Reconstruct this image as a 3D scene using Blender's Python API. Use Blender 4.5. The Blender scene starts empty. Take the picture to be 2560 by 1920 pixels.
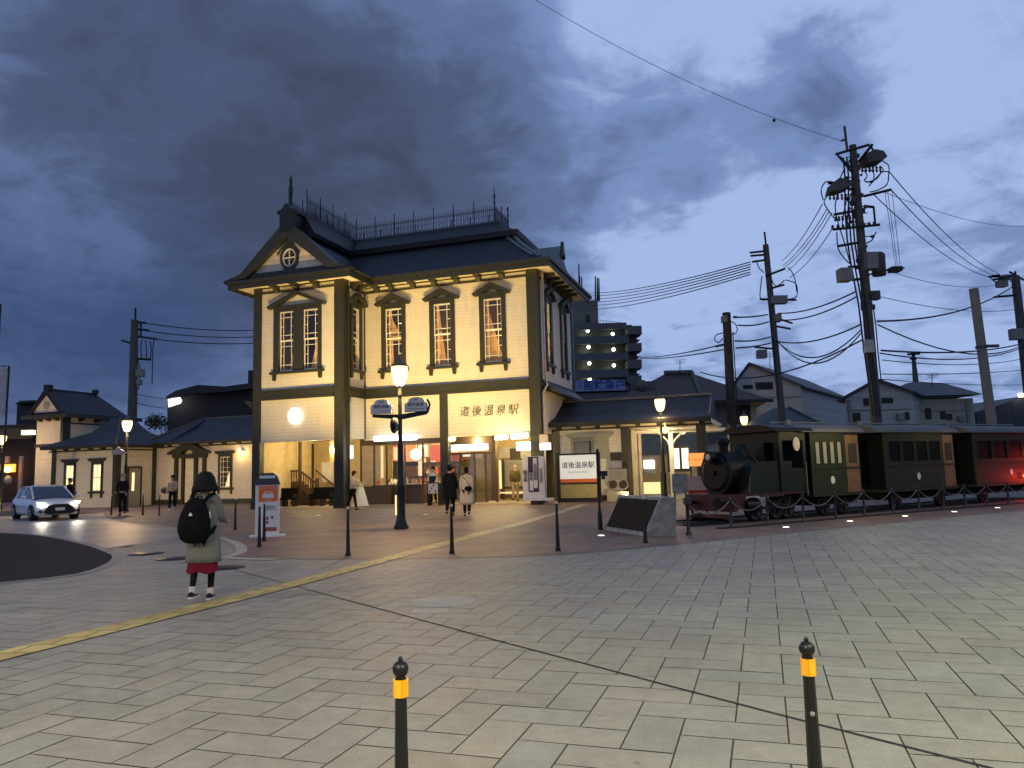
import bpy, bmesh, math, random
from mathutils import Vector, Matrix
random.seed(7)
R = math.radians
S = bpy.context.scene
C = S.collection
# ------------------------------------------------------------------ camera
F, PITCH, ROLL, EYE = 1884.4, 0.1137, 0.0273, 1.5
cam = bpy.data.cameras.new('camera'); cam.sensor_width = 36; cam.sensor_fit = 'HORIZONTAL'
cam.lens = F / 2560 * 36; cam.clip_start = 0.05; cam.clip_end = 3000
camo = bpy.data.objects.new('camera', cam); C.objects.link(camo); S.camera = camo
camo.matrix_world = Matrix.Translation((0, 0, EYE)) @ Matrix.Rotation(math.pi/2 + PITCH, 4, 'X') @ Matrix.Rotation(-ROLL, 4, 'Z')
S.view_settings.view_transform = 'Standard'; S.view_settings.look = 'None'
S.view_settings.exposure = 0; S.view_settings.gamma = 1
S.cycles.max_bounces = 6; S.cycles.transparent_max_bounces = 12
S.cycles.sample_clamp_indirect = 4

def ray(px, py):
    a, b = px-1280, py-960
    cr, sr = math.cos(ROLL), math.sin(ROLL)
    u, v = a*cr-b*sr, a*sr+b*cr
    x, z = u/F, -v/F
    cp, sp = math.cos(PITCH), math.sin(PITCH)
    return Vector((x, cp-z*sp, sp+z*cp))
def gp(px, py, z=0):
    d = ray(px, py); return Vector((0, 0, EYE)) + d*((z-EYE)/d.z)
def at(px, py, Y):
    d = ray(px, py); return Vector((0, 0, EYE)) + d*(Y/d.y)
def hgt(px, py, Y): return at(px, py, Y).z

# ------------------------------------------------------------------ world: dusk sky with broken cloud
W = bpy.data.worlds.new('World'); S.world = W; W.use_nodes = True
SUN_EL, SUN_AZ = R(3), R(200)
def build_world():
    nt = W.node_tree; N = nt.nodes; L = nt.links; N.clear()
    def n(t, **k):
        x = N.new(t)
        for a, b in k.items(): setattr(x, a, b)
        return x
    def math_(op, a, b=None, c=None, clamp=False):
        m = n('ShaderNodeMath', operation=op); m.use_clamp = clamp
        for i, q in enumerate((a, b, c)):
            if q is None: continue
            if isinstance(q, (int, float)): m.inputs[i].default_value = q
            else: L.new(q, m.inputs[i])
        return m.outputs[0]
    tc = n('ShaderNodeTexCoord'); D = tc.outputs['Generated']
    nrm = n('ShaderNodeVectorMath', operation='NORMALIZE'); L.new(D, nrm.inputs[0]); D = nrm.outputs[0]
    sep = n('ShaderNodeSeparateXYZ'); L.new(D, sep.inputs[0])
    zz = math_('ADD', math_('MAXIMUM', sep.outputs[2], 0.0), 0.22)
    cmb = n('ShaderNodeCombineXYZ')
    L.new(math_('DIVIDE', sep.outputs[0], zz), cmb.inputs[0]); L.new(math_('DIVIDE', sep.outputs[1], zz), cmb.inputs[1])
    def noise(scale, detail, rough, dist=0.0, src=None, off=(0, 0, 0)):
        mp = n('ShaderNodeMapping'); mp.inputs['Location'].default_value = off
        L.new(src or cmb.outputs[0], mp.inputs[0])
        x = n('ShaderNodeTexNoise'); x.inputs['Scale'].default_value = scale; x.inputs['Detail'].default_value = detail
        x.inputs['Roughness'].default_value = rough; x.inputs['Distortion'].default_value = dist
        L.new(mp.outputs[0], x.inputs['Vector']); return x.outputs['Fac']
    # warp the direction a little so the large cloud masses get ragged edges
    wn = n('ShaderNodeTexNoise'); wn.inputs['Scale'].default_value = 3.2; wn.inputs['Detail'].default_value = 5
    wn.inputs['Roughness'].default_value = .62
    L.new(D, wn.inputs['Vector'])
    sub = n('ShaderNodeVectorMath', operation='SUBTRACT'); L.new(wn.outputs['Color'], sub.inputs[0]); sub.inputs[1].default_value = (.5, .5, .5)
    sc_ = n('ShaderNodeVectorMath', operation='SCALE'); L.new(sub.outputs[0], sc_.inputs[0]); sc_.inputs['Scale'].default_value = .30
    ad = n('ShaderNodeVectorMath', operation='ADD'); L.new(D, ad.inputs[0]); L.new(sc_.outputs[0], ad.inputs[1])
    DW = ad.outputs[0]
    def blobs(lst, src):
        tot = None
        for px, py, wid, amp in lst:
            c = ray(px, py).normalized()
            dt = n('ShaderNodeVectorMath', operation='DISTANCE'); L.new(src, dt.inputs[0]); dt.inputs[1].default_value = c
            g = math_('EXPONENT', math_('MULTIPLY', math_('POWER', math_('DIVIDE', dt.outputs['Value'], wid/F), 2.0), -1.0))
            g = math_('MULTIPLY', g, amp)
            tot = g if tot is None else math_('ADD', tot, g)
        return tot
    lum = blobs(CLOUDS, DW)
    f1 = noise(1.9, 8, .62, .5); f2 = noise(5.5, 7, .62, .5, off=(3, 1, 0))
    lum = math_('ADD', lum, .65)
    lum = math_('ADD', lum, math_('MULTIPLY', math_('SUBTRACT', f1, .5), .56))
    lum = math_('ADD', lum, math_('MULTIPLY', math_('SUBTRACT', f2, .5), .72), clamp=True)
    rp = n('ShaderNodeValToRGB'); rp.color_ramp.interpolation = 'EASE'
    e = rp.color_ramp.elements
    e[0].position = 0; e[0].color = (.050, .066, .120, 1)
    e[1].position = 1; e[1].color = (.36, .48, .79, 1)
    for p, c in ((.25, (.067, .094, .180, 1)), (.5, (.110, .162, .320, 1)), (.75, (.180, .265, .51, 1))):
        x = e.new(p); x.color = c
    L.new(lum, rp.inputs[0])
    # clear deep blue low at the left
    blue = blobs(BLUES, DW)
    bl = n('ShaderNodeMixRGB'); bl.inputs[2].default_value = (.030, .062, .175, 1)
    L.new(math_('MINIMUM', math_('MAXIMUM', blue, 0.0), .9), bl.inputs[0]); L.new(rp.outputs[0], bl.inputs[1])
    sky = n('ShaderNodeTexSky'); sky.sky_type = 'NISHITA'; sky.sun_disc = False
    sky.sun_elevation = SUN_EL; sky.sun_rotation = SUN_AZ
    skm = n('ShaderNodeVectorMath', operation='SCALE'); L.new(sky.outputs[0], skm.inputs[0]); skm.inputs['Scale'].default_value = .015
    add = n('ShaderNodeMixRGB', blend_type='ADD'); add.inputs[0].default_value = .35
    L.new(bl.outputs[0], add.inputs[1]); L.new(skm.outputs[0], add.inputs[2])
    bg = n('ShaderNodeBackground'); bg.inputs['Strength'].default_value = 1.0
    L.new(add.outputs[0], bg.inputs[0])
    out = n('ShaderNodeOutputWorld'); L.new(bg.outputs[0], out.inputs[0])
#          px    py   width  amp     (large bright and dark cloud masses)
CLOUDS = [(560, 420, 420, -.36), (950, 480, 300, -.26), (820, 130, 300, -.22), (150, 30, 240, -.22), (30, 360, 200, .02), (1250, 480, 260, -.12),
          (1500, 20, 260, .24), (1900, -10, 330, .30), (2380, 60, 330, .20), (2010, 170, 130, -.30), (2060, 330, 110, -.18), (1700, 330, 200, -.14), (1400, 300, 220, -.16), (1830, 520, 150, .44), (1620, 640, 170, .30), (1680, 800, 200, .20),
          (2330, 330, 170, .14), (2420, 560, 230, -.06), (290, 610, 110, .24), (120, 560, 120, .16), (620, 640, 200, -.14),
          (2300, 860, 320, .30), (1600, 1000, 320, .16), (250, 820, 330, -.26), (-500, 400, 500, .0), (3200, 500, 600, .1), (0, 230, 160, .12)]
BLUES = [(200, 880, 300, .55), (450, 900, 220, .4), (-100, 750, 250, .3)]
build_world()
sun = bpy.data.lights.new('sun', 'SUN'); sun.energy = .06; sun.angle = R(20); sun.color = (.75, .85, 1)
suno = bpy.data.objects.new('sun', sun); C.objects.link(suno)
suno.rotation_euler = (R(90)-SUN_EL-R(25), 0, -SUN_AZ + math.pi)

# ------------------------------------------------------------------ materials
def _bsdf(name):
    m = bpy.data.materials.new(name); m.use_nodes = True
    nt = m.node_tree; b = nt.nodes['Principled BSDF']; return m, nt, b
def mat(name, col, rough=.7, metal=0, var=.12, scale=3.0, bump=0.0, bscale=60, coat=0, spec=.5, stain=None):
    m, nt, b = _bsdf(name); L = nt.links
    b.inputs['Roughness'].default_value = rough; b.inputs['Metallic'].default_value = metal
    b.inputs['Specular IOR Level'].default_value = spec
    if coat: b.inputs['Coat Weight'].default_value = coat
    tc = nt.nodes.new('ShaderNodeTexCoord')
    no = nt.nodes.new('ShaderNodeTexNoise'); no.inputs['Scale'].default_value = scale; no.inputs['Detail'].default_value = 6
    L.new(tc.outputs['Object'], no.inputs['Vector'])
    rp = nt.nodes.new('ShaderNodeValToRGB')
    rp.color_ramp.elements[0].position = .3; rp.color_ramp.elements[1].position = .7
    rp.color_ramp.elements[0].color = (*[c*(1-var) for c in col], 1)
    rp.color_ramp.elements[1].color = (*[min(1, c*(1+var)) for c in col], 1)
    L.new(no.outputs['Fac'], rp.inputs[0]); L.new(rp.outputs[0], b.inputs['Base Color'])
    if bump:
        n2 = nt.nodes.new('ShaderNodeTexNoise'); n2.inputs['Scale'].default_value = bscale; n2.inputs['Detail'].default_value = 4
        L.new(tc.outputs['Object'], n2.inputs['Vector'])
        bp = nt.nodes.new('ShaderNodeBump'); bp.inputs['Strength'].default_value = bump; bp.inputs['Distance'].default_value = .01
        L.new(n2.outputs['Fac'], bp.inputs['Height']); L.new(bp.outputs[0], b.inputs['Normal'])
    return m
def emat(name, col, st):
    m, nt, b = _bsdf(name); b.inputs['Base Color'].default_value = (.2, .2, .2, 1)
    b.inputs['Emission Color'].default_value = (*col, 1); b.inputs['Emission Strength'].default_value = st
    return m
def glass(name, tint=(.9, .9, .9), refl=.12):
    m = bpy.data.materials.new(name); m.use_nodes = True; nt = m.node_tree; N = nt.nodes; N.clear()
    t = N.new('ShaderNodeBsdfTransparent'); t.inputs[0].default_value = (*tint, 1)
    g = N.new('ShaderNodeBsdfGlossy'); g.inputs['Roughness'].default_value = .04
    x = N.new('ShaderNodeMixShader'); x.inputs[0].default_value = refl
    o = N.new('ShaderNodeOutputMaterial'); L = nt.links
    L.new(t.outputs[0], x.inputs[1]); L.new(g.outputs[0], x.inputs[2]); L.new(x.outputs[0], o.inputs[0]); return m
def band_mat(name, col, axis, period, groove=.12, depth=.012, dark=.55, rough=.6, var=.08, dirt=.1, spec=.4):
    """boards or tiles: a groove every `period` metres along an axis of the object"""
    m, nt, b = _bsdf(name); L = nt.links; N = nt.nodes
    b.inputs['Roughness'].default_value = rough; b.inputs['Specular IOR Level'].default_value = spec
    tc = N.new('ShaderNodeTexCoord'); sp = N.new('ShaderNodeSeparateXYZ'); L.new(tc.outputs['Object'], sp.inputs[0])
    def mt(op, a, c):
        k = N.new('ShaderNodeMath'); k.operation = op
        for i, q in enumerate((a, c)):
            if isinstance(q, (int, float)): k.inputs[i].default_value = q
            else: L.new(q, k.inputs[i])
        return k.outputs[0]
    f = mt('FRACT', mt('DIVIDE', sp.outputs['XYZ'.index(axis)], period), 0)
    g = mt('LESS_THAN', f, groove)
    no = N.new('ShaderNodeTexNoise'); no.inputs['Scale'].default_value = 1.7; no.inputs['Detail'].default_value = 8
    mp = N.new('ShaderNodeMapping'); mp.inputs['Scale'].default_value = (2.6, 2.6, .6)
    L.new(tc.outputs['Object'], mp.inputs[0]); L.new(mp.outputs[0], no.inputs['Vector'])
    fl = N.new('ShaderNodeTexWhiteNoise'); fl.noise_dimensions = '1D'
    L.new(mt('FLOOR', mt('DIVIDE', sp.outputs['XYZ'.index(axis)], period), 0), fl.inputs['W'])
    v = mt('ADD', mt('MULTIPLY', mt('SUBTRACT', no.outputs['Fac'], .5), dirt*2.5), mt('MULTIPLY', mt('SUBTRACT', fl.outputs['Value'], .5), var*2))
    v = mt('ADD', v, 1.0)
    v = mt('MULTIPLY', v, mt('SUBTRACT', 1.0, mt('MULTIPLY', g, 1-dark)))
    sc = N.new('ShaderNodeVectorMath'); sc.operation = 'SCALE'; sc.inputs[0].default_value = col; L.new(v, sc.inputs['Scale'])
    L.new(sc.outputs[0], b.inputs['Base Color'])
    bp = N.new('ShaderNodeBump'); bp.inputs['Strength'].default_value = .7; bp.inputs['Distance'].default_value = depth
    h = mt('SUBTRACT', 0.0, f) if axis == 'Z' else mt('SUBTRACT', 1.0, g)
    L.new(h, bp.inputs['Height']); L.new(bp.outputs[0], b.inputs['Normal'])
    return m
def tile_mat(name, col, pw, ph, ax=('X', 'Z')):
    """small roof tiles / bricks in staggered courses"""
    m, nt, b = _bsdf(name); L = nt.links; N = nt.nodes
    tc = N.new('ShaderNodeTexCoord'); sp = N.new('ShaderNodeSeparateXYZ'); L.new(tc.outputs['Object'], sp.inputs[0])
    cb = N.new('ShaderNodeCombineXYZ'); L.new(sp.outputs['XYZ'.index(ax[0])], cb.inputs[0]); L.new(sp.outputs['XYZ'.index(ax[1])], cb.inputs[1])
    br = N.new('ShaderNodeTexBrick'); br.inputs['Scale'].default_value = 1
    br.inputs['Brick Width'].default_value = pw; br.inputs['Row Height'].default_value = ph; br.inputs['Mortar Size'].default_value = min(pw, ph)*.05
    br.inputs['Color1'].default_value = (*[c*.8 for c in col], 1); br.inputs['Color2'].default_value = (*[c*1.2 for c in col], 1)
    br.inputs['Mortar'].default_value = (*[c*.55 for c in col], 1); br.inputs['Bias'].default_value = 0
    L.new(cb.outputs[0], br.inputs['Vector'])
    no = N.new('ShaderNodeTexNoise'); no.inputs['Scale'].default_value = .9; no.inputs['Detail'].default_value = 8; L.new(tc.outputs['Object'], no.inputs['Vector'])
    mx = N.new('ShaderNodeMixRGB'); mx.blend_type = 'MULTIPLY'; mx.inputs[0].default_value = .8
    rp = N.new('ShaderNodeValToRGB'); rp.color_ramp.elements[0].position = .3; rp.color_ramp.elements[0].color = (.6, .6, .6, 1)
    rp.color_ramp.elements[1].position = .7; rp.color_ramp.elements[1].color = (1.25, 1.25, 1.25, 1)
    L.new(no.outputs['Fac'], rp.inputs[0]); L.new(br.outputs['Color'], mx.inputs[1]); L.new(rp.outputs[0], mx.inputs[2])
    L.new(mx.outputs[0], b.inputs['Base Color']); b.inputs['Roughness'].default_value = .6
    bp = N.new('ShaderNodeBump'); bp.inputs['Strength'].default_value = .5; bp.inputs['Distance'].default_value = .006; bp.invert = True
    L.new(br.outputs['Fac'], bp.inputs['Height']); L.new(bp.outputs[0], b.inputs['Normal'])
    return m

M = {}
M['siding'] = band_mat('cream_siding', (.70, .64, .50), 'Z', .16, groove=.10, dark=.82, dirt=.11, var=.03)
M['cream'] = mat('cream_paint', (.70, .62, .45), .6)
M['trim'] = mat('dark_green_trim', (.027, .028, .014), .5, var=.2, scale=6)
M['slate'] = tile_mat('slate_roof', (.026, .029, .036), .28, .14)
M['slateside'] = tile_mat('slate_roof_side', (.026, .029, .036), .28, .14, ('Y', 'Z'))
M['darkroof'] = mat('dark_roof_metal', (.009, .009, .010), .5)
M['copper'] = mat('verdigris_copper', (.15, .20, .175), .55, var=.25, scale=5)
M['iron'] = mat('wrought_iron', (.030, .027, .034), .5, metal=.3)
M['white'] = mat('white_sash_paint', (.75, .72, .62), .5)
M['glass'] = glass('window_glass', refl=.05)
M['black'] = mat('black_metal', (.012, .013, .012), .4, metal=.4)
M['blackplastic'] = mat('black_fabric', (.006, .006, .0065), .9, spec=.12, var=.3, scale=14, bump=.5, bscale=40)
M['lampgreen'] = mat('dark_green_lamp_post', (.010, .014, .012), .45, metal=.2)
M['yellow'] = mat('yellow_reflector', (.95, .42, .01), .35, var=.08)
M['curtain'] = mat('cream_curtain', (.80, .50, .17), .9, var=.2, scale=8)
M['darkroom'] = mat('dark_interior', (.035, .03, .02), .8)
M['wood'] = mat('dark_wood', (.06, .035, .018), .6, var=.3, scale=12)
M['warmwall'] = mat('inner_wall', (.62, .50, .27), .7, var=.12)
M['floor'] = mat('station_floor', (.38, .32, .22), .5)
M['concrete'] = mat('concrete', (.34, .34, .31), .8, var=.18, bump=.4)
M['stone'] = mat('grey_granite', (.30, .31, .28), .75, var=.35, scale=5, bump=.3)
M['plaque'] = mat('bronze_plaque', (.034, .030, .024), .85, spec=.1, scale=20, var=.3)
M['bulb'] = emat('lamp_bulb_warm', (1, .66, .24), 3.6)
M['bulbw'] = emat('lamp_white', (1, .90, .70), 4.5)
M['bulbcool'] = emat('lamp_cool_white', (.95, 1, .78), 7)
M['signwhite'] = emat('lit_sign_white', (1, .97, .88), 3.0)
M['paper'] = mat('printed_white', (.72, .72, .66), .6, var=.03)
M['orange'] = mat('printed_orange', (.80, .16, .02), .6, var=.05)
M['redlit'] = emat('red_lit_poster', (1, .11, .035), 1.0)
M['orangelit'] = emat('orange_lit_poster', (1, .33, .05), 1.2)
M['creamlit'] = emat('cream_glow', (1, .75, .33), 1.2)  # lit panels; also puts light as a glow into gift boxes, curtain, bench slat
M['winlit'] = emat('lit_window_warm', (1, .72, .28), 2.2)
M['purple'] = mat('purple_banner', (.045, .02, .07), .7)
M['carwhite'] = mat('car_paint_white', (.80, .79, .75), .25, coat=.6, var=.02)
M['carglass'] = mat('car_glass', (.02, .024, .03), .08, spec=.8)
M['rubber'] = mat('tyre_rubber', (.012, .012, .012), .85)
M['rim'] = mat('alloy_rim', (.45, .45, .45), .3, metal=.8)
M['head'] = emat('car_headlight', (1, .93, .72), 16)
M['skin'] = mat('skin', (.55, .34, .23), .6, var=.06)
M['hair'] = mat('black_hair', (.006, .005, .005), .6, spec=.2, var=.3, scale=40, bump=.6, bscale=120)
M['locogreen'] = mat('loco_dark_green', (.011, .017, .012), .5, spec=.25, var=.3)
M['locoblack'] = mat('loco_black', (.005, .005, .006), .5, spec=.25, var=.3)
M['locored'] = mat('loco_red', (.045, .006, .005), .5, var=.2)
M['coachgreen'] = band_mat('coach_green_boards', (.026, .034, .017), 'X', .12, groove=.1, depth=.005, dark=.6, dirt=.3, spec=.2)
M['coachtan'] = mat('varnished_door', (.17, .095, .028), .5, var=.2)
M['coachdark'] = mat('coach_end_shade_black', (.004, .005, .004), .7, spec=.1)  # shadow on the coach ends put into near-black; also panes and underframe
M['brass'] = mat('brass', (.20, .16, .07), .4, metal=.5)
M['polewood'] = mat('dark_wooden_pole', (.045, .034, .024), .8, var=.35, scale=8)
M['poleconc'] = mat('grey_pole', (.085, .078, .066), .8, var=.2)
M['polecol'] = mat('pale_concrete_pole', (.24, .22, .17), .8, var=.12)
M['greybox'] = mat('grey_metal_box', (.20, .20, .18), .6)
M['wire'] = mat('cable', (.010, .011, .014), .6)
M['housewhite'] = band_mat('house_wall_white', (.40, .40, .35), 'Z', .3, groove=.06, dark=.85)
M['housecream'] = mat('house_wall_cream', (.34, .33, .24), .8)
M['roofbrown'] = band_mat('brown_tiles', (.075, .045, .032), 'X', .3, groove=.2, depth=.03, dark=.6)
M['roofgrey'] = band_mat('grey_tiles', (.060, .060, .070), 'X', .3, groove=.2, depth=.03, dark=.6)
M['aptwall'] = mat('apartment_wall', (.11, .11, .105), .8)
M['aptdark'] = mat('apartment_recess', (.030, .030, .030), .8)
M['blue'] = mat('blue_letters', (.02, .06, .22), .7)
M['leaf'] = mat('dark_leaves', (.030, .045, .018), .8, var=.5, scale=2)
M['treebark'] = mat('bark', (.05, .04, .03), .9)

# ------------------------------------------------------------------ mesh helpers
class MB:
    def __init__(s): s.v = []; s.f = []; s.m = []; s.sm = []; s.T = Matrix.Identity(4)
    def add(s, vs, fs, mi=0, smooth=False):
        o = len(s.v); s.v += [tuple(s.T @ Vector(p)) for p in vs]
        for f in fs: s.f.append([o+i for i in f]); s.m.append(mi); s.sm.append(smooth)
        return s
    def box(s, x0, x1, y0, y1, z0, z1, mi=0):
        if x0 > x1: x0, x1 = x1, x0
        if y0 > y1: y0, y1 = y1, y0
        vs = [(x, y, z) for z in (z0, z1) for y in (y0, y1) for x in (x0, x1)]
        return s.add(vs, [(0, 2, 3, 1), (4, 5, 7, 6), (0, 1, 5, 4), (2, 6, 7, 3), (0, 4, 6, 2), (1, 3, 7, 5)], mi)
    def prism(s, pts, a0, a1, plane='xz', mi=0):
        """polygon pts in plane, extruded along the third axis from a0 to a1"""
        def P(p, a): return {'xz': (p[0], a, p[1]), 'xy': (p[0], p[1], a), 'yz': (a, p[0], p[1])}[plane]
        n = len(pts); vs = [P(p, a0) for p in pts] + [P(p, a1) for p in pts]
        return s.add(vs, [tuple(range(n))[::-1], tuple(range(n, 2*n))] + [(i, (i+1) % n, n+(i+1) % n, n+i) for i in range(n)], mi)
    def ring(s, rings, mi=0, smooth=True, cap=True, close=True):
        n = len(rings[0]); vs = [p for r in rings for p in r]; fs = []
        for k in range(len(rings)-1):
            for i in range(n if close else n-1):
                j = (i+1) % n; fs.append((k*n+i, k*n+j, (k+1)*n+j, (k+1)*n+i))
        s.add(vs, fs, mi, smooth)
        if cap and close:
            s.add(rings[0], [tuple(range(n))[::-1]], mi); s.add(rings[-1], [tuple(range(n))], mi)
        return s
    def lathe(s, prof, c=(0, 0, 0), n=16, mi=0, smooth=True, sx=1, sy=1):
        rs = [[(c[0]+r*sx*math.cos(2*math.pi*i/n), c[1]+r*sy*math.sin(2*math.pi*i/n), c[2]+z) for i in range(n)] for r, z in prof]
        return s.ring(rs, mi, smooth)
    def tube(s, pts, r, n=8, mi=0, smooth=True, r2=None):
        pts = [Vector(p) for p in pts]; k = len(pts); rs = []
        for i, p in enumerate(pts):
            d = (pts[min(i+1, k-1)] - pts[max(i-1, 0)]).normalized()
            up = Vector((0, 0, 1)) if abs(d.z) < .95 else Vector((1, 0, 0))
            a = d.cross(up).normalized(); b = a.cross(d)
            rr = r if r2 is None else r + (r2-r)*i/(k-1)
            if isinstance(r, (list, tuple)): rr = r[i]
            rs.append([tuple(p + (a*math.cos(2*math.pi*j/n) + b*math.sin(2*math.pi*j/n))*rr) for j in range(n)])
        return s.ring(rs, mi, smooth)
    def sphere(s, c, r, n=12, m=8, mi=0, sz=1, sx=1, sy=1):
        prof = [(r*math.sin(math.pi*k/m), -r*sz*math.cos(math.pi*k/m)) for k in range(m+1)]
        prof[0] = (r*.02, prof[0][1]); prof[-1] = (r*.02, prof[-1][1])
        return s.lathe(prof, c, n, mi, sx=sx, sy=sy)
    def build(s, name, mats, parent=None, loc=None, rot=None):
        me = bpy.data.meshes.new(name); me.from_pydata(s.v, [], s.f)
        for m in (mats if isinstance(mats, (list, tuple)) else [mats]): me.materials.append(m)
        me.polygons.foreach_set('material_index', s.m); me.polygons.foreach_set('use_smooth', s.sm); me.update()
        bm = bmesh.new(); bm.from_mesh(me); bmesh.ops.recalc_face_normals(bm, faces=bm.faces); bm.to_mesh(me); bm.free()
        o = bpy.data.objects.new(name, me); C.objects.link(o)
        if loc: o.location = loc
        if rot: o.rotation_euler = rot
        if parent: o.parent = parent
        return o
def tag(o, label, cat, group=None, kind=None):
    if label: o['label'] = label
    if cat: o['category'] = cat
    if group: o['group'] = group
    if kind: o['kind'] = kind
    return o
def thing(name, label, cat, loc=(0, 0, 0), rz=0, group=None):
    o = bpy.data.objects.new(name, None); C.objects.link(o); o.location = loc; o.rotation_euler = (0, 0, rz)
    o.empty_display_size = .3
    return tag(o, label, cat, group)
def copy_tree(o, parent=None, loc=None, rz=None, label=None):
    c = o.copy(); C.objects.link(c)
    if parent is not None: c.parent = parent
    if loc is not None: c.location = loc
    if rz is not None: c.rotation_euler = (0, 0, rz)
    if label: c['label'] = label
    for ch in list(o.children): copy_tree(ch, c)
    return c
def light(kind, loc, power, col=(1, .72, .4), rad=.12, parent=None, aim=None, size=None, blend=1, name='light'):
    l = bpy.data.lights.new(name, kind); l.energy = power; l.color = col; l.shadow_soft_size = rad
    if size: l.spot_size = size; l.spot_blend = blend
    o = bpy.data.objects.new(name, l); C.objects.link(o); o.location = loc
    if aim is not None: o.rotation_euler = (Vector(aim)-Vector(loc)).to_track_quat('-Z', 'Y').to_euler()
    if parent: o.parent = parent
    return o
def text(body, size, m, parent=None, loc=(0, 0, 0), rot=(math.pi/2, 0, 0), name='lettering', ext=.004, align='CENTER', space=1.0, off=0):
    cu = bpy.data.curves.new(name, 'FONT'); cu.body = body; cu.size = size; cu.extrude = ext; cu.align_x = align; cu.align_y = 'CENTER'
    cu.space_character = space; cu.space_line = .82; cu.resolution_u = 2; cu.offset = off
    t = bpy.data.objects.new(name, cu); C.objects.link(t)
    bpy.context.view_layer.update()
    me = bpy.data.meshes.new_from_object(t.evaluated_get(bpy.context.evaluated_depsgraph_get()))
    bpy.data.objects.remove(t); me.materials.clear(); me.materials.append(m)
    o = bpy.data.objects.new(name, me); C.objects.link(o); o.location = loc; o.rotation_euler = rot
    if parent: o.parent = parent
    return o
def wall(mb, a0, a1, z0, z1, p0, p1, holes=(), axis='x', mi=0):
    """wall slab with rectangular holes; axis: the horizontal run; p0..p1 thickness"""
    xs = sorted({a0, a1, *[h[0] for h in holes], *[h[1] for h in holes]}); zs = sorted({z0, z1, *[h[2] for h in holes], *[h[3] for h in holes]})
    for i in range(len(xs)-1):
        run = None
        for k in range(len(zs)-1):
            cx, cz = (xs[i]+xs[i+1])/2, (zs[k]+zs[k+1])/2
            if any(h[0] < cx < h[1] and h[2] < cz < h[3] for h in holes):
                if run is not None: _w(mb, xs[i], xs[i+1], run, zs[k], p0, p1, axis, mi); run = None
            elif run is None: run = zs[k]
        if run is not None: _w(mb, xs[i], xs[i+1], run, z1, p0, p1, axis, mi)
def _w(mb, a, b, z0, z1, p0, p1, axis, mi):
    if axis == 'x': mb.box(a, b, p0, p1, z0, z1, mi)
    else: mb.box(p0, p1, a, b, z0, z1, mi)
# ------------------------------------------------------------------ ground
YAW = 0.3175
O = Vector((-12.34, 35.92, 0)); LU = Vector((math.cos(YAW), -math.sin(YAW), 0)); LV = Vector((math.sin(YAW), math.cos(YAW), 0))
def uv(u, v, z=0): return O + LU*u + LV*v + Vector((0, 0, z))
def sheet(name, pts, z, m):
    mb = MB(); mb.add([(p[0], p[1], z) for p in pts], [tuple(range(len(pts)))])
    o = mb.build(name, m); o['kind'] = 'structure'; return o
def strip(name, pts, w, z, m, closed=False):
    mb = MB(); n = len(pts); vs = []
    for i, p in enumerate(pts):
        a = Vector(pts[(i-1) % n] if closed or i else pts[0]); b = Vector(pts[(i+1) % n] if closed or i < n-1 else pts[-1])
        d = (b-a).normalized(); q = Vector((-d.y, d.x))
        vs += [(p[0]+q.x*w/2, p[1]+q.y*w/2, z), (p[0]-q.x*w/2, p[1]-q.y*w/2, z)]
    fs = [(2*i, 2*i+1, 2*((i+1) % n)+1, 2*((i+1) % n)) for i in range(n if closed else n-1)]
    mb.add(vs, fs); o = mb.build(name, m); o['kind'] = 'structure'; return o
def smooth_line(pts, k=4, closed=False):
    out = []; n = len(pts)
    for i in range(n if closed else n-1):
        p0, p1, p2, p3 = [Vector(pts[(i+j) % n] if closed else pts[min(max(i+j, 0), n-1)]) for j in (-1, 0, 1, 2)]
        for s in range(k):
            t = s/k; out.append(tuple(.5*((2*p1)+(p2-p0)*t+(2*p0-5*p1+4*p2-p3)*t*t+(3*p1-p0-3*p2+p3)*t**3)))
    if not closed: out.append(tuple(pts[-1]))
    return out
gm = mat('far_ground_dark', (.05, .05, .05), .9)
sheet('ground', [(-900, -60), (900, -60), (900, 1500), (-900, 1500)], -.03, gm)
jm = mat('slab_joint', (.105, .098, .078), .9)
sheet('joint_bed', [(-30, -12), (26, -12), (40, 36), (-30, 36)], -.007, jm)
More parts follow.
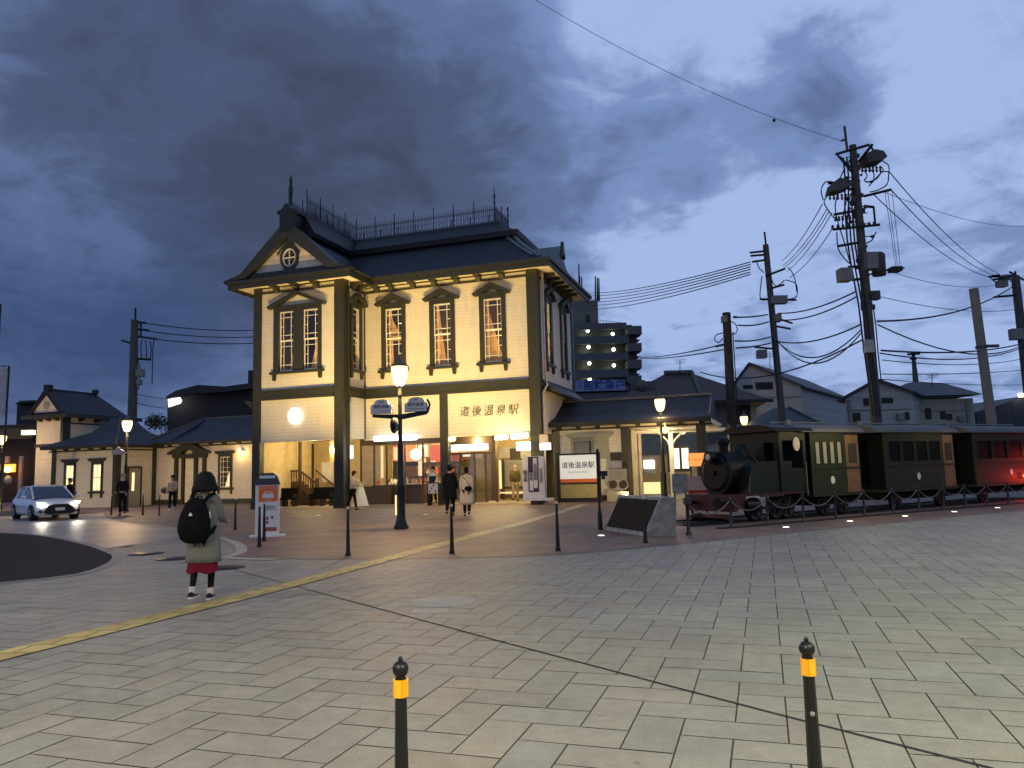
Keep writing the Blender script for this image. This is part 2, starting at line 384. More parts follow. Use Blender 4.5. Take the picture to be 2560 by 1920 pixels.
def slab_material():
    m, nt, b = _bsdf('granite_paving_slab'); L = nt.links; N = nt.nodes
    at_ = N.new('ShaderNodeAttribute'); at_.attribute_name = 'tint'
    tc = N.new('ShaderNodeTexCoord')
    no = N.new('ShaderNodeTexNoise'); no.inputs['Scale'].default_value = 1.1; no.inputs['Detail'].default_value = 9; no.inputs['Roughness'].default_value = .65
    vo = N.new('ShaderNodeTexVoronoi'); vo.inputs['Scale'].default_value = 2.3; L.new(tc.outputs['Object'], vo.inputs['Vector'])
    n2 = N.new('ShaderNodeTexNoise'); n2.inputs['Scale'].default_value = 90; n2.inputs['Detail'].default_value = 3
    for x in (no, n2): L.new(tc.outputs['Object'], x.inputs['Vector'])
    def mt(op, a, c):
        k = N.new('ShaderNodeMath'); k.operation = op
        for i, q in enumerate((a, c)):
            if isinstance(q, (int, float)): k.inputs[i].default_value = q
            else: L.new(q, k.inputs[i])
        return k.outputs[0]
    v = mt('ADD', mt('ADD', mt('MULTIPLY', mt('SUBTRACT', no.outputs['Fac'], .5), .8), mt('MULTIPLY', mt('SUBTRACT', n2.outputs['Fac'], .5), .9)), 1)
    v = mt('MULTIPLY', v, mt('SUBTRACT', 1.0, mt('MULTIPLY', mt('LESS_THAN', mt('ADD', vo.outputs['Distance'], mt('MULTIPLY', no.outputs['Fac'], .06)), .07), .35)))
    n3 = N.new('ShaderNodeTexNoise'); n3.inputs['Scale'].default_value = 9; n3.inputs['Detail'].default_value = 6; L.new(tc.outputs['Object'], n3.inputs['Vector'])
    v = mt('MULTIPLY', v, mt('ADD', .78, mt('MULTIPLY', n3.outputs['Fac'], .44)))
    sc = N.new('ShaderNodeVectorMath'); sc.operation = 'SCALE'; L.new(at_.outputs['Color'], sc.inputs[0]); L.new(v, sc.inputs['Scale'])
    L.new(sc.outputs[0], b.inputs['Base Color'])
    L.new(mt('ADD', mt('MULTIPLY', no.outputs['Fac'], .35), .42), b.inputs['Roughness']); b.inputs['Specular IOR Level'].default_value = .22
    bp = N.new('ShaderNodeBump'); bp.inputs['Strength'].default_value = .25; bp.inputs['Distance'].default_value = .004
    L.new(n2.outputs['Fac'], bp.inputs['Height']); L.new(bp.outputs[0], b.inputs['Normal'])
    return m
def paving():
    w = .2875; u0, v0 = 21.25, -23.78; g = .005
    vs, fs, cols = [], [], []
    rnd = random.Random(3)
    for i in range(-75, 62):
        for j in range(-80, 78):
            k = (i+j-1) % 4
            if k == 0: a, b, c, d = i, i+2, j, j+1       # horizontal slab: cells k=0 and next (k=1)
            elif k == 2: a, b, c, d = i, i+1, j, j+2
            else: continue
            P = uv(u0+(a+b)/2*w, v0+(c+d)/2*w)
            if P.y < -3 or P.y > 30 or abs(P.x) > 4 + P.y*.95: continue
            if P.y > 16 and P.x < -9: continue
            A = u0+a*w+g; B = u0+b*w-g; Cc = v0+c*w+g; Dd = v0+d*w-g
            n = len(vs); h = rnd.uniform(-.0008, .0008)
            for q in ((A, Cc), (B, Cc), (B, Dd), (A, Dd)):
                X = uv(*q); vs.append((X.x, X.y, h))
            fs.append((n, n+1, n+2, n+3))
            t = rnd.gauss(1, .034); wv = rnd.gauss(0, .015)
            cols.append((.268*t*(1+wv), .258*t, .212*t*(1-wv), 1))
    me = bpy.data.meshes.new('paving'); me.from_pydata(vs, [], fs)
    ca = me.color_attributes.new('tint', 'FLOAT_COLOR', 'CORNER')
    for p, c in zip(me.polygons, cols):
        for li in p.loop_indices: ca.data[li].color = c
    me.materials.append(slab_material())
    o = bpy.data.objects.new('paving', me); C.objects.link(o); o['kind'] = 'structure'
paving()
bord = smooth_line([(-19.5, 36), (-15.64, 29.57), (-12.24, 25.71), (-10.22, 23.26), (-7.84, 19.99), (-6.39, 17.73), (-5.69, 16.2), (-5.38, 15.2), (-5.35, 14.5), (-4.36, 14.05),
        (-3, 13.65), (-1.06, 13.4), (.76, 13.5), (3.13, 14.7), (6.15, 16.6), (9.87, 18.8), (14.04, 21.2)], 4)
bm_ = tile_mat('red_brown_brick_paving', (.190, .130, .100), .2, .1, ('X', 'Y'))
sheet('brick_paving', bord + [(30, 31), (45, 70), (-60, 70), (-40, 50)], .005, bm_)
strip('kerb_strip', [(p[0]-.12, p[1]) if p[1] > 14.3 and p[0] < -5 else (p[0], p[1]-.1) for p in bord[:37]], .22, .009, mat('pale_kerb', (.36, .34, .28), .7))
asph = smooth_line([(-24, 27), (-18.5, 25.3), (-15.86, 23.5), (-13.56, 21.79), (-10.61, 18.62), (-8.66, 16.17), (-7.94, 15.06), (-7.4, 13.7), (-7.25, 12.53), (-7.91, 11.78), (-9.2, 11.1), (-12, 10.5), (-20, 9.5), (-28, 12)], 4, True)
sheet('asphalt_road', asph, .012, mat('asphalt', (.013, .012, .015), .85, spec=.2, var=.15, bump=.5, bscale=150))
strip('asphalt_edge', asph, .34, .008, mat('asphalt_edge_stone', (.25, .24, .215), .7), True)
# road surface on the far left (plain, worn concrete)
sheet('road', [(-60, 34), (-19.4, 36.0), (-15.7, 29.5), (-10.4, 23.2), (-8.4, 20.4), (-9.5, 16), (-30, 8), (-60, 8)], .002, mat('worn_concrete_road', (.27, .24, .205), .45, var=.2, scale=.7, bump=.3))
ym = tile_mat('yellow_tactile_tiles', (.46, .36, .12), .3, .3, ('X', 'Y'))
strip('tactile_path', [(-5.6, 3.8), (-4.54, 6.8), (-3.22, 10.45), (-1.75, 15.3), (-.8, 18.5)], .36, .010, ym)
strip('tactile_path', [(-.8, 18.5), (-.1, 20.7), (1.4, 26), (2.83, 31.6)], .36, .0105, tile_mat('pale_tactile_tiles', (.50, .42, .24), .3, .3, ('X', 'Y')))
strip('drain_slot', [(-5.14, 13.21), (-4.71, 12.7), (-.06, 6.73), (1.55, 4.71), (2.9, 3.1)], .026, .0035, mat('drain_slot_dark', (.012, .011, .010), .8))
mh = MB(); mh.lathe([(.001, .007), (.36, .007), (.38, 0)], (-.88, 9.05, 0), 28); mh.box(-1.15, -.75, 8.3, 8.55, 0, .006)
mh = mh.build('manhole_cover', mat('pale_manhole', (.36, .34, .28), .7)); tag(mh, 'round pale stone manhole cover set in grey paving beside the drain slot', 'manhole cover')
for i, (px, py) in enumerate([(365, 1385), (435, 1397), (560, 1420)]):
    p = gp(px, py); q = MB(); q.lathe([(.001, .013), (.33, .013), (.35, 0)], (p.x, p.y, 0), 24)
    q = q.build('manhole_cover', M['black']); tag(q, ['dark manhole cover nearest the asphalt edge', 'dark manhole cover left of the woman with backpack', 'dark manhole cover right of the woman with backpack'][i], 'manhole cover', 'dark manhole covers in the plaza')
# ------------------------------------------------------------------ the station
def fu(px, py, v=0.0):
    """where the sight line through a photo point meets the plane v = const of the station"""
    d = ray(px, py); t = (v + LV.dot(O)) / LV.dot(d); P = Vector((0, 0, EYE)) + d*t
    return LU.dot(P-O), P.z
def ring_rect(l, r, f, b, z): return [(l, f, z), (r, f, z), (r, b, z), (l, b, z)]
st = thing('station_building', 'two-storey cream clapboard station with dark green trim, gabled bay and iron roof cresting', 'station building', O, -YAW)
T, SD = M['trim'], M['siding']
ZT, ZB1, ZB0, ZP = 10.33, 5.56, 5.10, 3.17
UC, U1, VR, VB = 4.81, 13.60, 2.01, 8.6
# upper walls and lower panels
bayh = [(1.38, 2.18, 6.45, 9.32), (2.70, 3.52, 6.45, 9.32)]
mw = [6.40, 8.95, 11.48]; mainh = [(u-.44, u+.44, 6.45, 9.42) for u in mw]
b = MB(); wall(b, .2, UC-.2, ZB1, ZT+.4, 0, .15, bayh); b.build('bay_wall', SD, st)
b = MB(); wall(b, .15, VR+.02, ZB1, ZT+.4, UC-.15, UC, [(.78, 1.48, 6.45, 9.42)], axis='y'); b.build('recess_wall', SD, st)
b = MB(); wall(b, UC+.001, U1-.2, ZB1, ZT+.4, VR, VR+.15, mainh); b.build('front_wall', SD, st)
b = MB(); wall(b, VR+.15, VB, ZB1, ZT+.4, U1-.15, U1, [(3.45, 4.25, 6.45, 9.42), (6.3, 7.1, 6.45, 9.42)], axis='y'); b.build('side_wall', SD, st)
b = MB(); b.box(0, .15, .2, VB, ZP, ZT+.4); b.build('side_wall', SD, st)
b = MB(); b.box(0, U1, VB, VB+.15, 0, ZT+.4); b.build('rear_wall', SD, st)
for nm, a in (('bay_lower_panel', (.2, UC-.2, 0, .15)), ('recess_lower_panel', (UC-.15, UC, .15, VR+.02)), ('middle_lower_panel', (UC+.001, 8.76, VR, VR+.15)),
              ('name_panel', (9.15, U1-.3, VR, VR+.15)), ('side_lower_panel', (U1-.15, U1, VR+.15, VB))):
    b = MB(); b.box(*a, ZP, ZB0+.02); b.build(nm, SD, st)
# thin reveal edge below panels
for a in ((.37, UC-.4, -.03, .2), (UC, 8.76, VR-.03, VR+.2), (9.15, 13.1, VR-.03, VR+.2)):
    b = MB(); b.box(*a, ZP-.07, ZP-.002); b.build('panel_edge', M['cream'], st)
# posts, bands
def post(u0, u1, v0, v1, z0, z1): b = MB(); b.box(u0, u1, v0, v1, z0, z1); b.box(u0-.03, u1+.03, v0-.03, v1+.03, z0, z0+.35); return b.build('corner_post', T, st)
post(-.06, .37, -.08, .25, 0, ZT+.35)
post(UC-.42, UC+.07, -.08, .42, 0, ZT+.35)
post(U1-.45, U1+.07, VR-.08, VR+.42, 0, ZT+.35)
post(U1-.3, U1+.07, VB-.2, VB+.2, 0, ZT+.35)
post(8.76, 9.15, VR-.07, VR+.25, 0, ZB0)
b = MB(); b.box(UC+.003, UC+.05, VR-.05, VR-.003, ZP, ZT); b.build('corner_bead', T, st)
for a in ((.37, UC-.42, -.1, .0-.002), (UC+.07, U1-.45, VR-.1, VR-.002)):
    b = MB(); b.box(*a, ZB0, ZB1); b.box(a[0], a[1], a[2]-.06, a[3], ZB1-.07, ZB1+.01); b.box(a[0], a[1], a[2]-.03, a[3], ZB0+.03, ZB0+.1); b.build('floor_band', T, st)
b = MB(); b.box(UC+.002, UC+.1, .42, VR-.1, ZB0, ZB1); b.box(UC+.1, UC+.16, .42, VR-.16, ZB1-.07, ZB1+.01); b.build('floor_band', T, st)
b = MB(); b.box(U1+.002, U1+.1, VR+.42, VB-.2, ZB0, ZB1); b.prism([(U1+.1, ZB0+.05), (U1+.75, ZB0-.22), (U1+.75, ZB0-.12), (U1+.1, ZB0+.35)], VR+.7, VB-.3); b.build('floor_band', T, st)
b = MB(); b.box(-.1, -.002, .25, VB, ZB0, ZB1); b.prism([(-.1, ZB0), (-.55, ZB0+.05), (-.1, ZB0-.4)], -.08, 1.2); b.build('floor_band', T, st)
# frieze line, soffit, fascia, brackets
EV = .85
for a in ((.37, UC-.42, -.05, -.002), (UC+.07, U1-.45, VR-.05, VR-.002)):
    b = MB(); b.box(*a, ZT-.05, ZT+.04); b.box(*a, ZT+.20, ZT+.235); b.build('frieze_line', T, st)
b = MB(); b.box(UC+.002, UC+.05, .42, VR-.05, ZT-.05, ZT+.04); b.build('frieze_line', T, st)
b = MB(); b.box(U1+.002, U1+.05, VR+.42, VB-.2, ZT-.05, ZT+.04); b.build('frieze_line', T, st)
b = MB(); zs = ZT+.27
b.box(-EV, UC+EV, -EV, 0-.001, zs, zs+.05); b.box(UC, UC+EV, 0, VR-EV, zs, zs+.05); b.box(UC, U1+EV, VR-EV, VR-.001, zs, zs+.05); b.box(U1+.001, U1+EV, VR, VB+EV, zs, zs+.05); b.box(-EV, -.001, 0, VB, zs, zs+.05)
b.build('soffit', M['cream'], st)
b = MB()
def fas(x0, x1, y0, y1): b.box(x0, x1, y0, y1, ZT+.10, ZT+.42); 
fas(-EV-.07, UC+EV+.07, -EV-.07, -EV-.002); fas(UC+EV+.002, UC+EV+.07, -EV, VR-EV-.07); fas(UC+EV+.002, U1+EV+.07, VR-EV-.07, VR-EV-.002); fas(U1+EV+.002, U1+EV+.07, VR-EV, VB+EV); fas(-EV-.07, -EV-.002, -EV, VB+EV)
b.box(-EV-.16, UC+EV+.16, -EV-.16, -EV-.071, ZT+.34, ZT+.48); b.box(UC+EV+.08, U1+EV+.16, VR-EV-.16, VR-EV-.071, ZT+.34, ZT+.48); b.box(U1+EV+.071, U1+EV+.16, VR-EV-.07, VB+EV, ZT+.34, ZT+.48)
b.build('eaves_fascia', T, st)
b = MB(); b.prism([(0, ZT-.05), (0, ZT+.27), (-.62, ZT+.27), (-.62, ZT+.17), (-.30, ZT+.11), (-.12, ZT-.05)], -.11, .11, 'yz'); b.v = [(x, y, z) for x, y, z in b.v]
br0 = b.build('eaves_bracket', T, st, (1.25, -.003, 0))
for u in (2.35, 3.45): copy_tree(br0, st, (u, -.003, 0))
for u in (5.55, 6.35, 7.5, 8.6, 9.75, 10.85, 12.0): copy_tree(br0, st, (u, VR-.003, 0))
for v in (.75, 1.35): copy_tree(br0, st, (UC+.003, v, 0), math.pi/2)
for v in (3.0, 3.9, 4.8, 5.7, 6.6, 7.5): copy_tree(br0, st, (U1+.003, v, 0), math.pi/2)
# ---- windows
def window_unit(parent, loc, rz, wins, fw0, fw1, z0, z1, ped, curtain=(), triangle=False):
    """wins: glazed openings (x0, x1) in the frame fw0..fw1; local x along the wall, y into it"""
    f = MB(); fs = .09
    edges = [fw0] + [e for w_ in wins for e in w_] + [fw1]
    for i in range(0, len(edges), 2): f.box(edges[i], edges[i+1], -.09, .10, z0-.02, z1+.16)
    for a, c in wins: f.box(a, c, -.09, .10, z1, z1+.16)
    o = f.build('window', T, parent, loc, (0, 0, rz))
    s = MB(); s.box(fw0-.16, fw1+.16, -.17, -.002, z0-.14, z0-.021)
    for x in (fw0-.04, fw1-.14): s.prism([(x, z0-.14), (x+.18, z0-.14), (x+.15, z0-.44), (x+.03, z0-.44)], -.13, -.002)
    s.build('sill', T, o)
    p = MB(); h = ped; e = .30; zb = z1+.16; cx = (fw0+fw1)/2; th = .19
    p.box(fw0-.10, fw1+.10, -.14, -.002, zb, zb+.12)
    for sgn in (-1, 1):
        xo = fw0-e if sgn < 0 else fw1+e
        p.prism([(xo, zb+.10), (xo+sgn*-.10, zb-.02), (xo+sgn*-.22, zb+.02), (cx, zb+h-th), (cx, zb+h)], -.26, -.01)
    if not triangle:
        n = 10; r = .26
        arc = [(cx+r*math.cos(math.pi*k/n), zb+.13+r*.55*math.sin(math.pi*k/n)) for k in range(n+1)]
        p.prism([(fw1+e-.22, zb+.10)] + [(cx, zb+h-th+.004)] + [(fw0-e+.22, zb+.10)] + [(cx-r-.02, zb+.10)] + arc[::-1] + [(cx+r+.02, zb+.10)], -.10, -.004)
    p.build('pediment', T, o)
    for a, c in wins:
        w_ = c-a; q = MB(); zm = (z0+z1)/2; t = .028
        for lo, hi, y in ((zm, z1, .02), (z0, zm+.05, .055)):
            q.box(a, a+.05, y, y+.035, lo, hi); q.box(c-.05, c, y, y+.035, lo, hi)
            q.box(a+.05, c-.05, y, y+.035, lo, lo+.06); q.box(a+.05, c-.05, y, y+.035, hi-.06, hi)
            for fx in (.24, .76): q.box(a+w_*fx-t/2, a+w_*fx+t/2, y+.004, y+.03, lo+.06, hi-.06)
            hh = hi-lo
            for fz, full in ((.20, 1), (.80, 1), (.5, 0)):
                zz = lo+hh*fz
                if full: q.box(a+.05, c-.05, y+.006, y+.028, zz-t/2, zz+t/2)
                else:
                    q.box(a+.05, a+w_*.24, y+.006, y+.028, zz-t/2, zz+t/2); q.box(a+w_*.76, c-.05, y+.006, y+.028, zz-t/2, zz+t/2)
        q.build('sash', M['white'], o)
        g = MB(); g.box(a+.01, c-.01, .092, .097, z0, z1); g.build('pane', M['glass'], o)
    for a, c, poly in curtain:
        # drape gathered to one side, as a folded sheet
        q = MB(); n = 14; rows = []
        for k in range(15):
            fz = k/14; z = z1 - (z1-z0)*fz*poly[2]
            wid = poly[0] + (poly[1]-poly[0])*fz**1.2
            side = poly[3]
            r = []
            for i in range(n+1):
                s_ = i/n*wid*(c-a); x = (a+s_) if side < 0 else (c-s_)
                r.append((x, .30+.035*math.sin(i*1.9+k*.25), z))
            rows.append(r)
        q.ring(rows, cap=False, close=False); q.build('curtain', M['curtain'], o)
    return o
window_unit(st, (0, 0, 0), 0, [(1.38, 2.18), (2.70, 3.52)], 1.08, 3.68, 6.45, 9.32, .78,
            [(1.38, 2.18, (.0, .5, 1, 1)), (2.70, 3.52, (.0, .75, 1, 1))], True)
cur = [[(.05, .95, .52, -1), (.2, .35, 1, -1)], [(.15, .62, 1, -1)], [(.06, 1.02, 1, -1)]]
for i, u in enumerate(mw):
    window_unit(st, (0, VR, 0), 0, [(u-.44, u+.44)], u-.64, u+.64, 6.45, 9.42, .58, [(u-.44, u+.44, c) for c in cur[i]])
window_unit(st, (UC, 0, 0), math.pi/2, [(.78, 1.48)], .62, 1.66, 6.45, 9.42, .58, [(.78, 1.48, (.5, 1, 1, -1))])
for v in (3.45, 6.3): window_unit(st, (U1, 0, 0), math.pi/2, [(v, v+.8)], v-.2, v+1.0, 6.45, 9.42, .58, [(v, v+.8, (.4, .8, 1, -1))])
# upper rooms behind the windows
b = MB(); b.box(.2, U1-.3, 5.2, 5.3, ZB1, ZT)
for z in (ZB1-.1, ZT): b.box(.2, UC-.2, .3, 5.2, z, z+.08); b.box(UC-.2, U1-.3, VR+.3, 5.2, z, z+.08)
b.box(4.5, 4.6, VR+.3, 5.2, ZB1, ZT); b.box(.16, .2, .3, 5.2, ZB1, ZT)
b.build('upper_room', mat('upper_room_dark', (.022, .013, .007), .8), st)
for x, y, z, s in ((11.9, 2.9, 7.35, .16), (9.35, 2.9, 7.3, .11), (6.55, 2.7, 8.0, .07)):
    q = MB(); q.lathe([(.01, s*.5), (s*.6, s*.3), (s, -s*.5), (s*.5, -s*.6), (.01, -s*.6)], (x, y, z), 12); q.tube([(x, y, z+s*.5), (x, y, ZT)], .008)
    q.build('hanging_lamp', M['bulbw'], st)
light('POINT', (11.7, 2.75, 7.6), 380, (1, .60, .18), .15, st); light('POINT', (8.7, 2.7, 7.8), 220, (1, .62, .25), .15, st)
light('POINT', (6.4, 2.75, 8.4), 280, (1, .62, .25), .15, st); light('POINT', (2.4, 2.0, 8.0), 150, (1, .62, .25), .15, st)
# ---- roof: skirt, upper tier, arm over the bay
def tier(prof, name, m, l0, r0, f0, b0, sl=1, sb=1):
    rs = [ring_rect(l0+d*sl, r0-d, f0+d, b0-d*sb, z) for d, z in prof]
    b = MB(); b.ring(rs, smooth=False); return b.build(name, m, st)
zr = ZT+.44
tier([(0, zr), (.55, zr+.22), (1.45, zr+.95), (2.55, zr+2.15)], 'roof', M['slate'], -EV-.1, U1+EV+.1, VR-EV-.1, 9.5, .74, .72)
# upper tier with overhanging eaves
tier([(2.15, 12.72), (2.10, 12.98), (2.5, 13.15), (3.45, 13.88), (3.5, 14.0), (3.66, 14.02)], 'upper_roof', M['darkroof'], -EV-.1, U1+EV+.1, VR-EV-.1, 9.5, .74, .72)
ARM = [(-EV-.2, zr-.02), (-.15, zr+.28), (.9, 12.05), (1.98, 13.05), (2.72, 13.05), (3.8, 12.05), (4.96, zr+.28), (UC+EV+.2, zr-.02)]
b = MB(); b.prism([ARM[0], *ARM[1:-1], ARM[-1]], -.55, 4.6); b.build('bay_roof', M['slateside'], st)
b = MB(); b.prism([(1.42, 12.80), (3.28, 12.80), (3.32, 13.0), (2.85, 13.85), (2.85, 14.02), (1.85, 14.02), (1.85, 13.85), (1.38, 13.0)], -.1, 5.0); b.build('bay_ridge_tier', M['darkroof'], st)
# gable face: cream tympanum with raking boards
b = MB(); b.prism([(.05, zr+.30), (4.76, zr+.30), (2.35, 12.98)], -.62, -.56); b.build('gable_panel', M['cream'], st)
b = MB()
for sg in (1, -1):
    X = lambda u: 2.35 + sg*(u-2.35)
    b.prism([(X(-EV-.3), zr+.0), (X(-EV-.3), zr+.10), (X(-.2), zr+.36), (X(2.0), 13.20), (X(2.35), 13.40), (X(2.35), 12.72), (X(.42), zr+.40), (X(.1), zr+.12)], -.95, -.66)
b.box(-.1, 4.9, -.80, -.665, zr-.05, zr+.34); b.build('gable_boards', T, st)
b = MB(); b.prism([(2.02, 12.9), (2.72, 12.9), (2.74, 13.75), (2.86, 13.8), (2.86, 13.95), (2.6, 14.0), (2.45, 14.25), (2.3, 14.25), (2.1, 14.0), (1.86, 13.95), (1.86, 13.8), (2.0, 13.75)], -.98, -.1)
b.lathe([(.10, 14.2), (.07, 14.5), (.10, 14.9), (.11, 15.1), (.06, 15.3), (.09, 15.5), (.03, 15.7), (.005, 15.85)], (2.36, -.6, 0), 8); b.build('gable_finial', M['darkroof'], st)
cpb = MB()
for sg in (-1, 1):   # verdigris flashing along the bay roof edge
    X = lambda u: 2.35 + sg*(u-2.35)
    cpb.add([(X(4.96), -.56, zr+.31), (X(2.75), -.56, 13.10), (X(2.75), -.30, 13.11), (X(4.96), -.30, zr+.32)], [(0, 1, 2, 3)])
cpb.build('roof_flashing', M['copper'], st)
# oval window in the gable
rw = MB(); cx, cz = 2.36, 11.72; n = 28
def ell(rx, rz_, k=n): return [(cx+rx*math.cos(2*math.pi*i/k), cz+rz_*math.sin(2*math.pi*i/k)) for i in range(k)]
o1, i1 = ell(.50, .60), ell(.36, .44)
vs = [(x, -.72, z) for x, z in o1] + [(x, -.72, z) for x, z in i1] + [(x, -.63, z) for x, z in o1] + [(x, -.63, z) for x, z in i1]
fs = []
for i in range(n):
    j = (i+1) % n; fs += [(i, j, n+j, n+i), (2*n+i, 2*n+j, j, i), (n+i, n+j, 3*n+j, 3*n+i)]
rw.add(vs, fs)
rw.prism([(cx-.62, cz+.10), (cx-.62, cz+.28), (cx-.2, cz+.62), (cx-.2, cz+.8), (cx+.2, cz+.8), (cx+.2, cz+.62), (cx+.62, cz+.28), (cx+.62, cz+.10), (cx+.40, cz+.42), (cx, cz+.58), (cx-.40, cz+.42)], -.76, -.721)
rw.prism([(cx-.30, cz-.52), (cx+.30, cz-.52), (cx+.1, cz-.72), (cx-.1, cz-.72)], -.74, -.625)
ow = rw.build('gable_window', T, st)
q = MB(); oo, ii = ell(.36, .44), ell(.31, .385)
vs = [(x, -.70, z) for x, z in oo] + [(x, -.70, z) for x, z in ii] + [(x, -.64, z) for x, z in oo] + [(x, -.64, z) for x, z in ii]
q.add(vs, fs); q.box(cx-.02, cx+.02, -.695, -.645, cz-.385, cz+.385); q.box(cx-.31, cx-.02, -.693, -.65, cz-.02, cz+.02); q.box(cx+.02, cx+.31, -.693, -.65, cz-.02, cz+.02)
q.build('sash', M['white'], ow)
q = MB(); q.add([(x, -.63, z) for x, z in ell(.35, .43)], [tuple(range(n))]); q.build('pane', M['darkroom'], ow)
# hip flashings, side dormer
b = MB()
def hip(P, Q, r=.10): b.tube([P, ((P[0]+Q[0])/2, (P[1]+Q[1])/2, (P[2]+Q[2])/2-.06), Q], r, 6)
RU, FV = U1+EV+.1, VR-EV-.1
hip((RU-2.5, FV+2.5, zr+2.12), (RU-1.45, FV+1.45, zr+1.0)); hip((RU-1.45, FV+1.45, zr+1.0), (RU-.6, FV+.6, zr+.28)); hip((RU-2.9, FV+2.5, zr+2.12), (RU-1.0, FV+.75, zr+.42), .07)
b.build('hip_flashing', M['copper'], st)
b = MB(); dv = 3.3
b.prism([(dv-1.35, zr+.02), (dv-.55, zr+.30), (dv-.12, zr+.95), (dv, zr+1.15), (dv+.12, zr+.95), (dv+.9, zr+.30), (dv+1.7, zr+.02)], U1-1.6, U1+EV+.05, 'yz'); b.build('side_gable_roof', M['copper'], st)
b = MB(); b.prism([(dv-.3, zr+.55), (dv-.1, zr+1.0), (dv, zr+1.35), (dv+.1, zr+1.0), (dv+.3, zr+.55), (dv, zr+.8)], U1+EV+.055, U1+EV+.2, 'yz'); b.build('side_gable_finial', T, st)
# iron cresting
def crest(name, pts, z):
    g = MB()
    for (a, c) in zip(pts[:-1], pts[1:]):
        a = Vector(a); c = Vector(c); L_ = (c-a).length; d = (c-a)/L_; n = max(2, int(L_/.10))
        for zz, r in ((z+.06, .016), (z+.34, .012), (z+.66, .014), (z+.60, .008)): g.tube([(a.x, a.y, zz), (c.x, c.y, zz)], r, 4)
        for i in range(n+1):
            p = a+d*(L_*i/n)
            g.tube([(p.x, p.y, z), (p.x, p.y, z+.78 + (.10 if i % 2 else 0))], .012, 4)
            if i % 2 == 0 and i < n:
                q_ = [(p.x+d.x*.05*(1+math.cos(t)), p.y+d.y*.05*(1+math.cos(t)), z+.50+.10*math.sin(t)) for t in [k*math.pi/3 for k in range(7)]]
                g.tube(q_, .009, 3)
                g.tube([(p.x, p.y, z+.1), (p.x+d.x*.1, p.y+d.y*.1, z+.32)], .009, 3); g.tube([(p.x+d.x*.1, p.y+d.y*.1, z+.1), (p.x, p.y, z+.32)], .009, 3)
        m_ = max(1, int(L_/1.05))
        for i in range(m_+1):
            p = a+d*(L_*i/m_); g.tube([(p.x, p.y, z), (p.x, p.y, z+1.05)], .024, 5)
            g.lathe([(.002, 0), (.045, .03), (.01, .07), (.03, .10), (.002, .18)], (p.x, p.y, z+1.03), 6)
    return g.build(name, M['iron'], st)
zc = 14.03
crest('roof_cresting', [(2.85, .0), (2.85, 4.68), (10.78, 4.68), (10.78, 6.8), (2.1, 6.8)], zc)
crest('roof_cresting', [(1.85, 6.8), (1.85, .0)], zc)
fin = MB()
for u, v, h in ((10.78, 4.68, 1.9), (10.78, 6.8, 1.5)): fin.lathe([(.05, 0), (.035, .9), (.06, 1.0), (.025, 1.1), (.06, 1.35), (.02, 1.5), (.004, h)], (u, v, zc), 7)
fin.build('cresting_finial', M['iron'], st)
# downpipes
b = MB(); b.tube([(U1+.16, VR+.55, ZT+.2), (U1+.16, VR+.55, ZB1+.1), (U1+.26, VR+.5, ZB0+.2), (U1+.12, VR+.2, ZB0-.15), (U1+.12, VR+.12, 0)], .055, 8); b.build('downpipe', M['cream'], st)
b = MB(); b.tube([(UC+.14, .30, ZT), (UC+.14, .30, ZB1+.05), (UC+.2, .3, ZB0), (UC+.14, .3, ZB0-.3), (UC+.14, .3, .1)], .045, 8); b.build('downpipe', T, st)
# station name and lit emblem
nm = text('道後温泉駅', .50, M['black'], st, (11.18, VR-.014, 4.20), name='station_name_lettering', ext=.01, space=1.36, off=-.004)
for v_ in nm.data.vertices: v_.co.x += v_.co.y*.16; v_.co.y += .03*math.sin(v_.co.x*9)
eu, ez = fu(740, 1040, 0)
b = MB(); b.prism([(eu+.34*math.cos(t*math.pi/14), ez+.38*math.sin(t*math.pi/14)) for t in range(28)], -.14, -.03); em = b.build('lit_emblem', M['signwhite'], st)
b = MB()
for s in (-1, 1): b.prism([(eu+s*.20, ez-.02), (eu+s*.14, ez-.10), (eu+s*.17, ez+.04)], -.148, -.141)
b.build('emblem_mark', M['greybox'], em)
# ------------------------------------------------------------------ ground floor of the station
b = MB(); b.box(.05, UC, .2, VB-.02, .006, .03); b.box(UC, U1-.1, VR+.05, VB-.02, .006, .031); b.build('floor', M['floor'], st)
b = MB(); b.box(.2, UC-.2, .2, VB, ZP+.12, ZP+.2); b.box(UC-.2, U1-.2, VR+.18, VB, ZP+.12, ZP+.2); b.build('ground_ceiling', M['cream'], st)
# left bay: stair hall wall, window panel, stair with balusters
b = MB(); b.box(.15, 4.9, 4.6, 4.7, .03, ZP+.12); b.box(.15, .25, .3, 4.6, .03, ZP+.12); b.build('stair_hall_wall', M['warmwall'], st)
b = MB()
for px in (731, 752, 778):
    u = fu(px, 1150, 4.5)[0]; b.box(u-.10, u+.10, 4.45, 4.595, .03, ZP)
u = fu(778, 1150, 4.5)[0]; a = fu(756, 1195, 4.5); c = fu(777, 1130, 4.5); b.prism([(a[0], a[1]-.1), (a[0], a[1]+.25), (c[0], c[1]+.3), (c[0], c[1]-.05)], 4.35, 4.44)
b.build('timber_frame', T, st)
a, c = fu(683, 1166, 4.4), fu(708, 1126, 4.4)
b = MB(); b.box(a[0], c[0], 4.5, 4.59, a[1], c[1]); pf = b.build('picture_panel', M['cream'], st)
b = MB(); mx, mz = (a[0]+c[0])/2, (a[1]+c[1])/2; b.prism([(mx+.22*math.cos(t*math.pi/10), mz+.36*math.sin(t*math.pi/10)) for t in range(20)], 4.46, 4.495); b.build('picture', M['wood'], pf)
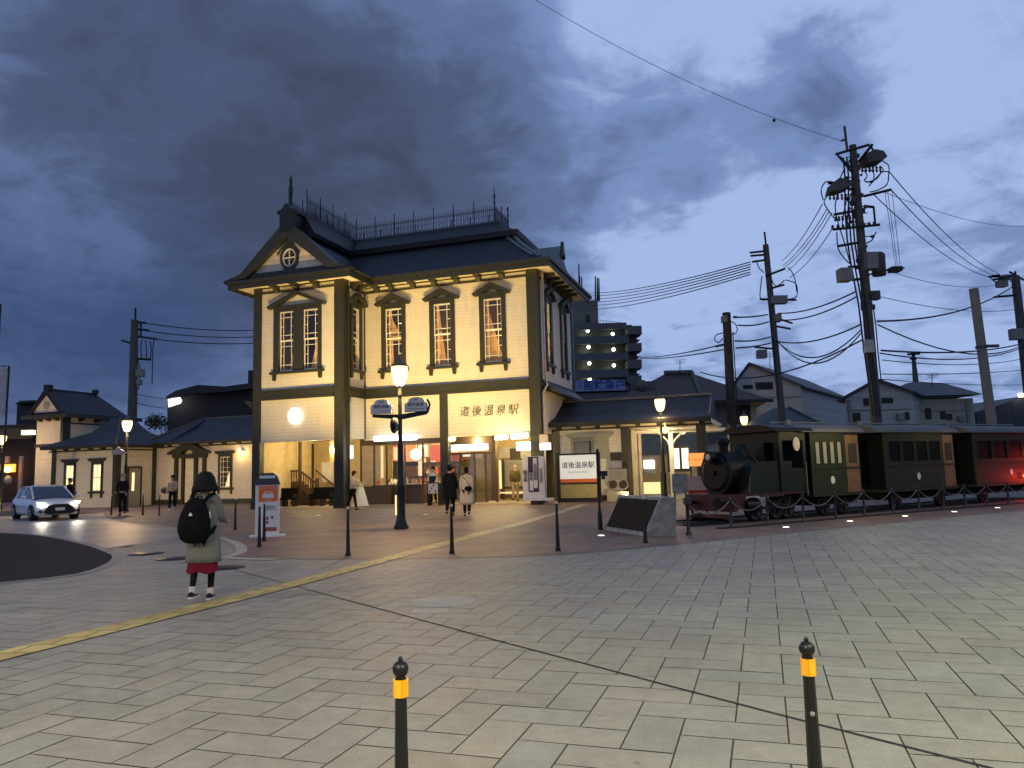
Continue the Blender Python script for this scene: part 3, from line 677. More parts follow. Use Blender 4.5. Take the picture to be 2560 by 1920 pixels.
# staircase in front of that wall
u0 = fu(690, 1180, 2.6)[0]; u1 = fu(750, 1180, 2.6)[0]; u2 = fu(793, 1210, 2.6)[0]
zt_ = fu(700, 1178, 2.6)[1]
b = MB(); b.box(u0, u1, 2.55, 2.66, zt_-.05, zt_+.03); b.prism([(u1, zt_-.05), (u1, zt_+.03), (u2, zt_-.62), (u2, zt_-.72)], 2.55, 2.66)
b.box(u0, u1, 2.56, 2.64, .1, .2); b.box(u1-.06, u1+.06, 2.53, 2.67, .03, ZP+.1); b.box(u2-.07, u2+.07, 2.53, 2.67, .03, zt_-.4); b.build('stair_rail', M['wood'], st)
for i in range(17):
    u = u0+.1+(u2-u0-.2)*i/16; top = zt_-.05 if u < u1 else zt_-.05-(u-u1)/(u2-u1)*.62
    b = MB(); h = top-.15; b.lathe([(.025, 0), (.03, h*.15), (.018, h*.25), (.042, h*.5), (.02, h*.75), (.03, h*.88), (.025, h)], (u, 2.6, .15), 8); b.build('baluster', M['wood'], st)
b = MB()
for k in range(7): b.box(u2-.15-k*.26, u2+.1-k*.26, 2.7, 3.7, .03, .2+k*.17)
b.build('stair', M['wood'], st)
# wall with door frame right of the stair
b = MB(); a = fu(838, 1150, 3.6)[0]; b.box(u2+.1, a, 3.6, 3.7, .03, ZP+.1); b.build('hall_partition', M['warmwall'], st)
b = MB(); a = fu(806, 1215, 3.55); c = fu(833, 1155, 3.55); b.box(a[0], c[0], 3.5, 3.59, a[1]+.2, c[1]); b.build('framed_poster', M['white'], st)
b = MB(); p, q = fu(788, 1175, 3.4), fu(833, 1213, 3.4); b.tube([(p[0], 3.45, p[1]), (q[0], 3.45, q[1])], .04); b.build('handrail', M['wood'], st)
# recess between bay and shop
a = fu(895, 1150, 3.0)[0]; b = MB(); b.box(UC+.1, a+.35, 3.3, 3.4, .03, ZP+.1); b.build('entrance_wall', M['warmwall'], st)
b = MB(); a = fu(869, 1130, 2.9); b.box(a[0]-.09, a[0]+.09, 3.2, 3.28, a[1]-.32, a[1]+.32); b.build('wall_light', M['signwhite'], st)
# shop: glazed front from u=6 to the middle post, then a second glazed bay; back wall, shelves
sh0, sh1, sv = fu(903, 1200, 2.5)[0], 8.76, 2.5
b = MB(); b.box(sh0, U1-1.6, 6.6, 6.7, .03, ZP+.1); b.build('shop_back_wall', M['warmwall'], st)
b = MB()
for u in (sh0, fu(936, 1200, 2.5)[0], fu(967, 1200, 2.5)[0], fu(1013, 1200, 2.5)[0], fu(1058, 1200, 2.5)[0]): b.box(u-.035, u+.035, sv-.04, sv+.04, .03, ZP+.1)
b.box(sh0, 8.76, sv-.03, sv+.03, ZP-.3, ZP+.1); b.box(sh0, fu(978, 1200, 2.5)[0], sv-.05, sv+.05, .03, .9); b.build('shop_front_frame', M['wood'], st)
b = MB(); b.box(sh0, 8.7, sv-.006, sv+.006, .9, ZP-.3); b.build('shop_glass', M['glass'], st)
def panel(px0, py0, px1, py1, v, m, name, t=.05, parent=st):
    a, c = fu(px0, py1, v), fu(px1, py0, v); q = MB(); q.box(a[0], c[0], v, v+t, a[1], c[1]); return q.build(name, m, parent)
panel(982, 1113, 996, 1153, 3.0, M['redlit'], 'red_lit_poster'); panel(1002, 1113, 1009, 1152, 3.0, M['redlit'], 'red_lit_poster')
panel(1014, 1112, 1040, 1154, 3.0, M['orangelit'], 'orange_lit_poster'); panel(1076, 1112, 1102, 1152, 3.0, M['redlit'], 'red_lit_poster')
panel(984, 1118, 994, 1150, 2.97, M['creamlit'], 'poster_picture', .01)
panel(1047, 1113, 1058, 1140, 3.2, M['creamlit'], 'lit_picture'); panel(1061, 1113, 1070, 1142, 3.2, M['creamlit'], 'lit_picture'); panel(1046, 1153, 1057, 1190, 3.2, M['creamlit'], 'lit_picture')
panel(950, 1115, 957, 1195, 4.2, M['creamlit'], 'lit_door_slit')
panel(1013, 1154, 1044, 1166, 3.0, M['darkroom'], 'shelf_board')
panel(1014, 1168, 1044, 1192, 4.0, M['coachtan'], 'shelf_goods_panel')
b = MB(); x0, x1 = fu(935, 1205, 3.0)[0], fu(1058, 1205, 3.0)[0]; b.box(x0, x1, 2.75, 3.5, .03, .95); b.build('shop_counter', M['wood'], st)
b = MB(); b.box(x0, x1, 2.7, 3.5, .951, .985); b.build('counter_top', M['white'], st)
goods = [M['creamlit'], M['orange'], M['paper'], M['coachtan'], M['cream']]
rg = random.Random(5)
for i in range(34):
    u = x0+.1+(x1-x0-.2)*rg.random(); v = 2.8+.6*rg.random(); w_, h_ = rg.uniform(.04, .11), rg.uniform(.06, .22)
    b = MB(); b.box(u-w_/2, u+w_/2, v, v+.08, .987, .987+h_)
    if i % 3 == 0: b.lathe([(w_*.4, 0), (w_*.5, h_*.3), (.01, h_*.4)], (u, v+.04, .987+h_), 8)
    o = b.build('gift_box', goods[rg.randrange(5)])
    o.location = O; o.rotation_euler = (0, 0, -YAW); tag(o, 'small gift box on the lit souvenir counter behind the shop glass', 'gift box', 'gift boxes on the souvenir counter')
b = MB()
for k in range(3):
    b.box(fu(1010, 1200, 6)[0], fu(1060, 1200, 6)[0]+2.2, 6.2, 6.58, .8+k*.6, .83+k*.6)
b.build('shop_shelf', M['wood'], st)
for i in range(40):
    k = i % 3; u = fu(1010, 1200, 6)[0]+.1+(i//3)*.27
    b = MB(); h_ = rg.uniform(.12, .4); b.box(u, u+.18, 6.25, 6.5, .832+k*.6, .832+k*.6+h_); o = b.build('boxed_sweets', goods[rg.randrange(5)]); o.location = O; o.rotation_euler = (0, 0, -YAW)
    tag(o, 'boxed sweets on the rear shelves of the station shop', 'boxed goods', 'boxed goods on the rear shop shelves')
# entrance bay right of the middle post: hanging sign, glass doors, ticket hall
hs = panel(1128, 1109, 1217, 1128, 2.35, M['signwhite'], 'hanging_lit_sign', .16)
for px, s in ((1142, '電車 のりば'), (1172, '市内電車'), (1205, '▲')):
    a = fu(px, 1118, 2.35); text(s, .15, M['greybox'], hs, (a[0], 2.345, a[1]), name='sign_lettering')
panel(1129, 1131, 1153, 1152, 3.4, M['redlit'], 'red_lit_poster'); panel(1157, 1131, 1175, 1142, 3.4, M['signwhite'], 'lit_notice'); panel(1157, 1143, 1170, 1149, 3.4, M['redlit'], 'red_lit_poster')
panel(1186, 1133, 1192, 1145, 3.4, M['creamlit'], 'lit_notice'); panel(1195, 1133, 1203, 1144, 3.4, M['creamlit'], 'lit_notice')
gx = [fu(p, 1200, 3.2)[0] for p in (1122, 1152, 1187, 1214, 1236)]
b = MB()
for u in gx[:-1]: b.box(u-.03, u+.03, 3.2, 3.28, .03, 2.35)
b.box(gx[0], gx[-1], 3.2, 3.28, 2.3, 2.4); b.box(gx[-1]-.12, gx[-1]+.12, 3.1, 3.4, .03, ZP+.1); b.build('glass_door_frame', M['wood'], st)
b = MB(); b.box(gx[0], gx[-1]-.12, 3.235, 3.245, .03, 2.3); b.build('door_glass', glass('door_glass_grey', (.62, .62, .55), .14), st)
b = MB(); b.box(gx[0]-.3, gx[-1], 3.0, 3.4, 2.45, ZP+.1); b.build('door_header', M['wood'], st)
panel(1222, 1270-18, 1240, 1252+4, 3.05, M['cream'], 'door_stop')
# passage right: white notice board with dark frame, bench
panel(1256, 1148, 1345, 1270-52, 5.6, M['greybox'], 'notice_board', .05); panel(1250, 1215, 1345, 1223, 5.55, M['darkroom'], 'board_rail')
panel(1250, 1229, 1312, 1234, 5.5, M['creamlit'], 'bench_slat'); panel(1250, 1236, 1312, 1246, 5.5, M['wood'], 'bench_base')
panel(1252, 1148, 1260, 1248, 5.5, M['darkroom'], 'passage_post'); panel(1249, 1150, 1252, 1222, 5.45, M['creamlit'], 'edge_light')
panel(1248, 1115, 1350, 1146, 5.6, M['concrete'], 'passage_header'); panel(1275, 1121, 1300, 1148, 5.5, M['darkroom'], 'passage_fan_box')
b = MB(); b.box(gx[-1]+.1, U1-.1, 6.9, 7.0, .03, ZP+.1); b.build('passage_back_wall', M['darkroom'], st)
# lit sign boxes at the right post
panel(1291, 1104, 1324, 1127, 1.7, M['signwhite'], 'lit_sign_box', .12)
a = fu(1349, 1125, 1.7), fu(1374, 1107, 1.7); b = MB(); b.box(a[0][0], a[1][0], 1.75, 1.9, a[0][1], a[1][1]); b.build('lit_sign_box', M['signwhite'], st)
b = MB(); b.box(a[0][0]-.02, a[1][0]-.1, 1.76, 1.88, a[1][1]+.02, a[1][1]+.38); b.build('sign_box_top', M['cream'], st)
# row lights fixed along the lower edge of the panels
def bulb_row(px0, px1, py0, py1, n, v, m, name):
    for i in range(n):
        f_ = (i+.5)/n; a = fu(px0+(px1-px0)*f_, py0+(py1-py0)*f_, v)
        b = MB(); b.sphere((a[0], v, a[1]), .125, 10, 6); b.tube([(a[0], v, a[1]+.1), (a[0], v+.18, a[1]+.14)], .02); b.build(name, m, st)
bulb_row(1237, 1270, 1095, 1092, 3, VR-.2, M['bulbw'], 'globe_light'); bulb_row(1277, 1320, 1093, 1089, 4, VR-.2, M['bulbw'], 'globe_light')
bulb_row(1124, 1136, 1098, 1097, 2, VR-.2, M['bulb'], 'globe_light')
a, c = fu(935, 1097, VR-.3), fu(1040, 1091, VR-.3)
b = MB(); b.tube([(a[0], VR-.25, a[1]), (c[0]-.4, VR-.25, a[1]+.0)], .13, 10); b.tube([(c[0]-1.0, VR-.25, a[1]+.0), (c[0], VR-.25, a[1])], .14, 10)
b.build('tube_light', emat('tube_light_white', (.98, 1, .95), 4), st)
WC = (1, .72, .31)
for (u, v, z, p) in ((2.3, 1.4, 2.75, 60), (2.0, 3.6, 2.8, 55), (7.3, 3.2, 2.8, 55), (7.2, 5.2, 2.8, 60), (10.2, 2.9, 2.9, 60), (11.9, 3.6, 2.8, 90), (12.0, 1.0, 2.6, 60)):
    light('POINT', (u, v, z), p*2.6, WC, .12, st)
light('POINT', (11.6, -.4, 2.4), 130, (1, .68, .26), .12, st)
light('POINT', (6.6, VR-.9, 2.4), 50, (.95, 1, .92), .3, st)
# ------------------------------------------------------------------ low wings either side of the station
def simple_window(parent, loc, rz, w, z0, z1, lit=None, hood=True, curtain=False, bars=True):
    f = MB(); t = .13
    for x in (-w/2-t, w/2): f.box(x, x+t, -.08, .05, z0-.02, z1+.16)
    f.box(-w/2, w/2, -.08, .05, z1, z1+.16)
    if hood: f.prism([(-w/2-.38, z1+.34), (w/2+.38, z1+.34), (w/2+.22, z1+.162), (-w/2-.22, z1+.162)], -.16, -.002)
    f.box(-w/2-.25, w/2+.25, -.14, -.002, z0-.14, z0-.021)
    for x in (-w/2-.14, w/2+.02): f.prism([(x, z0-.14), (x+.12, z0-.14), (x+.09, z0-.4), (x+.03, z0-.4)], -.1, -.002)
    o = f.build('window', T, parent, loc, (0, 0, rz))
    s = MB(); s.box(-w/2, -w/2+.04, -.03, .0, z0, z1); s.box(w/2-.04, w/2, -.03, .0, z0, z1); s.box(-w/2, w/2, -.03, 0, z0, z0+.05); s.box(-w/2, w/2, -.03, 0, z1-.05, z1)
    s.box(-w/2, w/2, -.04, -.001, (z0+z1)/2-.03, (z0+z1)/2+.03)
    if bars:
        for fx in (.3, .7): s.box(-w/2+w*fx-.012, -w/2+w*fx+.012, -.028, -.004, z0, z1)
        for fz in (.15, .35, .65, .85): s.box(-w/2, w/2, -.026, -.006, z0+(z1-z0)*fz-.012, z0+(z1-z0)*fz+.012)
    else: s.box(-.02, .02, -.03, -.002, z0, z1)
    s.build('sash', M['white'], o)
    g = MB(); g.box(-w/2, w/2, .008, .02, z0, z1); g.build('pane', lit or M['darkroom'], o)
    if curtain:
        c = MB(); c.prism([(-.02, z0), (w/2-.04, z0), (w/2-.04, z0+(z1-z0)*.55), (w*.22, z0+(z1-z0)*.35)], .001, .006); c.build('curtain', M['creamlit'], o)
    return o
def eaves(parent, u0, u1, v, z, n, dep=.55, bw=.09):
    b = MB(); b.box(u0, u1, v-dep-.08, v-dep, z+.02, z+.20); b.box(u0, u1, v-.05, v-.002, z-.12, z-.05); b.build('eaves_fascia', T, parent)
    b = MB(); b.box(u0, u1, v-dep+.002, v-.001, z+.12, z+.15); b.build('soffit', M['cream'], parent)
    b = MB(); b.prism([(0, z-.12), (0, z+.11), (-.42, z+.11), (-.42, z+.05), (-.2, z), (-.08, z-.12)], -bw, bw, 'yz')
    p = b.build('eaves_bracket', T, parent, (u0+(u1-u0)*.5/n, v-.003, 0))
    for i in range(1, n): copy_tree(p, parent, (u0+(u1-u0)*(i+.5)/n, v-.003, 0))
# left wing: long wall at v = 7
lw_ = thing('station_wing', 'long low cream wing with dark tiled roof left of the tall station block', 'station wing', O, -YAW)
ln = lambda px, py: fu(px, py, 7)
b = MB(); wn = ln(564, 1170)[0]; wall(b, -12.6, .5, .0, 3.8, 7, 7.2, [(wn-.36, wn+.36, .95, 2.75)]); b.build('wall', SD, lw_)
b = MB(); b.box(-12.6, .5, 6.93, 6.998, 0, .28); b.build('plinth', T, lw_)
eaves(lw_, -12.9, .3, 7, 3.55, 13)
b = MB(); b.prism([(6.3, 3.72), (6.6, 3.80), (8.4, 4.55), (9.6, 5.30), (9.8, 5.3), (11.5, 4.5), (13, 3.8), (13, 3.6), (6.3, 3.6)], -10.9, .0, 'yz')
b.ring([[(-12.9, 6.3, 3.72), (-10.9, 6.3, 3.72), (-10.9, 13, 3.8), (-12.9, 13, 3.8)], [(-11.2, 9.5, 5.28), (-10.9, 9.5, 5.28), (-10.9, 9.9, 5.28), (-11.2, 9.9, 5.28)]], smooth=False); b.build('roof', M['slate'], lw_)
b = MB(); b.tube([(-11.1, 9.7, 5.34), (0, 9.7, 5.34)], .07, 6); b.tube([(-12.9, 6.35, 3.8), (-11.1, 9.6, 5.34)], .06, 6); b.build('ridge', M['aptwall'], lw_)
simple_window(lw_, (wn, 7, 0), 0, .72, .95, 2.75, M['darkroom'], curtain=True)
# pedimented door
du0, du1 = ln(447, 1200)[0], ln(507, 1200)[0]; dc = (du0+du1)/2
b = MB()
for px in (443, 461, 492, 513): u = ln(px, 1200)[0]; b.box(u-.09, u+.09, 6.80, 6.999, 0, 2.75)
b.box(du0-.35, du1+.35, 6.78, 6.999, 2.75, 2.98)
n = 10
b.prism([(du0-.55, 2.98), (du0-.62, 3.08), (dc, 3.72), (du1+.62, 3.08), (du1+.55, 2.98), (dc+.45, 2.98)] + [(dc+.42*math.cos(math.pi*k/n), 3.02+.24*math.sin(math.pi*k/n)) for k in range(n+1)] + [(dc-.45, 2.98)], 6.6, 6.999)
dr = b.build('door_case', T, lw_)
b = MB(); b.box(ln(463, 1200)[0]+.08, ln(490, 1200)[0]-.05, 6.9, 6.99, .1, 2.7); b.build('door', M['cream'], dr)
b = MB(); u = ln(606, 1122); b.lathe([(.02, .1), (.09, .02), (.12, -.08), (.10, -.12)], (u[0], 6.85, u[1]), 10); b.build('wall_lamp', M['bulbw'], lw_)
light('POINT', (u[0], 6.6, u[1]-.25), 28, (1, .66, .25), .05, lw_)
b = MB(); u = ln(622, 1122); b.prism([(u[0]-.05, u[1]+.15), (u[0]+.35, u[1]-.1), (u[0]-.05, u[1]-.15)], 6.3, 6.35); b.build('bracket_plate', M['cream'], lw_)
# pavilion
pv = thing('station_pavilion', 'cream pavilion with hipped dark roof and lit windows at the end of the left wing', 'pavilion', O, -YAW)
pl, pr = -17.2, -12.45
b = MB(); w1, w2 = fu(176, 1180, 4)[0], fu(244, 1180, 4)[0]
wall(b, pl, pr, 0, 3.7, 4, 4.2, [(w1-.3, w1+.3, .95, 2.5), (w2-.3, w2+.3, .95, 2.5)]); b.build('wall', SD, pv)
b = MB(); wall(b, 4.2, 7, 0, 3.7, pr-.2, pr, [(4.9, 5.8, 0, 2.25)], 'y'); b.build('wall', SD, pv)
b = MB(); b.box(pl, pl+.2, 4.2, 7.5, 0, 3.7); b.build('wall', SD, pv)
for a_ in ((pr-.2, pr+.05, 3.93, 4.3), (pl-.1, pl+.2, 3.93, 4.2), (pr-.1, pr+.05, 6.7, 7)): b = MB(); b.box(*a_, 0, 3.6); b.build('corner_post', T, pv)
for u in (w1, w2): simple_window(pv, (u, 4, 0), 0, .6, .95, 2.5, M['winlit'], bars=False)
eaves(pv, pl-.4, pr+.5, 4, 3.4, 6)
b = MB(); b.box(pr+.5, pr+.58, 3.4, 7, 3.42, 3.6); b.box(pr+.002, pr+.05, 4.3, 6.9, 3.28, 3.35); b.build('eaves_fascia', T, pv)
b = MB(); b.ring([[(pl-.5, 3.35, 3.58), (pr+.6, 3.35, 3.58), (pr+.6, 9.5, 3.58), (pl-.5, 9.5, 3.58)], [(-16.1, 5.6, 4.5), (-14.0, 5.6, 4.5), (-14.0, 8.0, 4.5), (-16.1, 8.0, 4.5)], [(-15.6, 6.6, 5.4), (-14.9, 6.6, 5.4), (-14.9, 7.6, 5.4), (-15.6, 7.6, 5.4)]], smooth=False); b.build('roof', M['slate'], pv)
b = MB(); b.tube([(pr+.6, 3.35, 3.62), (-14, 5.6, 4.55), (-14.9, 6.6, 5.45)], .06, 6); b.build('hip_ridge', M['aptwall'], pv)
b = MB(); b.box(pr-.05, pr-.02, 4.9, 5.8, 0, 2.25); d = b.build('door', M['housecream'], pv); b = MB(); b.box(pr-.019, pr-.01, 5.2, 5.36, .9, 1.95); b.build('lit_glass', M['winlit'], d)
b = MB(); b.box(pr-.01, pr+.06, 4.82, 4.9, 0, 2.3); b.box(pr-.01, pr+.06, 5.8, 5.88, 0, 2.3); b.box(pr-.01, pr+.06, 4.9, 5.8, 2.25, 2.33); b.build('door_frame', T, pv)
# gabled tower behind the pavilion
tw = thing('station_tower', 'small gabled cream tower rising behind the left pavilion', 'tower', O, -YAW)
b = MB(); b.box(-21.1, -18.9, 6, 6.2, 0, 5.75); b.build('wall', SD, tw)
b = MB(); b.box(-19.1, -18.9, 6.2, 11, 0, 5.75); b.build('wall', SD, tw)
b = MB(); b.box(-19.05, -18.84, 5.94, 6.5, 0, 5.75); b.box(-21.2, -19.051, 5.94, 5.999, 3.75, 3.95); b.box(-21.9, -18.1, 5.5, 5.6, 5.55, 5.8); b.box(-18.2, -18.1, 5.6, 11.6, 5.55, 5.8); b.box(-18.899, -18.86, 6.5, 11, 5.2, 5.28); b.build('trim', T, tw)
b = MB(); b.box(-18.899, -18.2, 6.0, 11.5, 5.62, 5.66); b.build('soffit', M['cream'], tw)
b = MB(); b.prism([(-21.2, 5.95), (-18.85, 5.95), (-20.02, 7.05)], 5.72, 5.76); b.build('gable_panel', M['cream'], tw)
b = MB(); b.prism([(-20.02+.24*math.cos(k*math.pi/8), 6.38+.26*math.sin(k*math.pi/8)) for k in range(16)], 5.68, 5.715); b.build('round_vent', M['housecream'], tw)
b = MB(); P6 = [(-21.9, 5.72), (-21.3, 6.0), (-20.02, 7.42), (-18.74, 6.0), (-18.1, 5.72)]
b.ring([[(x, 5.78, z) for x, z in P6], [(x, 9.4, z) for x, z in P6], [(x, 10.8 + (.9 if z < 5.9 else 0), min(z, 6.35) if z > 6.1 else z) for x, z in P6]], smooth=False); b.build('roof', M['slateside'], tw)
b = MB()
for sg in (1, -1):
    X = lambda u: -20.02+sg*(u+20.02)
    b.prism([(X(-21.9), 5.70), (X(-21.9), 5.80), (X(-21.3), 6.1), (-20.02, 7.52), (-20.02, 7.12), (X(-21.1), 5.95), (X(-21.1), 5.78)], 5.6, 5.72)
b.box(-20.2, -19.85, 5.6, 6.0, 7.35, 7.70); b.box(-20.1, -19.95, 6.0, 9.4, 7.38, 7.47); b.box(-20.18, -19.86, 9.25, 9.5, 7.38, 7.72); b.build('gable_boards', M['darkroof'], tw)
b = MB(); b.prism([(0, 5.38), (0, 5.60), (-.42, 5.60), (-.42, 5.52), (-.1, 5.38)], -.1, .1, 'yz'); p = b.build('eaves_bracket', T, tw, (-20.7, 5.995, 0))
for u in (-20.0, -19.3): copy_tree(p, tw, (u, 5.995, 0))
for v in (7.2, 8.4, 9.6): copy_tree(p, tw, (-18.895, v, 0), math.pi/2)
# dark building left of the tower, lit shop front below
lb = thing('shop_building', 'dark building with lit shop front at the left edge beyond the car', 'building')
P = at(0, 1100, 62); X0 = P.x-6; X1 = at(88, 1100, 62).x
def box_at(mb, px0, py0, px1, py1, Y, dep, mi=0):
    a, c = at(px0, py1, Y), at(px1, py0, Y); mb.box(a.x, c.x, Y, Y+dep, a.z, c.z, mi)
b = MB(); box_at(b, -60, 1060, 92, 1262, 62, 6); b.build('wall', M['wood'], lb)
b = MB(); box_at(b, 40, 1008, 95, 1070, 64, 6); b.prism([(at(36, 1010, 63).x, at(36, 1010, 63).z), (at(100, 1010, 63).x, at(100, 1004, 63).z), (at(88, 1000, 63).x, at(88, 1000, 63).z), (at(50, 1000, 63).x, at(50, 1002, 63).z)], 63, 70); b.build('roof', M['darkroof'], lb)
b = MB(); box_at(b, -60, 1070, 80, 1100, 60.8, .1); b.build('fascia_board', mat('fascia_brown', (.20, .11, .05), .7), lb)
b = MB(); box_at(b, -40, 1160, 36, 1182, 60.5, .2); b.build('lit_awning', emat('orange_glow', (1, .38, .03), 2.2), lb)
b = MB(); box_at(b, 6, 1140, 22, 1158, 61, .2); box_at(b, 42, 1140, 56, 1265, 61.2, .2); b.build('shop_panel', mat('shop_beige', (.55, .40, .30), .7), lb)
for i, (px, py, r) in enumerate([(2, 1173, .22), (20, 1174, .26)]):
    q = at(px, py, 60.2); b = MB(); b.sphere(q, r, 10, 6); b.build('globe_lamp', M['bulb'], lb)
q = at(20, 1200, 60.6); b = MB(); b.sphere(q, .28, 10, 6, sz=1.3); b.build('paper_lantern', M['cream'], lb)
b = MB(); q = at(68, 1081, 58); b.box(q.x-.45, q.x+.45, 58, 58.3, q.z-.16, q.z+.16); tag(b.build('lit_sign', emat('greenish_lamp', (.85, 1, .35), 6)), 'greenish white lit lamp hanging beside the left tower', 'lamp')
# right wing
rw_ = thing('station_wing', 'low cream platform wing with slate roof right of the tall station block', 'station wing', O, -YAW)
rf = lambda px, py: fu(px, py, 4)
zc_ = 3.26
b = MB(); w0, w1 = rf(1435, 1110)[0], rf(1515, 1110)[0]; wall(b, 13.75, 17.0, 0, zc_+.3, 4, 4.15, [(w0, w1, 1.9, 2.75)]); b.build('wall', SD, rw_)
for a_ in ((16.85, 17.25, 3.9, 4.3), (13.62, 13.95, 3.93, 4.2), (20.2, 20.6, 3.9, 4.3)): b = MB(); b.box(*a_, 0, zc_+.05); b.build('post', T, rw_)
b = MB(); b.box(13.75, 17.0, 3.93, 3.999, 0, .25); b.build('plinth', T, rw_)
eaves(rw_, 13.5, 20.9, 4, zc_+.12, 8)
b = MB(); b.box(13.6, 20.8, 3.99, 4.1, zc_-.02, zc_+.3); b.box(17.3, 20.2, 4.0, 4.1, zc_-.25, zc_-.15); b.build('frieze', M['cream'], rw_)
b = MB(); b.prism([(3.3, zc_+.28), (3.3, zc_+.34), (4.6, 3.95), (6.2, 4.78), (7.8, 3.95), (9.0, zc_+.2), (9.0, zc_+.1), (3.3, zc_+.2)], 13.3, 20.9, 'yz'); b.build('roof', M['slate'], rw_)
b = MB(); b.tube([(13.6, 6.2, 4.82), (20.9, 6.2, 4.82)], .07, 6); b.tube([(20.86, 3.3, zc_+.36), (20.86, 6.2, 4.84)], .08, 4); b.build('ridge', M['aptwall'], rw_)
b = MB(); b.prism([(20.9, zc_+.25), (21.35, zc_-.05), (21.2, zc_-.15), (20.9, zc_+.05)], 3.3, 3.6); b.build('end_brace', M['cream'], rw_)
b = MB(); b.box(w0, w1, 4.03, 4.06, 1.9, 2.75); wd = b.build('window', M['housecream'], rw_)
b = MB(); b.box(w0-.14, w0, 3.93, 4.05, 1.8, 2.87); b.box(w1, w1+.14, 3.93, 4.05, 1.8, 2.87); b.box(w0-.14, w1+.14, 3.92, 4.05, 2.75, 2.88); b.prism([(w0-.4, 3.06), (w1+.4, 3.06), (w1+.2, 2.882), (w0-.2, 2.882)], 3.82, 3.998); b.build('window_frame', M['housecream'], wd)
b = MB(); b.box((w0+w1)/2-.04, (w0+w1)/2+.04, 3.99, 4.028, 1.9, 2.75); b.build('mullion', M['trim'], wd)
# ticket gate opening: posts, curved braces, lit interior beyond
b = MB()
for px in (1587, 1598): u = rf(px, 1180)[0]; b.box(u-.06, u+.06, 4.5, 4.62, 0, 3.1)
u = rf(1578, 1180)[0]; b.box(u-.12, u+.16, 4.4, 4.5, 0, 3.2); b.build('gate_panel', M['cream'], rw_)
b = MB(); u = rf(1633, 1180)[0]+.5; b.box(u-.10, u+.10, 7.0, 7.2, 0, 3.2)
for sg in (-1, 1): b.tube([(u, 7.1, 2.35), (u+sg*.18, 7.1, 2.75), (u+sg*.55, 7.1, 3.1)], .05, 6)
b.box(u-1.6, u+2.6, 7.05, 7.15, 3.1, 3.25); b.build('platform_canopy_post', M['white'], rw_)
def rpanel(px0, py0, px1, py1, v, m, name, t=.06): return panel(px0, py0, px1, py1, v, m, name, t, rw_)
rpanel(1610, 1150, 1635, 1172, 9, M['signwhite'], 'lit_timetable'); rpanel(1607, 1140, 1640, 1185, 9.1, M['greybox'], 'timetable_frame')
rpanel(1676, 1120, 1720, 1172, 10, emat('platform_window', (1, .97, .78), 1.6), 'platform_window'); rpanel(1670, 1112, 1726, 1180, 10.2, M['darkroom'], 'platform_window_frame')
rpanel(1700, 1118, 1703, 1172, 9.9, M['darkroom'], 'window_mullion')
rpanel(1610, 1205, 1650, 1235, 8.5, M['creamlit'], 'bright_ticket_gate'); rpanel(1555, 1135, 1740, 1250, 13, M['warmwall'], 'platform_rear_wall'); 
rpanel(1680, 1186, 1712, 1235, 7.5, M['greybox'], 'grey_machine'); rpanel(1526, 1130, 1556, 1152, 3.95, M['darkroom'], 'notice_panel', .04); rpanel(1526, 1156, 1556, 1170, 3.95, M['cream'], 'notice_paper', .04)
b = MB(); b.box(17.2, 21, 4.5, 12, zc_-.02, zc_+.03); b.build('platform_ceiling', M['cream'], rw_)
b = MB(); b.box(13.7, 24, 4.2, 14, .004, .02); b.build('platform_floor', M['floor'], rw_)
light('POINT', (18.6, 6.0, 2.8), 80, (1, .8, .5), .1, rw_); light('POINT', (20.0, 8.5, 2.7), 80, (1, .88, .6), .1, rw_)
for px, py, v, r in ((1663, 1075, 3.6, .10), (1681, 1074, 6, .09), (1707, 1079, 8, .09)):
    a = fu(px, py, v); b = MB(); b.sphere((a[0], v, a[1]), r*1.5, 10, 6); b.tube([(a[0], v, a[1]+r), (a[0], v, a[1]+r+.3)], .015); b.build('globe_light', M['bulb'], rw_)
light('POINT', (rf(1640, 1100)[0], 3.0, 2.9), 50, (1, .7, .35), .08, rw_)
# name board standing in front of the right wing
nb = thing('station_name_board', 'white station name board with orange stripe in a black frame by the right wing', 'sign', uv(0, 0, 0), -YAW)
v = 2.6; a, c = fu(1401, 1207, v), fu(1490, 1136, v)
b = MB(); b.box(a[0], c[0], v, v+.06, a[1]+(c[1]-a[1])*.13, c[1]); b.build('board', emat('name_board_white', (1, .95, .82), .55), nb)
b = MB(); b.box(a[0], c[0], v, v+.06, a[1], a[1]+(c[1]-a[1])*.129); b.build('orange_stripe', mat('stripe_orange', (.6, .13, .03), .6), nb)
b = MB(); b.box(a[0], c[0], v+.01, v+.05, .2, a[1]-.08); b.build('lower_panel', mat('lower_panel_yellow', (.34, .29, .12), .7), nb)
b = MB(); b.box(a[0]-.16, a[0], v-.03, v+.1, 0, c[1]+.1); b.box(c[0], c[0]+.16, v-.03, v+.1, 0, c[1]+.1); b.box(a[0], c[0], v-.02, v+.08, c[1]+.001, c[1]+.08); b.box(a[0], c[0], v-.01, v+.07, a[1]-.08, a[1]-.002); b.box(a[0], c[0], v, v+.06, .02, .2); b.build('frame', M['black'], nb)
text('道後温泉駅', .30, M['black'], nb, ((a[0]+c[0])/2, v-.006, a[1]+(c[1]-a[1])*.62), name='name_lettering', off=.002)
text('Dogo Onsen Station', .11, M['greybox'], nb, ((a[0]+c[0])/2, v-.006, a[1]+(c[1]-a[1])*.38), name='small_lettering')
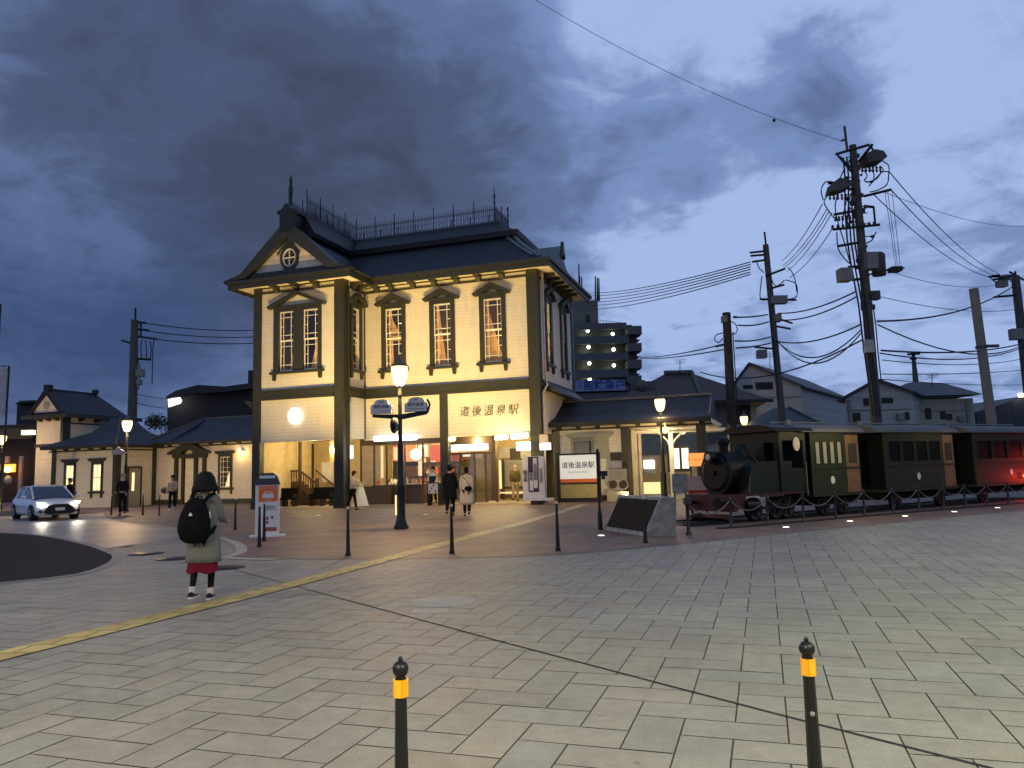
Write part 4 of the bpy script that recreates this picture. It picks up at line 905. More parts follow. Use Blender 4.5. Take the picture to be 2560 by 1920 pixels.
# vertical banners at the right post
bn = thing('banner_stand', 'white and purple vertical banner stand in front of the right corner post', 'banner', uv(0, 0, 0), -YAW)
v = .9; a, c = fu(1308, 1246, v), fu(1359, 1140, v)
b = MB(); b.box(a[0], c[0], v, v+.04, a[1], c[1]); b.box(a[0]-.02, c[0]+.3, v-.1, v+.3, a[1]-.1, a[1]-.002); b.build('panel', M['paper'], bn)
x = lambda px: fu(px, 1200, v)[0]; zz = lambda py: fu(1335, py, v)[1]
b = MB(); b.box(x(1321), x(1347), v-.01, v-.002, zz(1230), zz(1142)); b.build('purple_field', M['purple'], bn)
b = MB(); b.box(x(1324), x(1333), v-.016, v-.011, zz(1226), zz(1181)); b.box(x(1334), x(1344), v-.016, v-.011, zz(1220), zz(1145)); b.build('white_strips', M['paper'], bn)
for px, s, sz, m in ((1314, '観\n光\n案', .20, 'black'), (1328.5, '道\n後\n館', .16, 'purple'), (1339, '美\n術\n展\n開\n催', .17, 'purple'), (1353, '道\n後\n温\n泉\n祭', .15, 'greybox')):
    text(s, sz, M[m], bn, (x(px), v-.022, zz(1190 if px != 1339 else 1180)), name='banner_lettering')
b = MB(); b.box(x(1326), x(1352), v-.05, v+.25, .0, a[1]-.12); b.build('base_box', M['darkroom'], bn)
# blue-grey board with two round wheels on it
wb = thing('wheel_board', 'grey board with two round wheel emblems on the right wing wall', 'board', uv(0, 0, 0), -YAW)
v = 3.0; a, c = fu(1524, 1200, v), fu(1566, 1171, v); b = MB(); b.box(a[0], c[0], v, v+.05, a[1], c[1]); b.build('board', M['greybox'], wb)
for px in (1532, 1557):
    a = fu(px, 1211, v); b = MB(); n = 20; r1, r0 = .25, .2
    vs = [(a[0]+r*math.cos(2*math.pi*k/n), v-.02+d_, a[1]+r*math.sin(2*math.pi*k/n)) for d_ in (0, .04) for r in (r1, r0) for k in range(n)]
    fs = []
    for k in range(n):
        j = (k+1) % n; fs += [(k, j, n+j, n+k), (2*n+k, 2*n+j, j, k), (n+k, n+j, 3*n+j, 3*n+k), (2*n+k, 3*n+k, 3*n+j, 2*n+j)]
    b.add(vs, fs)
    w_ = b.build('wheel_ring', M['greybox'], wb); b = MB(); b.prism([(a[0]+.19*math.cos(k*math.pi/8), a[1]+.19*math.sin(k*math.pi/8)) for k in range(16)], v+.021, v+.04); b.build('wheel_disc', M['darkroom'], w_)
b = MB(); a = fu(1545, 1235, v); b.box(a[0]-.5, a[0]+.45, v-.01, v+.2, 0, a[1]+.12); b.build('stand', M['housecream'], wb)
# ------------------------------------------------------------------ buildings far behind
def gable_house(name, label, cat, Y, wl, wr, pyb, wall_top, apex, back, mw_, mr, wins=(), depth=9, over=10):
    """front gable seen at distance Y. wl..wr, wall_top: photo columns/row of the gable wall; apex: photo point; back: photo point where the ridge ends"""
    o = thing(name, label, cat)
    A, B_ = at(wl, wall_top[0], Y), at(wr, wall_top[1], Y); P = at(*apex, Y)
    Qv = at(*back, Y+depth); k = (Qv-P); k.z = 0
    b = MB(); pts = [(A.x, Y, -.1), (B_.x, Y, -.1), (B_.x, Y, B_.z), (P.x, Y, P.z), (A.x, Y, A.z)]
    pts2 = [(x+k.x, y+k.y, z) for x, y, z in pts]
    b.add(pts+pts2, [(0, 1, 2, 3, 4), (9, 8, 7, 6, 5), (1, 6, 7, 2), (0, 4, 9, 5)]); b.build('wall', mw_, o)
    e = .5; f = -k.normalized()*.4; t = .16
    def rp(p, q, s):
        d = Vector((q[0]-p[0], 0, q[2]-p[2])); d.normalize(); a = Vector(p)-d*e*(1 if s else 1)
        return a
    l0 = Vector(pts[4]) + (Vector(pts[4])-Vector(pts[3])).normalized()*e; r0 = Vector(pts[2]) + (Vector(pts[2])-Vector(pts[3])).normalized()*e
    ap = Vector(pts[3]); up = Vector((0, 0, t)); b = MB()
    for q in (l0, r0):
        s = [q+f, ap+f, ap+k-f, q+k-f]
        b.add([tuple(x+Vector((0, 0, .02))) for x in s]+[tuple(x+up) for x in s], [(0, 1, 2, 3), (4, 5, 6, 7), (0, 1, 5, 4), (1, 2, 6, 5), (2, 3, 7, 6), (3, 0, 4, 7)])
    b.build('roof', mr, o)
    for i, (a0, b0, a1, b1) in enumerate(wins):
        b = MB(); p, q = at(a0, b1, Y-.06), at(a1, b0, Y-.06); b.box(p.x, q.x, Y-.06, Y-.005, p.z, q.z); w_ = b.build('window', M['black'], o)
    return o
# brown hipped house behind the right wing
hb = thing('brown_roofed_house', 'house with brown hipped tile roof and pale hip ridges behind the right wing', 'house')
Y = 55; E0, E1 = at(1520, 1010, Y), at(1905, 990, Y+2); R0, R1 = at(1662, 935, Y+5), at(1724, 927, Y+6)
b = MB(); ez = E0.z
b.ring([[(E0.x, Y, ez), (E1.x, Y, ez), (E1.x+2, Y+11, ez), (E0.x+2, Y+11, ez)], [(R0.x, Y+5.2, R0.z), (R1.x, Y+5.2, R0.z), (R1.x, Y+5.6, R0.z), (R0.x, Y+5.6, R0.z)]], smooth=False); b.build('roof', M['roofbrown'], hb)
b = MB(); b.box(E0.x+1, E1.x-.9, Y+.9, Y+10, -.1, ez-.02); b.build('wall', M['housecream'], hb)
b = MB(); b.tube([(R1.x, Y+5.2, R0.z+.1), (at(1757, 1000, Y).x, Y-.02, ez+.12)], .16, 6); b.tube([(R0.x, Y+5.2, R0.z+.12), (R1.x, Y+5.2, R0.z+.12)], .2, 6); b.build('hip_ridge', M['aptwall'], hb)
b = MB(); b.box(E0.x-.1, E1.x+.1, Y-.1, Y-.001, ez-.2, ez+.05); b.build('gutter', M['darkroof'], hb)
b = MB(); p, q = at(1835, 1060, Y+.85), at(1875, 1012, Y+.85); b.box(p.x, q.x, Y+.83, Y+.898, p.z, q.z); b.build('window', M['darkroom'], hb)
b = MB(); p, q = at(1770, 1110, Y+.85), at(1822, 1012, Y+.85); b.box(p.x, q.x, Y+.83, Y+.898, p.z, q.z); b.build('shutter', M['aptwall'], hb)
b = MB(); p = at(1608, 965, Y-1); b.box(p.x-.9, p.x+.9, Y-1, Y-.9, p.z-.35, p.z+.35); b.sphere((p.x-.1, Y-1.1, p.z), .45, 14, 8); tag(b.build('roof_dish', M['aptwall']), 'pale round dish on a bracket in front of the brown tile roof', 'satellite dish')
gable_house('white_gabled_house', 'white gabled house with dark grey roof and long attic opening', 'house', 62, 1838, 2002, 0, (962, 965), (1876, 911), (2010, 915), M['housewhite'], M['roofgrey'], [(1858, 962, 1882, 972), (1890, 955, 1932, 974)], 14)
gable_house('pale_gabled_house', 'pale house with low grey gable roof behind the tall utility pole', 'house', 50, 2112, 2282, 0, (998, 982), (2196, 952), (2300, 958), M['housewhite'], M['roofgrey'], [(2160, 995, 2190, 1014), (2205, 994, 2232, 1008)], 12)
h3 = thing('long_grey_house', 'long grey plastered house with hipped roof behind the train', 'house')
Y = 52; b = MB(); box_at(b, 2285, 995, 2432, 1160, Y, 7); b.build('wall', M['housecream'], h3)
A, B_ = at(2270, 992, Y), at(2448, 992, Y); p = at(2310, 955, Y+4)
b = MB(); b.ring([[(A.x, Y-.5, A.z), (B_.x, Y-.5, A.z), (B_.x, Y+9, A.z), (A.x, Y+9, A.z)], [(p.x-1, Y+4, p.z), (p.x+1.4, Y+4, p.z-.1), (p.x+1.4, Y+4.6, p.z-.1), (p.x-1, Y+4.6, p.z)]], smooth=False); b.build('roof', M['roofgrey'], h3)
for a in ((2315, 1020, 2327, 1048), (2352, 1028, 2364, 1048), (2368, 1034, 2380, 1050)):
    b = MB(); box_at(b, *a, Y-.05, .045); b.build('window', M['darkroom'], h3)
b = MB(); box_at(b, 2280, 1025, 2430, 1029, Y-.08, .07); b.build('ledge', M['aptwall'], h3)
lr = thing('low_roof_shed', 'low blue-grey roofed shed between the train and the white house', 'shed')
Y = 42; b = MB(); P0, P1, P2 = at(1885, 1085, Y), at(2090, 1075, Y), at(1960, 1020, Y+4)
b.ring([[(P0.x, Y, P0.z), (P1.x, Y, P0.z), (P1.x, Y+8, P0.z), (P0.x, Y+8, P0.z)], [(P2.x-.6, Y+4, P2.z), (P2.x+.3, Y+4, P2.z), (P2.x+.3, Y+4.4, P2.z), (P2.x-.6, Y+4.4, P2.z)]], smooth=False); b.build('roof', M['roofgrey'], lr)
b = MB(); b.box(P0.x+.5, P1.x-.5, Y+.5, Y+7, -.1, P0.z-.01); b.build('wall', M['housecream'], lr)
b = MB(); b.tube([(P2.x+.3, Y+4, P2.z+.05), (P1.x, Y, P0.z+.05)], .07); b.build('hip_ridge', M['aptwall'], lr)
fr = thing('far_roofs', 'dark low roofs beyond the white concrete column at the right edge', 'house'); Y = 60
b = MB(); A, B_ = at(2440, 1030, Y), at(2640, 1020, Y); b.prism([(A.x, 0), (B_.x+6, 0), (B_.x+6, at(2600, 985, Y).z), (at(2560, 990, Y).x, at(2560, 990, Y).z), (at(2500, 1015, Y).x, at(2500, 1012, Y).z), (A.x, A.z)], Y, Y+8); b.build('roof', M['roofgrey'], fr)
b = MB(); q = at(2556, 988, Y-.4); b.box(q.x-.35, q.x+.35, Y-.6, Y-.4, q.z-.15, q.z+.15); b.build('lit_lamp', M['bulbw'], fr)
# apartment block
ap = thing('apartment_block', 'dark apartment block with stepped balconies and rows of white lamps', 'apartment building')
Y = 110
b = MB(); box_at(b, 1400, 750, 1494, 1000, Y+3, 14); b.build('stair_tower', M['aptwall'], ap)
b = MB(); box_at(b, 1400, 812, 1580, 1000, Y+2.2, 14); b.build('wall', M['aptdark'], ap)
rows = [(812, 840), (855, 882), (896, 925), (936, 962)]
z_ = []
for i, (y0, y1) in enumerate(rows):
    b = MB(); box_at(b, 1400, y0+26, 1572, y1+22, Y, .3); b.build('balcony_wall', M['aptwall'], ap)
    b = MB(); box_at(b, 1400, y1+10, 1600, y1+14, Y+.3, 2.2); b.build('floor_slab', M['aptwall'], ap)
    b = MB(); box_at(b, 1570, y0+2, 1604, y1-4, Y-.6, 3); b.build('corner_balcony', M['aptwall'], ap)
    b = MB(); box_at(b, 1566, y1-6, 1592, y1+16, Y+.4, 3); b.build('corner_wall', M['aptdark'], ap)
b = MB(); box_at(b, 1400, 806, 1566, 826, Y, .4); b.build('parapet', M['aptwall'], ap); b = MB(); box_at(b, 1400, 975, 1600, 1010, Y, 3); b.build('parapet', M['aptwall'], ap)
b = MB(); box_at(b, 1464, 788, 1474, 806, Y+2.9, .09); b.build('window', M['black'], ap)
for px, py in ((1471, 823), (1473, 864), (1475, 905), (1476, 945), (1534, 831), (1536, 870), (1537, 910)):
    q = at(px, py+1, Y-.1); b = MB(); b.sphere((q.x, Y+.9, q.z), .26, 10, 6); b.build('balcony_lamp', M['bulbcool'], ap)
    l = light('POINT', (q.x-.5, Y+1.2, q.z-.4), 45, (.9, 1, .7), .2, ap)
b = MB(); box_at(b, 1434, 948, 1562, 979, Y-.5, .3); sg = b.build('rooftop_sign', M['paper'], ap)
sg_m = mat('sign_blue_white', (.22, .28, .45), .7)
sg.data.materials.clear(); sg.data.materials.append(sg_m)
q = at(1498, 964, Y-.5); text('伊能輪魚戸', 1.55, M['blue'], sg, (q.x, Y-.54, q.z), name='sign_lettering', off=.03)
b = MB()
for px, y0, y1 in ((1447, 660, 750), (1449, 690, 750), (1454, 692, 750), (1488, 690, 750), (1493, 694, 750), (1497, 696, 750)):
    p, r = at(px, y0, Y+4), at(px+1, y1+3, Y+4); b.tube([p, r], .10, 5, r2=.14)
b.build('antenna', M['black'], ap)
b = MB()
for px in range(1500, 1570, 8): p, r = at(px, 800+(px-1500)*.12, Y+4), at(px, 812, Y+4); b.tube([p, r], .03, 4)
b.tube([at(1498, 800, Y+4), at(1566, 808, Y+4)], .03, 4); b.build('roof_railing', M['greybox'], ap)
# dark hall behind the left wing with lit sign
dh = thing('dark_hall', 'dark curved-roof building with a white lit sign behind the left wing', 'building')
Y = 75; pts = [at(x, y, Y) for x, y in ((418, 1120), (418, 990), (440, 978), (492, 966), (560, 968), (640, 960), (700, 950), (700, 1120))]
b = MB(); b.prism([(p.x, max(p.z, 0)) for p in pts], Y, Y+12); b.build('wall', M['aptdark'], dh)
b = MB(); pts = [at(x, y, Y-1) for x, y in ((414, 992), (440, 976), (495, 962), (560, 966), (700, 948), (700, 962), (560, 980), (470, 984), (418, 1000))]
b.prism([(p.x, p.z) for p in pts], Y-1, Y+12); b.build('roof', M['darkroof'], dh)
b = MB(); pts = [at(x, y, Y-1.2) for x, y in ((420, 997), (449, 994), (453, 1002), (449, 1008), (421, 1017))]; b.prism([(p.x, p.z) for p in pts], Y-1.2, Y-1.02); b.build('lit_sign', emat('cool_lit_sign', (.95, 1, .85), 4), dh)
b = MB(); box_at(b, 620, 925, 660, 960, Y+4, 5); b.build('roof_block', M['aptdark'], dh)
# trees
def tree(label, x, y, h, w, seed, name='leafy_tree'):
    o = thing(name, label, 'tree', (x, y, 0)); rd = random.Random(seed)
    b = MB(); b.tube([(0, 0, 0), (.05, .02, h*.3), (0, .05, h*.62)], .16, 8, r2=.07)
    for k in range(5):
        a = rd.uniform(0, 6.28); b.tube([(0, 0, h*(.25+.07*k)), (math.cos(a)*w*.3, math.sin(a)*w*.3, h*(.5+.07*k))], .05, 5, r2=.02)
    b.build('trunk', M['treebark'], o)
    b = MB()
    cl = [(rd.gauss(0, w*.24), rd.gauss(0, w*.24), h*rd.uniform(.42, .92), rd.uniform(.14, .26)*w) for _ in range(16)]
    for c in cl:
        for _ in range(150):
            d = Vector((rd.gauss(0, 1), rd.gauss(0, 1), rd.gauss(0, .8))).normalized()*c[3]*rd.uniform(.5, 1.1)
            p = Vector(c[:3])+d; s_ = rd.uniform(.05, .11); a_ = Vector((rd.gauss(0, 1), rd.gauss(0, 1), rd.gauss(0, 1))).normalized(); e_ = a_.orthogonal().normalized()
            b.add([tuple(p+a_*s_), tuple(p+e_*s_*.6), tuple(p-a_*s_), tuple(p-e_*s_*.6)], [(0, 1, 2, 3)])
    b.build('crown', M['leaf'], o); return o
p = at(385, 1060, 58); tree('dark bushy tree behind the left wing roof next to the lit sign', p.x, 58, 5.9, 3.0, 1)
p = at(402, 1060, 62); tree('dark bushy tree rising between the wing roof and the curved hall', p.x, 62, 7.0, 2.6, 2)

# small fittings on the houses: aerials, air conditioners, downpipes, framed windows
def fitting(o, name, px0, py0, px1, py1, Y, m, d=.3):
    b = MB(); a, c = at(px0, py1, Y), at(px1, py0, Y); b.box(a.x, c.x, Y-d, Y-.003, a.z, c.z); return b.build(name, m, o)
def aerial(o, px, py0, py1, Y):
    b = MB(); p, q = at(px, py0, Y), at(px, py1, Y); b.tube([q, p], .03, 5)
    for k in (0, .25, .5): z = p.z-k*(p.z-q.z)*.5; b.tube([(p.x-.5+k*.3, Y, z), (p.x+.5-k*.3, Y, z+.02)], .018, 4)
    b.build('aerial', M['black'], o)
hs_ = {o.name: o for o in C.objects if o.parent is None}
wh, pg_ = hs_['white_gabled_house'], hs_['pale_gabled_house']
fitting(wh, 'air_conditioner', 1948, 1030, 1962, 1044, 62, M['greybox']); fitting(wh, 'downpipe', 1846, 968, 1848, 1060, 62, M['greybox'], .1); fitting(wh, 'ledge', 1838, 992, 2002, 995, 62, M['greybox'], .12)
fitting(pg_, 'downpipe', 2122, 1000, 2124, 1060, 50, M['greybox'], .1); fitting(pg_, 'ledge', 2116, 1022, 2278, 1026, 50, M['greybox'], .1); fitting(pg_, 'air_conditioner', 2240, 1034, 2256, 1050, 50, M['greybox'])
for a in ((2133, 1032, 2150, 1056), (2262, 1030, 2272, 1050)): fitting(pg_, 'window', *a, 50, M['darkroom'], .06)
fitting(h3, 'air_conditioner', 2392, 1040, 2408, 1052, 52, M['greybox']); fitting(h3, 'downpipe', 2418, 1002, 2420, 1060, 52, M['greybox'], .1); fitting(h3, 'gutter', 2275, 991, 2446, 995, 51.5, M['greybox'], .15)
aerial(wh, 1925, 880, 925, 66); aerial(h3, 2330, 935, 968, 55); aerial(hb, 1700, 900, 935, 60)
for a in ((1545, 1018, 1585, 1060), (1600, 1020, 1630, 1060)): fitting(hb, 'window', *a, 55.9, M['darkroom'], .05)
# ------------------------------------------------------------------ utility poles and overhead wires
def arm(mb, p, q, Y, r=.06):
    """level cross arm between two photo points at about distance Y"""
    a, c = at(*p, Y), at(*q, Y); k = (a.z-EYE)/(c.z-EYE); k = min(1.08, max(.92, k))
    c = at(*q, Y*k); mb.tube([a, c], r, 5); return a, c
def boxpx(mb, p, q, Y, d=.5):
    a, c = at(p[0], q[1], Y), at(q[0], p[1], Y); mb.box(a.x, c.x, Y-d/2, Y+d/2, a.z, c.z)
DM = 30.0
pm = thing('utility_pole', 'tallest dark utility pole crowded with transformers and cross arms', 'utility pole')
B0 = at(2190, 1045, DM); xm = 14.45
b = MB(); b.tube([(xm, DM, -.1), (xm, DM, 8), (xm-.05, DM, 14.5)], .23, 12, r2=.14); b.tube([at(2111, 316, DM), at(2118, 375, DM)], .05, 6); b.tube([at(2103, 352, DM), at(2114, 349, DM)], .05, 5); b.build('pole', M['poleconc'], pm)
b = MB()
for p, q in (((2089, 386), (2174, 362)), ((2160, 491), (2229, 474)), ((2084, 537), (2140, 527)), ((2083, 574), (2200, 562)), ((2094, 616), (2150, 606)), ((2120, 455), (2070, 458)), ((2150, 400), (2180, 362)), ((2165, 516), (2184, 518)), ((2120, 668), (2150, 666)), ((2130, 700), (2152, 698))): b = MB(); arm(b, p, q, DM); b.build('cross_arm', M['black'], pm)
for p, q in (((2174, 362), (2192, 390)), ((2184, 518), (2188, 560)), ((2094, 388), (2150, 455)), ((2100, 392), (2125, 420))): b = MB(); b.tube([at(*p, DM), at(*q, DM)], .045, 5); b.build('arm_brace', M['black'], pm)
for pts in (((2150, 396), (2176, 384), (2196, 388), (2206, 402), (2196, 410), (2160, 416)), ((2068, 486), (2074, 464), (2088, 454), (2122, 462), (2118, 474), (2090, 484))):
    q = [at(x, y, DM) for x, y in pts]; b = MB(); b.prism([(p.x, p.z) for p in q], DM-.45, DM+.25); b.build('switch_hood', M['poleconc'], pm)
rd = random.Random(4)
b = MB()
for i in range(9): x = 2082+i*13; p = at(x, 574-(i*1.1), DM); b.lathe([(.02, -.02), (.07, .03), (.05, .08), (.07, .13), (.02, .2)], p, 6)
for i in range(6): x = 2088+i*9; p = at(x, 540-i, DM); b.lathe([(.02, -.02), (.06, -.06), (.04, -.12), (.07, -.17), (.02, -.24)], p, 6)
for i in range(6): x = 2155+i*9; p = at(x, 415, DM); b.lathe([(.02, 0), (.06, -.08), (.03, -.12), (.06, -.2), (.02, -.28)], p, 6)
for i in range(5): x = 2074+i*10; p = at(x, 484, DM); b.lathe([(.02, 0), (.06, -.08), (.03, -.12), (.06, -.2), (.02, -.28)], p, 6)
b.build('insulators', M['poleconc'], pm)['kind'] = 'stuff'
for p, q in (((2164, 633), (2187, 674)), ((2098, 672), (2124, 704))):
    b = MB(); boxpx(b, p, q, DM-.25, .5); b.build('control_box', M['greybox'], pm)
b = MB(); c = at(2196, 662, DM); b.lathe([(.03, -.48), (.26, -.45), (.28, .4), (.2, .5), (.03, .5)], (c.x, DM, c.z), 12); b.build('transformer', M['poleconc'], pm)
b = MB(); boxpx(b, (2162, 850), (2180, 882), DM-.3, .3); b.build('meter_box', M['housewhite'], pm)
b = MB()
for sx in range(3): b.tube([at(x+sx*9, y, DM-.22) for x, y in ((2108, 395), (2112, 440), (2112, 520), (2118, 600), (2128, 665), (2146, 760), (2158, 860), (2172, 960), (2182, 1040))], .035, 5)
for pts in (((2150, 600), (2160, 690), (2185, 780), (2195, 880), (2204, 960)), ((2092, 580), (2095, 620), (2110, 645), (2126, 660)), ((2068, 490), (2060, 505), (2070, 525), (2085, 545)), ((2085, 455), (2064, 455), (2053, 475), (2058, 500)), ((2205, 402), (2220, 412), (2222, 428), (2205, 430), (2190, 448), (2165, 456)), ((2222, 430), (2218, 460), (2195, 475), (2175, 480)), ((2200, 415), (2208, 425), (2195, 440), (2172, 465)), ((2112, 420), (2098, 450)), ((2120, 490), (2112, 520), (2105, 560)), ((2190, 580), (2180, 600), (2166, 608)), ((2172, 420), (2185, 435), (2180, 455), (2160, 452)), ((2093, 488), (2088, 520), (2096, 560), (2112, 610), (2126, 660)), ((2134, 470), (2122, 505), (2118, 560)), ((2160, 425), (2168, 440), (2160, 450))):
    b.tube([at(x, y, DM-.1) for x, y in smooth_line(pts, 4)], .026, 4)
b.build('jumper_cables', M['wire'], pm)['kind'] = 'stuff'
b = MB(); rk = random.Random(11)
for i in range(46):
    yy = rk.uniform(385, 770); xc_ = 2132+(yy-380)*.093; xx = xc_+rk.choice((-1, 1))*rk.uniform(8, 30 if yy < 600 else 16); q_ = at(xx, yy, DM+rk.uniform(-.3, .3)); s_ = rk.uniform(.03, .10)
    if i % 3: b.box(q_.x-s_, q_.x+s_, q_.y-.05, q_.y+.05, q_.z-s_*1.2, q_.z+s_*1.2)
    c_ = at(xc_, yy+rk.uniform(-6, 6), DM); b.tube([q_, c_], .022, 4)
b.build('pole_fittings', M['poleconc'], pm)['kind'] = 'stuff'
b = MB(); arm(b, (2160, 690), (2230, 672), DM, .04); boxpx(b, (2225, 668), (2250, 680), DM, .4); arm(b, (2240, 668), (2260, 670), DM, .04); b.build('side_bracket', M['black'], pm)
b = MB(); boxpx(b, (2176, 728), (2196, 750), DM-.1, .3); b.build('small_box', M['poleconc'], pm)
def util_pole(name, label, top, base, Y, r0, r1, m, arms=(), boxes=(), rod=None, curls=()):
    o = thing(name, label, 'utility pole'); t, bb = at(*top, Y), at(*base, Y)
    b = MB(); b.tube([(bb.x+(bb.x-t.x)*bb.z/(t.z-bb.z), Y, -.1), (bb.x, Y, bb.z), (t.x, Y, t.z)], r0, 10, r2=r1); b.build('pole', m, o)
    if arms or rod:
        for p, q in arms: b = MB(); arm(b, p, q, Y-.05, .055*Y/35); b.build('cross_arm', M['black'], o)
        b = MB()
        if rod: b.tube([at(*rod[0], Y), at(*rod[1], Y)], .05*Y/35, 5); b.build('top_rod', M['black'], o)
    for p, q in boxes:
        b = MB(); boxpx(b, p, q, Y-.2, .5); b.build('equipment_box', M['greybox'], o)
    if curls:
        b = MB()
        for pts in curls: b.tube([at(x, y, Y-.15) for x, y in smooth_line(pts, 5)], .025*Y/35, 4)
        b.build('jumper_cables', M['wire'], o)['kind'] = 'stuff'
    return o
util_pole('utility_pole', 'dark utility pole with cross arms standing between two gabled white houses', (1914, 612), (1957, 1060), 44, .24, .17, M['poleconc'],
    [((1874, 632), (1912, 628)), ((1876, 640), (1912, 637)), ((1880, 655), (1915, 650)), ((1915, 690), (1962, 672)), ((1900, 748), (1990, 750)), ((1888, 868), (1930, 872)), ((1925, 790), (1980, 808)), ((1935, 815), (1975, 822)), ((1922, 655), (1925, 730)), ((1925, 722), (1960, 712))],
    [((1894, 875), (1914, 896)), ((1928, 740), (1965, 760)), ((1935, 786), (1950, 805))], ((1911, 580), (1916, 625)),
    [((1890, 650), (1898, 670), (1910, 682)), ((1965, 700), (1990, 710), (1992, 740), (1975, 748)), ((1925, 690), (1940, 715), (1962, 700)), ((1905, 690), (1900, 740), (1910, 752)), ((1970, 668), (1985, 690), (1992, 730)), ((1924, 760), (1928, 830), (1936, 900), (1948, 1000))])
util_pole('utility_pole', 'short dark wooden utility pole with a cable loop beside the brown roofed house', (1816, 782), (1832, 1100), 37, .27, .20, M['polewood'],
    [((1833, 793), (1842, 793)), ((1790, 866), (1808, 862))], [((1806, 790), (1815, 806))], None,
    [((1808, 832), (1790, 838), (1787, 850), (1797, 856), (1807, 846)), ((1822, 800), (1840, 812), (1842, 830), (1828, 836)), ((1832, 830), (1846, 1060))])
util_pole('utility_pole', 'dark utility pole at the right edge with a bunched cross arm at its top', (2538, 690), (2562, 900), 50, .34, .26, M['poleconc'],
    [((2472, 692), (2545, 690)), ((2482, 700), (2530, 690)), ((2484, 743), (2542, 738)), ((2480, 690), (2500, 688)), ((2525, 680), (2560, 700))],
    [((2494, 702), (2514, 718)), ((2528, 822), (2552, 850)), ((2505, 688), (2525, 700))], ((2538, 678), (2540, 700)), [((2472, 690), (2490, 705), (2510, 690), (2530, 705))])
util_pole('utility_pole', 'dark utility pole with hanging wires behind the left wing and round street lamp', (337, 800), (330, 1060), 60, .45, .28, M['poleconc'],
    [((342, 805), (365, 808)), ((343, 823), (372, 826)), ((342, 841), (392, 848)), ((305, 851), (334, 860)), ((342, 897), (378, 899)), ((352, 806), (352, 840))],
    [((342, 924), (360, 942)), ((343, 950), (353, 962))], ((339, 770), (338, 810)),
    [((355, 848), (352, 870), (354, 895)), ((364, 850), (366, 872), (366, 896)), ((374, 852), (378, 870), (376, 897)), ((385, 850), (382, 880), (380, 960)), ((345, 900), (350, 930), (346, 975))])
util_pole('utility_pole', 'thin distant utility pole poking above the pale gabled house roof', (2283, 885), (2290, 962), 90, .5, .2, M['poleconc'], [((2275, 897), (2292, 896)), ((2268, 886), (2300, 884))])
cc = thing('concrete_column', 'thick pale concrete column without wires behind the train roofs', 'column')
t, bb = at(2434, 722, 35), at(2479, 1055, 35)
b = MB(); b.tube([(bb.x+.1, 35, -.1), (bb.x, 35, bb.z), (t.x, 35, t.z)], .235, 14, r2=.20); b.build('shaft', M['polecol'], cc)
b = MB(); q = at(2462, 866, 34.8); b.lathe([(.27, -.05), (.27, .05)], (q.x-.02, 35, q.z), 14); b.box(q.x, q.x+.75, 34.9, 35.05, q.z-.03, q.z+.1); b.build('clamp', M['poleconc'], cc)
# wires: groups of cables between the poles
def wire(name, label, group, p, Yp, q, Yq, sag=.3, r=.018, n=14):
    a, c = at(*p, Yp), at(*q, Yq); b = MB(); pts = []
    for i in range(n+1):
        t = i/n; v = a.lerp(c, t); v.z -= sag*4*t*(1-t); pts.append(v)
    b.tube(pts, r, 4); tag(b.build(name, M['wire']), label, 'overhead wire', group)
G = 'parallel wires from the apartment block to the middle utility pole'
for nm_, (y0, y1) in zip(('topmost', 'second from top', 'third from top', 'fourth from top', 'fifth from top', 'lowest'), ((733, 655), (740, 661), (748, 667), (756, 673), (764, 680), (774, 686))):
    wire('overhead_wire', nm_ + ' of six parallel wires rising from the apartment block to the middle pole', G, (1466, y0), 100, (1876, y1), 44, .5, .035)
G = 'short wires between the middle and the tallest pole'
for nm_, ((x0, y0), (x1, y1)) in zip(('topmost', 'second from top', 'middle', 'fourth from top', 'lowest'), (((1955, 652), (2056, 510)), ((1957, 664), (2068, 522)), ((1962, 668), (2074, 527)), ((1968, 678), (2080, 532)), ((1974, 694), (2082, 570)))):
    wire('overhead_wire', nm_ + ' of five steep wires climbing from the middle pole to the tallest pole', G, (x0, y0), 43, (x1, y1), DM, .25, .022)
G = 'wires from the tallest pole to the pole at the right edge'
for nm_, ((x0, y0), (x1, y1)) in zip(('upper', 'middle', 'lower'), (((2222, 428), (2497, 684)), ((2229, 476), (2490, 690)), ((2186, 488), (2478, 694)))):
    wire('overhead_wire', nm_ + ' thin wire descending from the tallest pole to the right edge pole', G, (x0, y0), DM, (x1, y1), 50, .6, .024)
G = 'thick cables between the middle and the tallest pole'
for nm_, ((x0, y0), (x1, y1), s) in zip(('highest', 'second highest', 'third highest', 'lowest'), (((1842, 793), (1920, 786), .05), ((1845, 813), (1922, 804), .1), ((1838, 852), (1926, 842), .1), ((1840, 870), (1926, 858), .05))):
    wire('overhead_cable', nm_ + ' short cable from the wooden pole to the pole between gabled houses', 'short cables from the wooden pole', (x0, y0), 37, (x1, y1), 44, s, .04)
for nm_, ((x0, y0), (x1, y1), s) in zip(('highest', 'second highest', 'middle', 'fourth, deeply sagging', 'lowest, most deeply sagging'), (((1945, 783), (2137, 730), .25), ((1945, 800), (2141, 742), .3), ((1940, 853), (2150, 812), .35), ((1940, 850), (2153, 824), 1.1), ((1945, 853), (2155, 830), 1.3))):
    wire('overhead_cable', nm_ + ' of five cables between the middle pole and the tallest pole', G, (x0, y0), 44, (x1, y1), DM, s, .035)
wire('overhead_cable', 'low cable swooping from the brown roof up to the tallest pole', None, (1750, 930), 50, (2155, 850), DM, .9, .035)
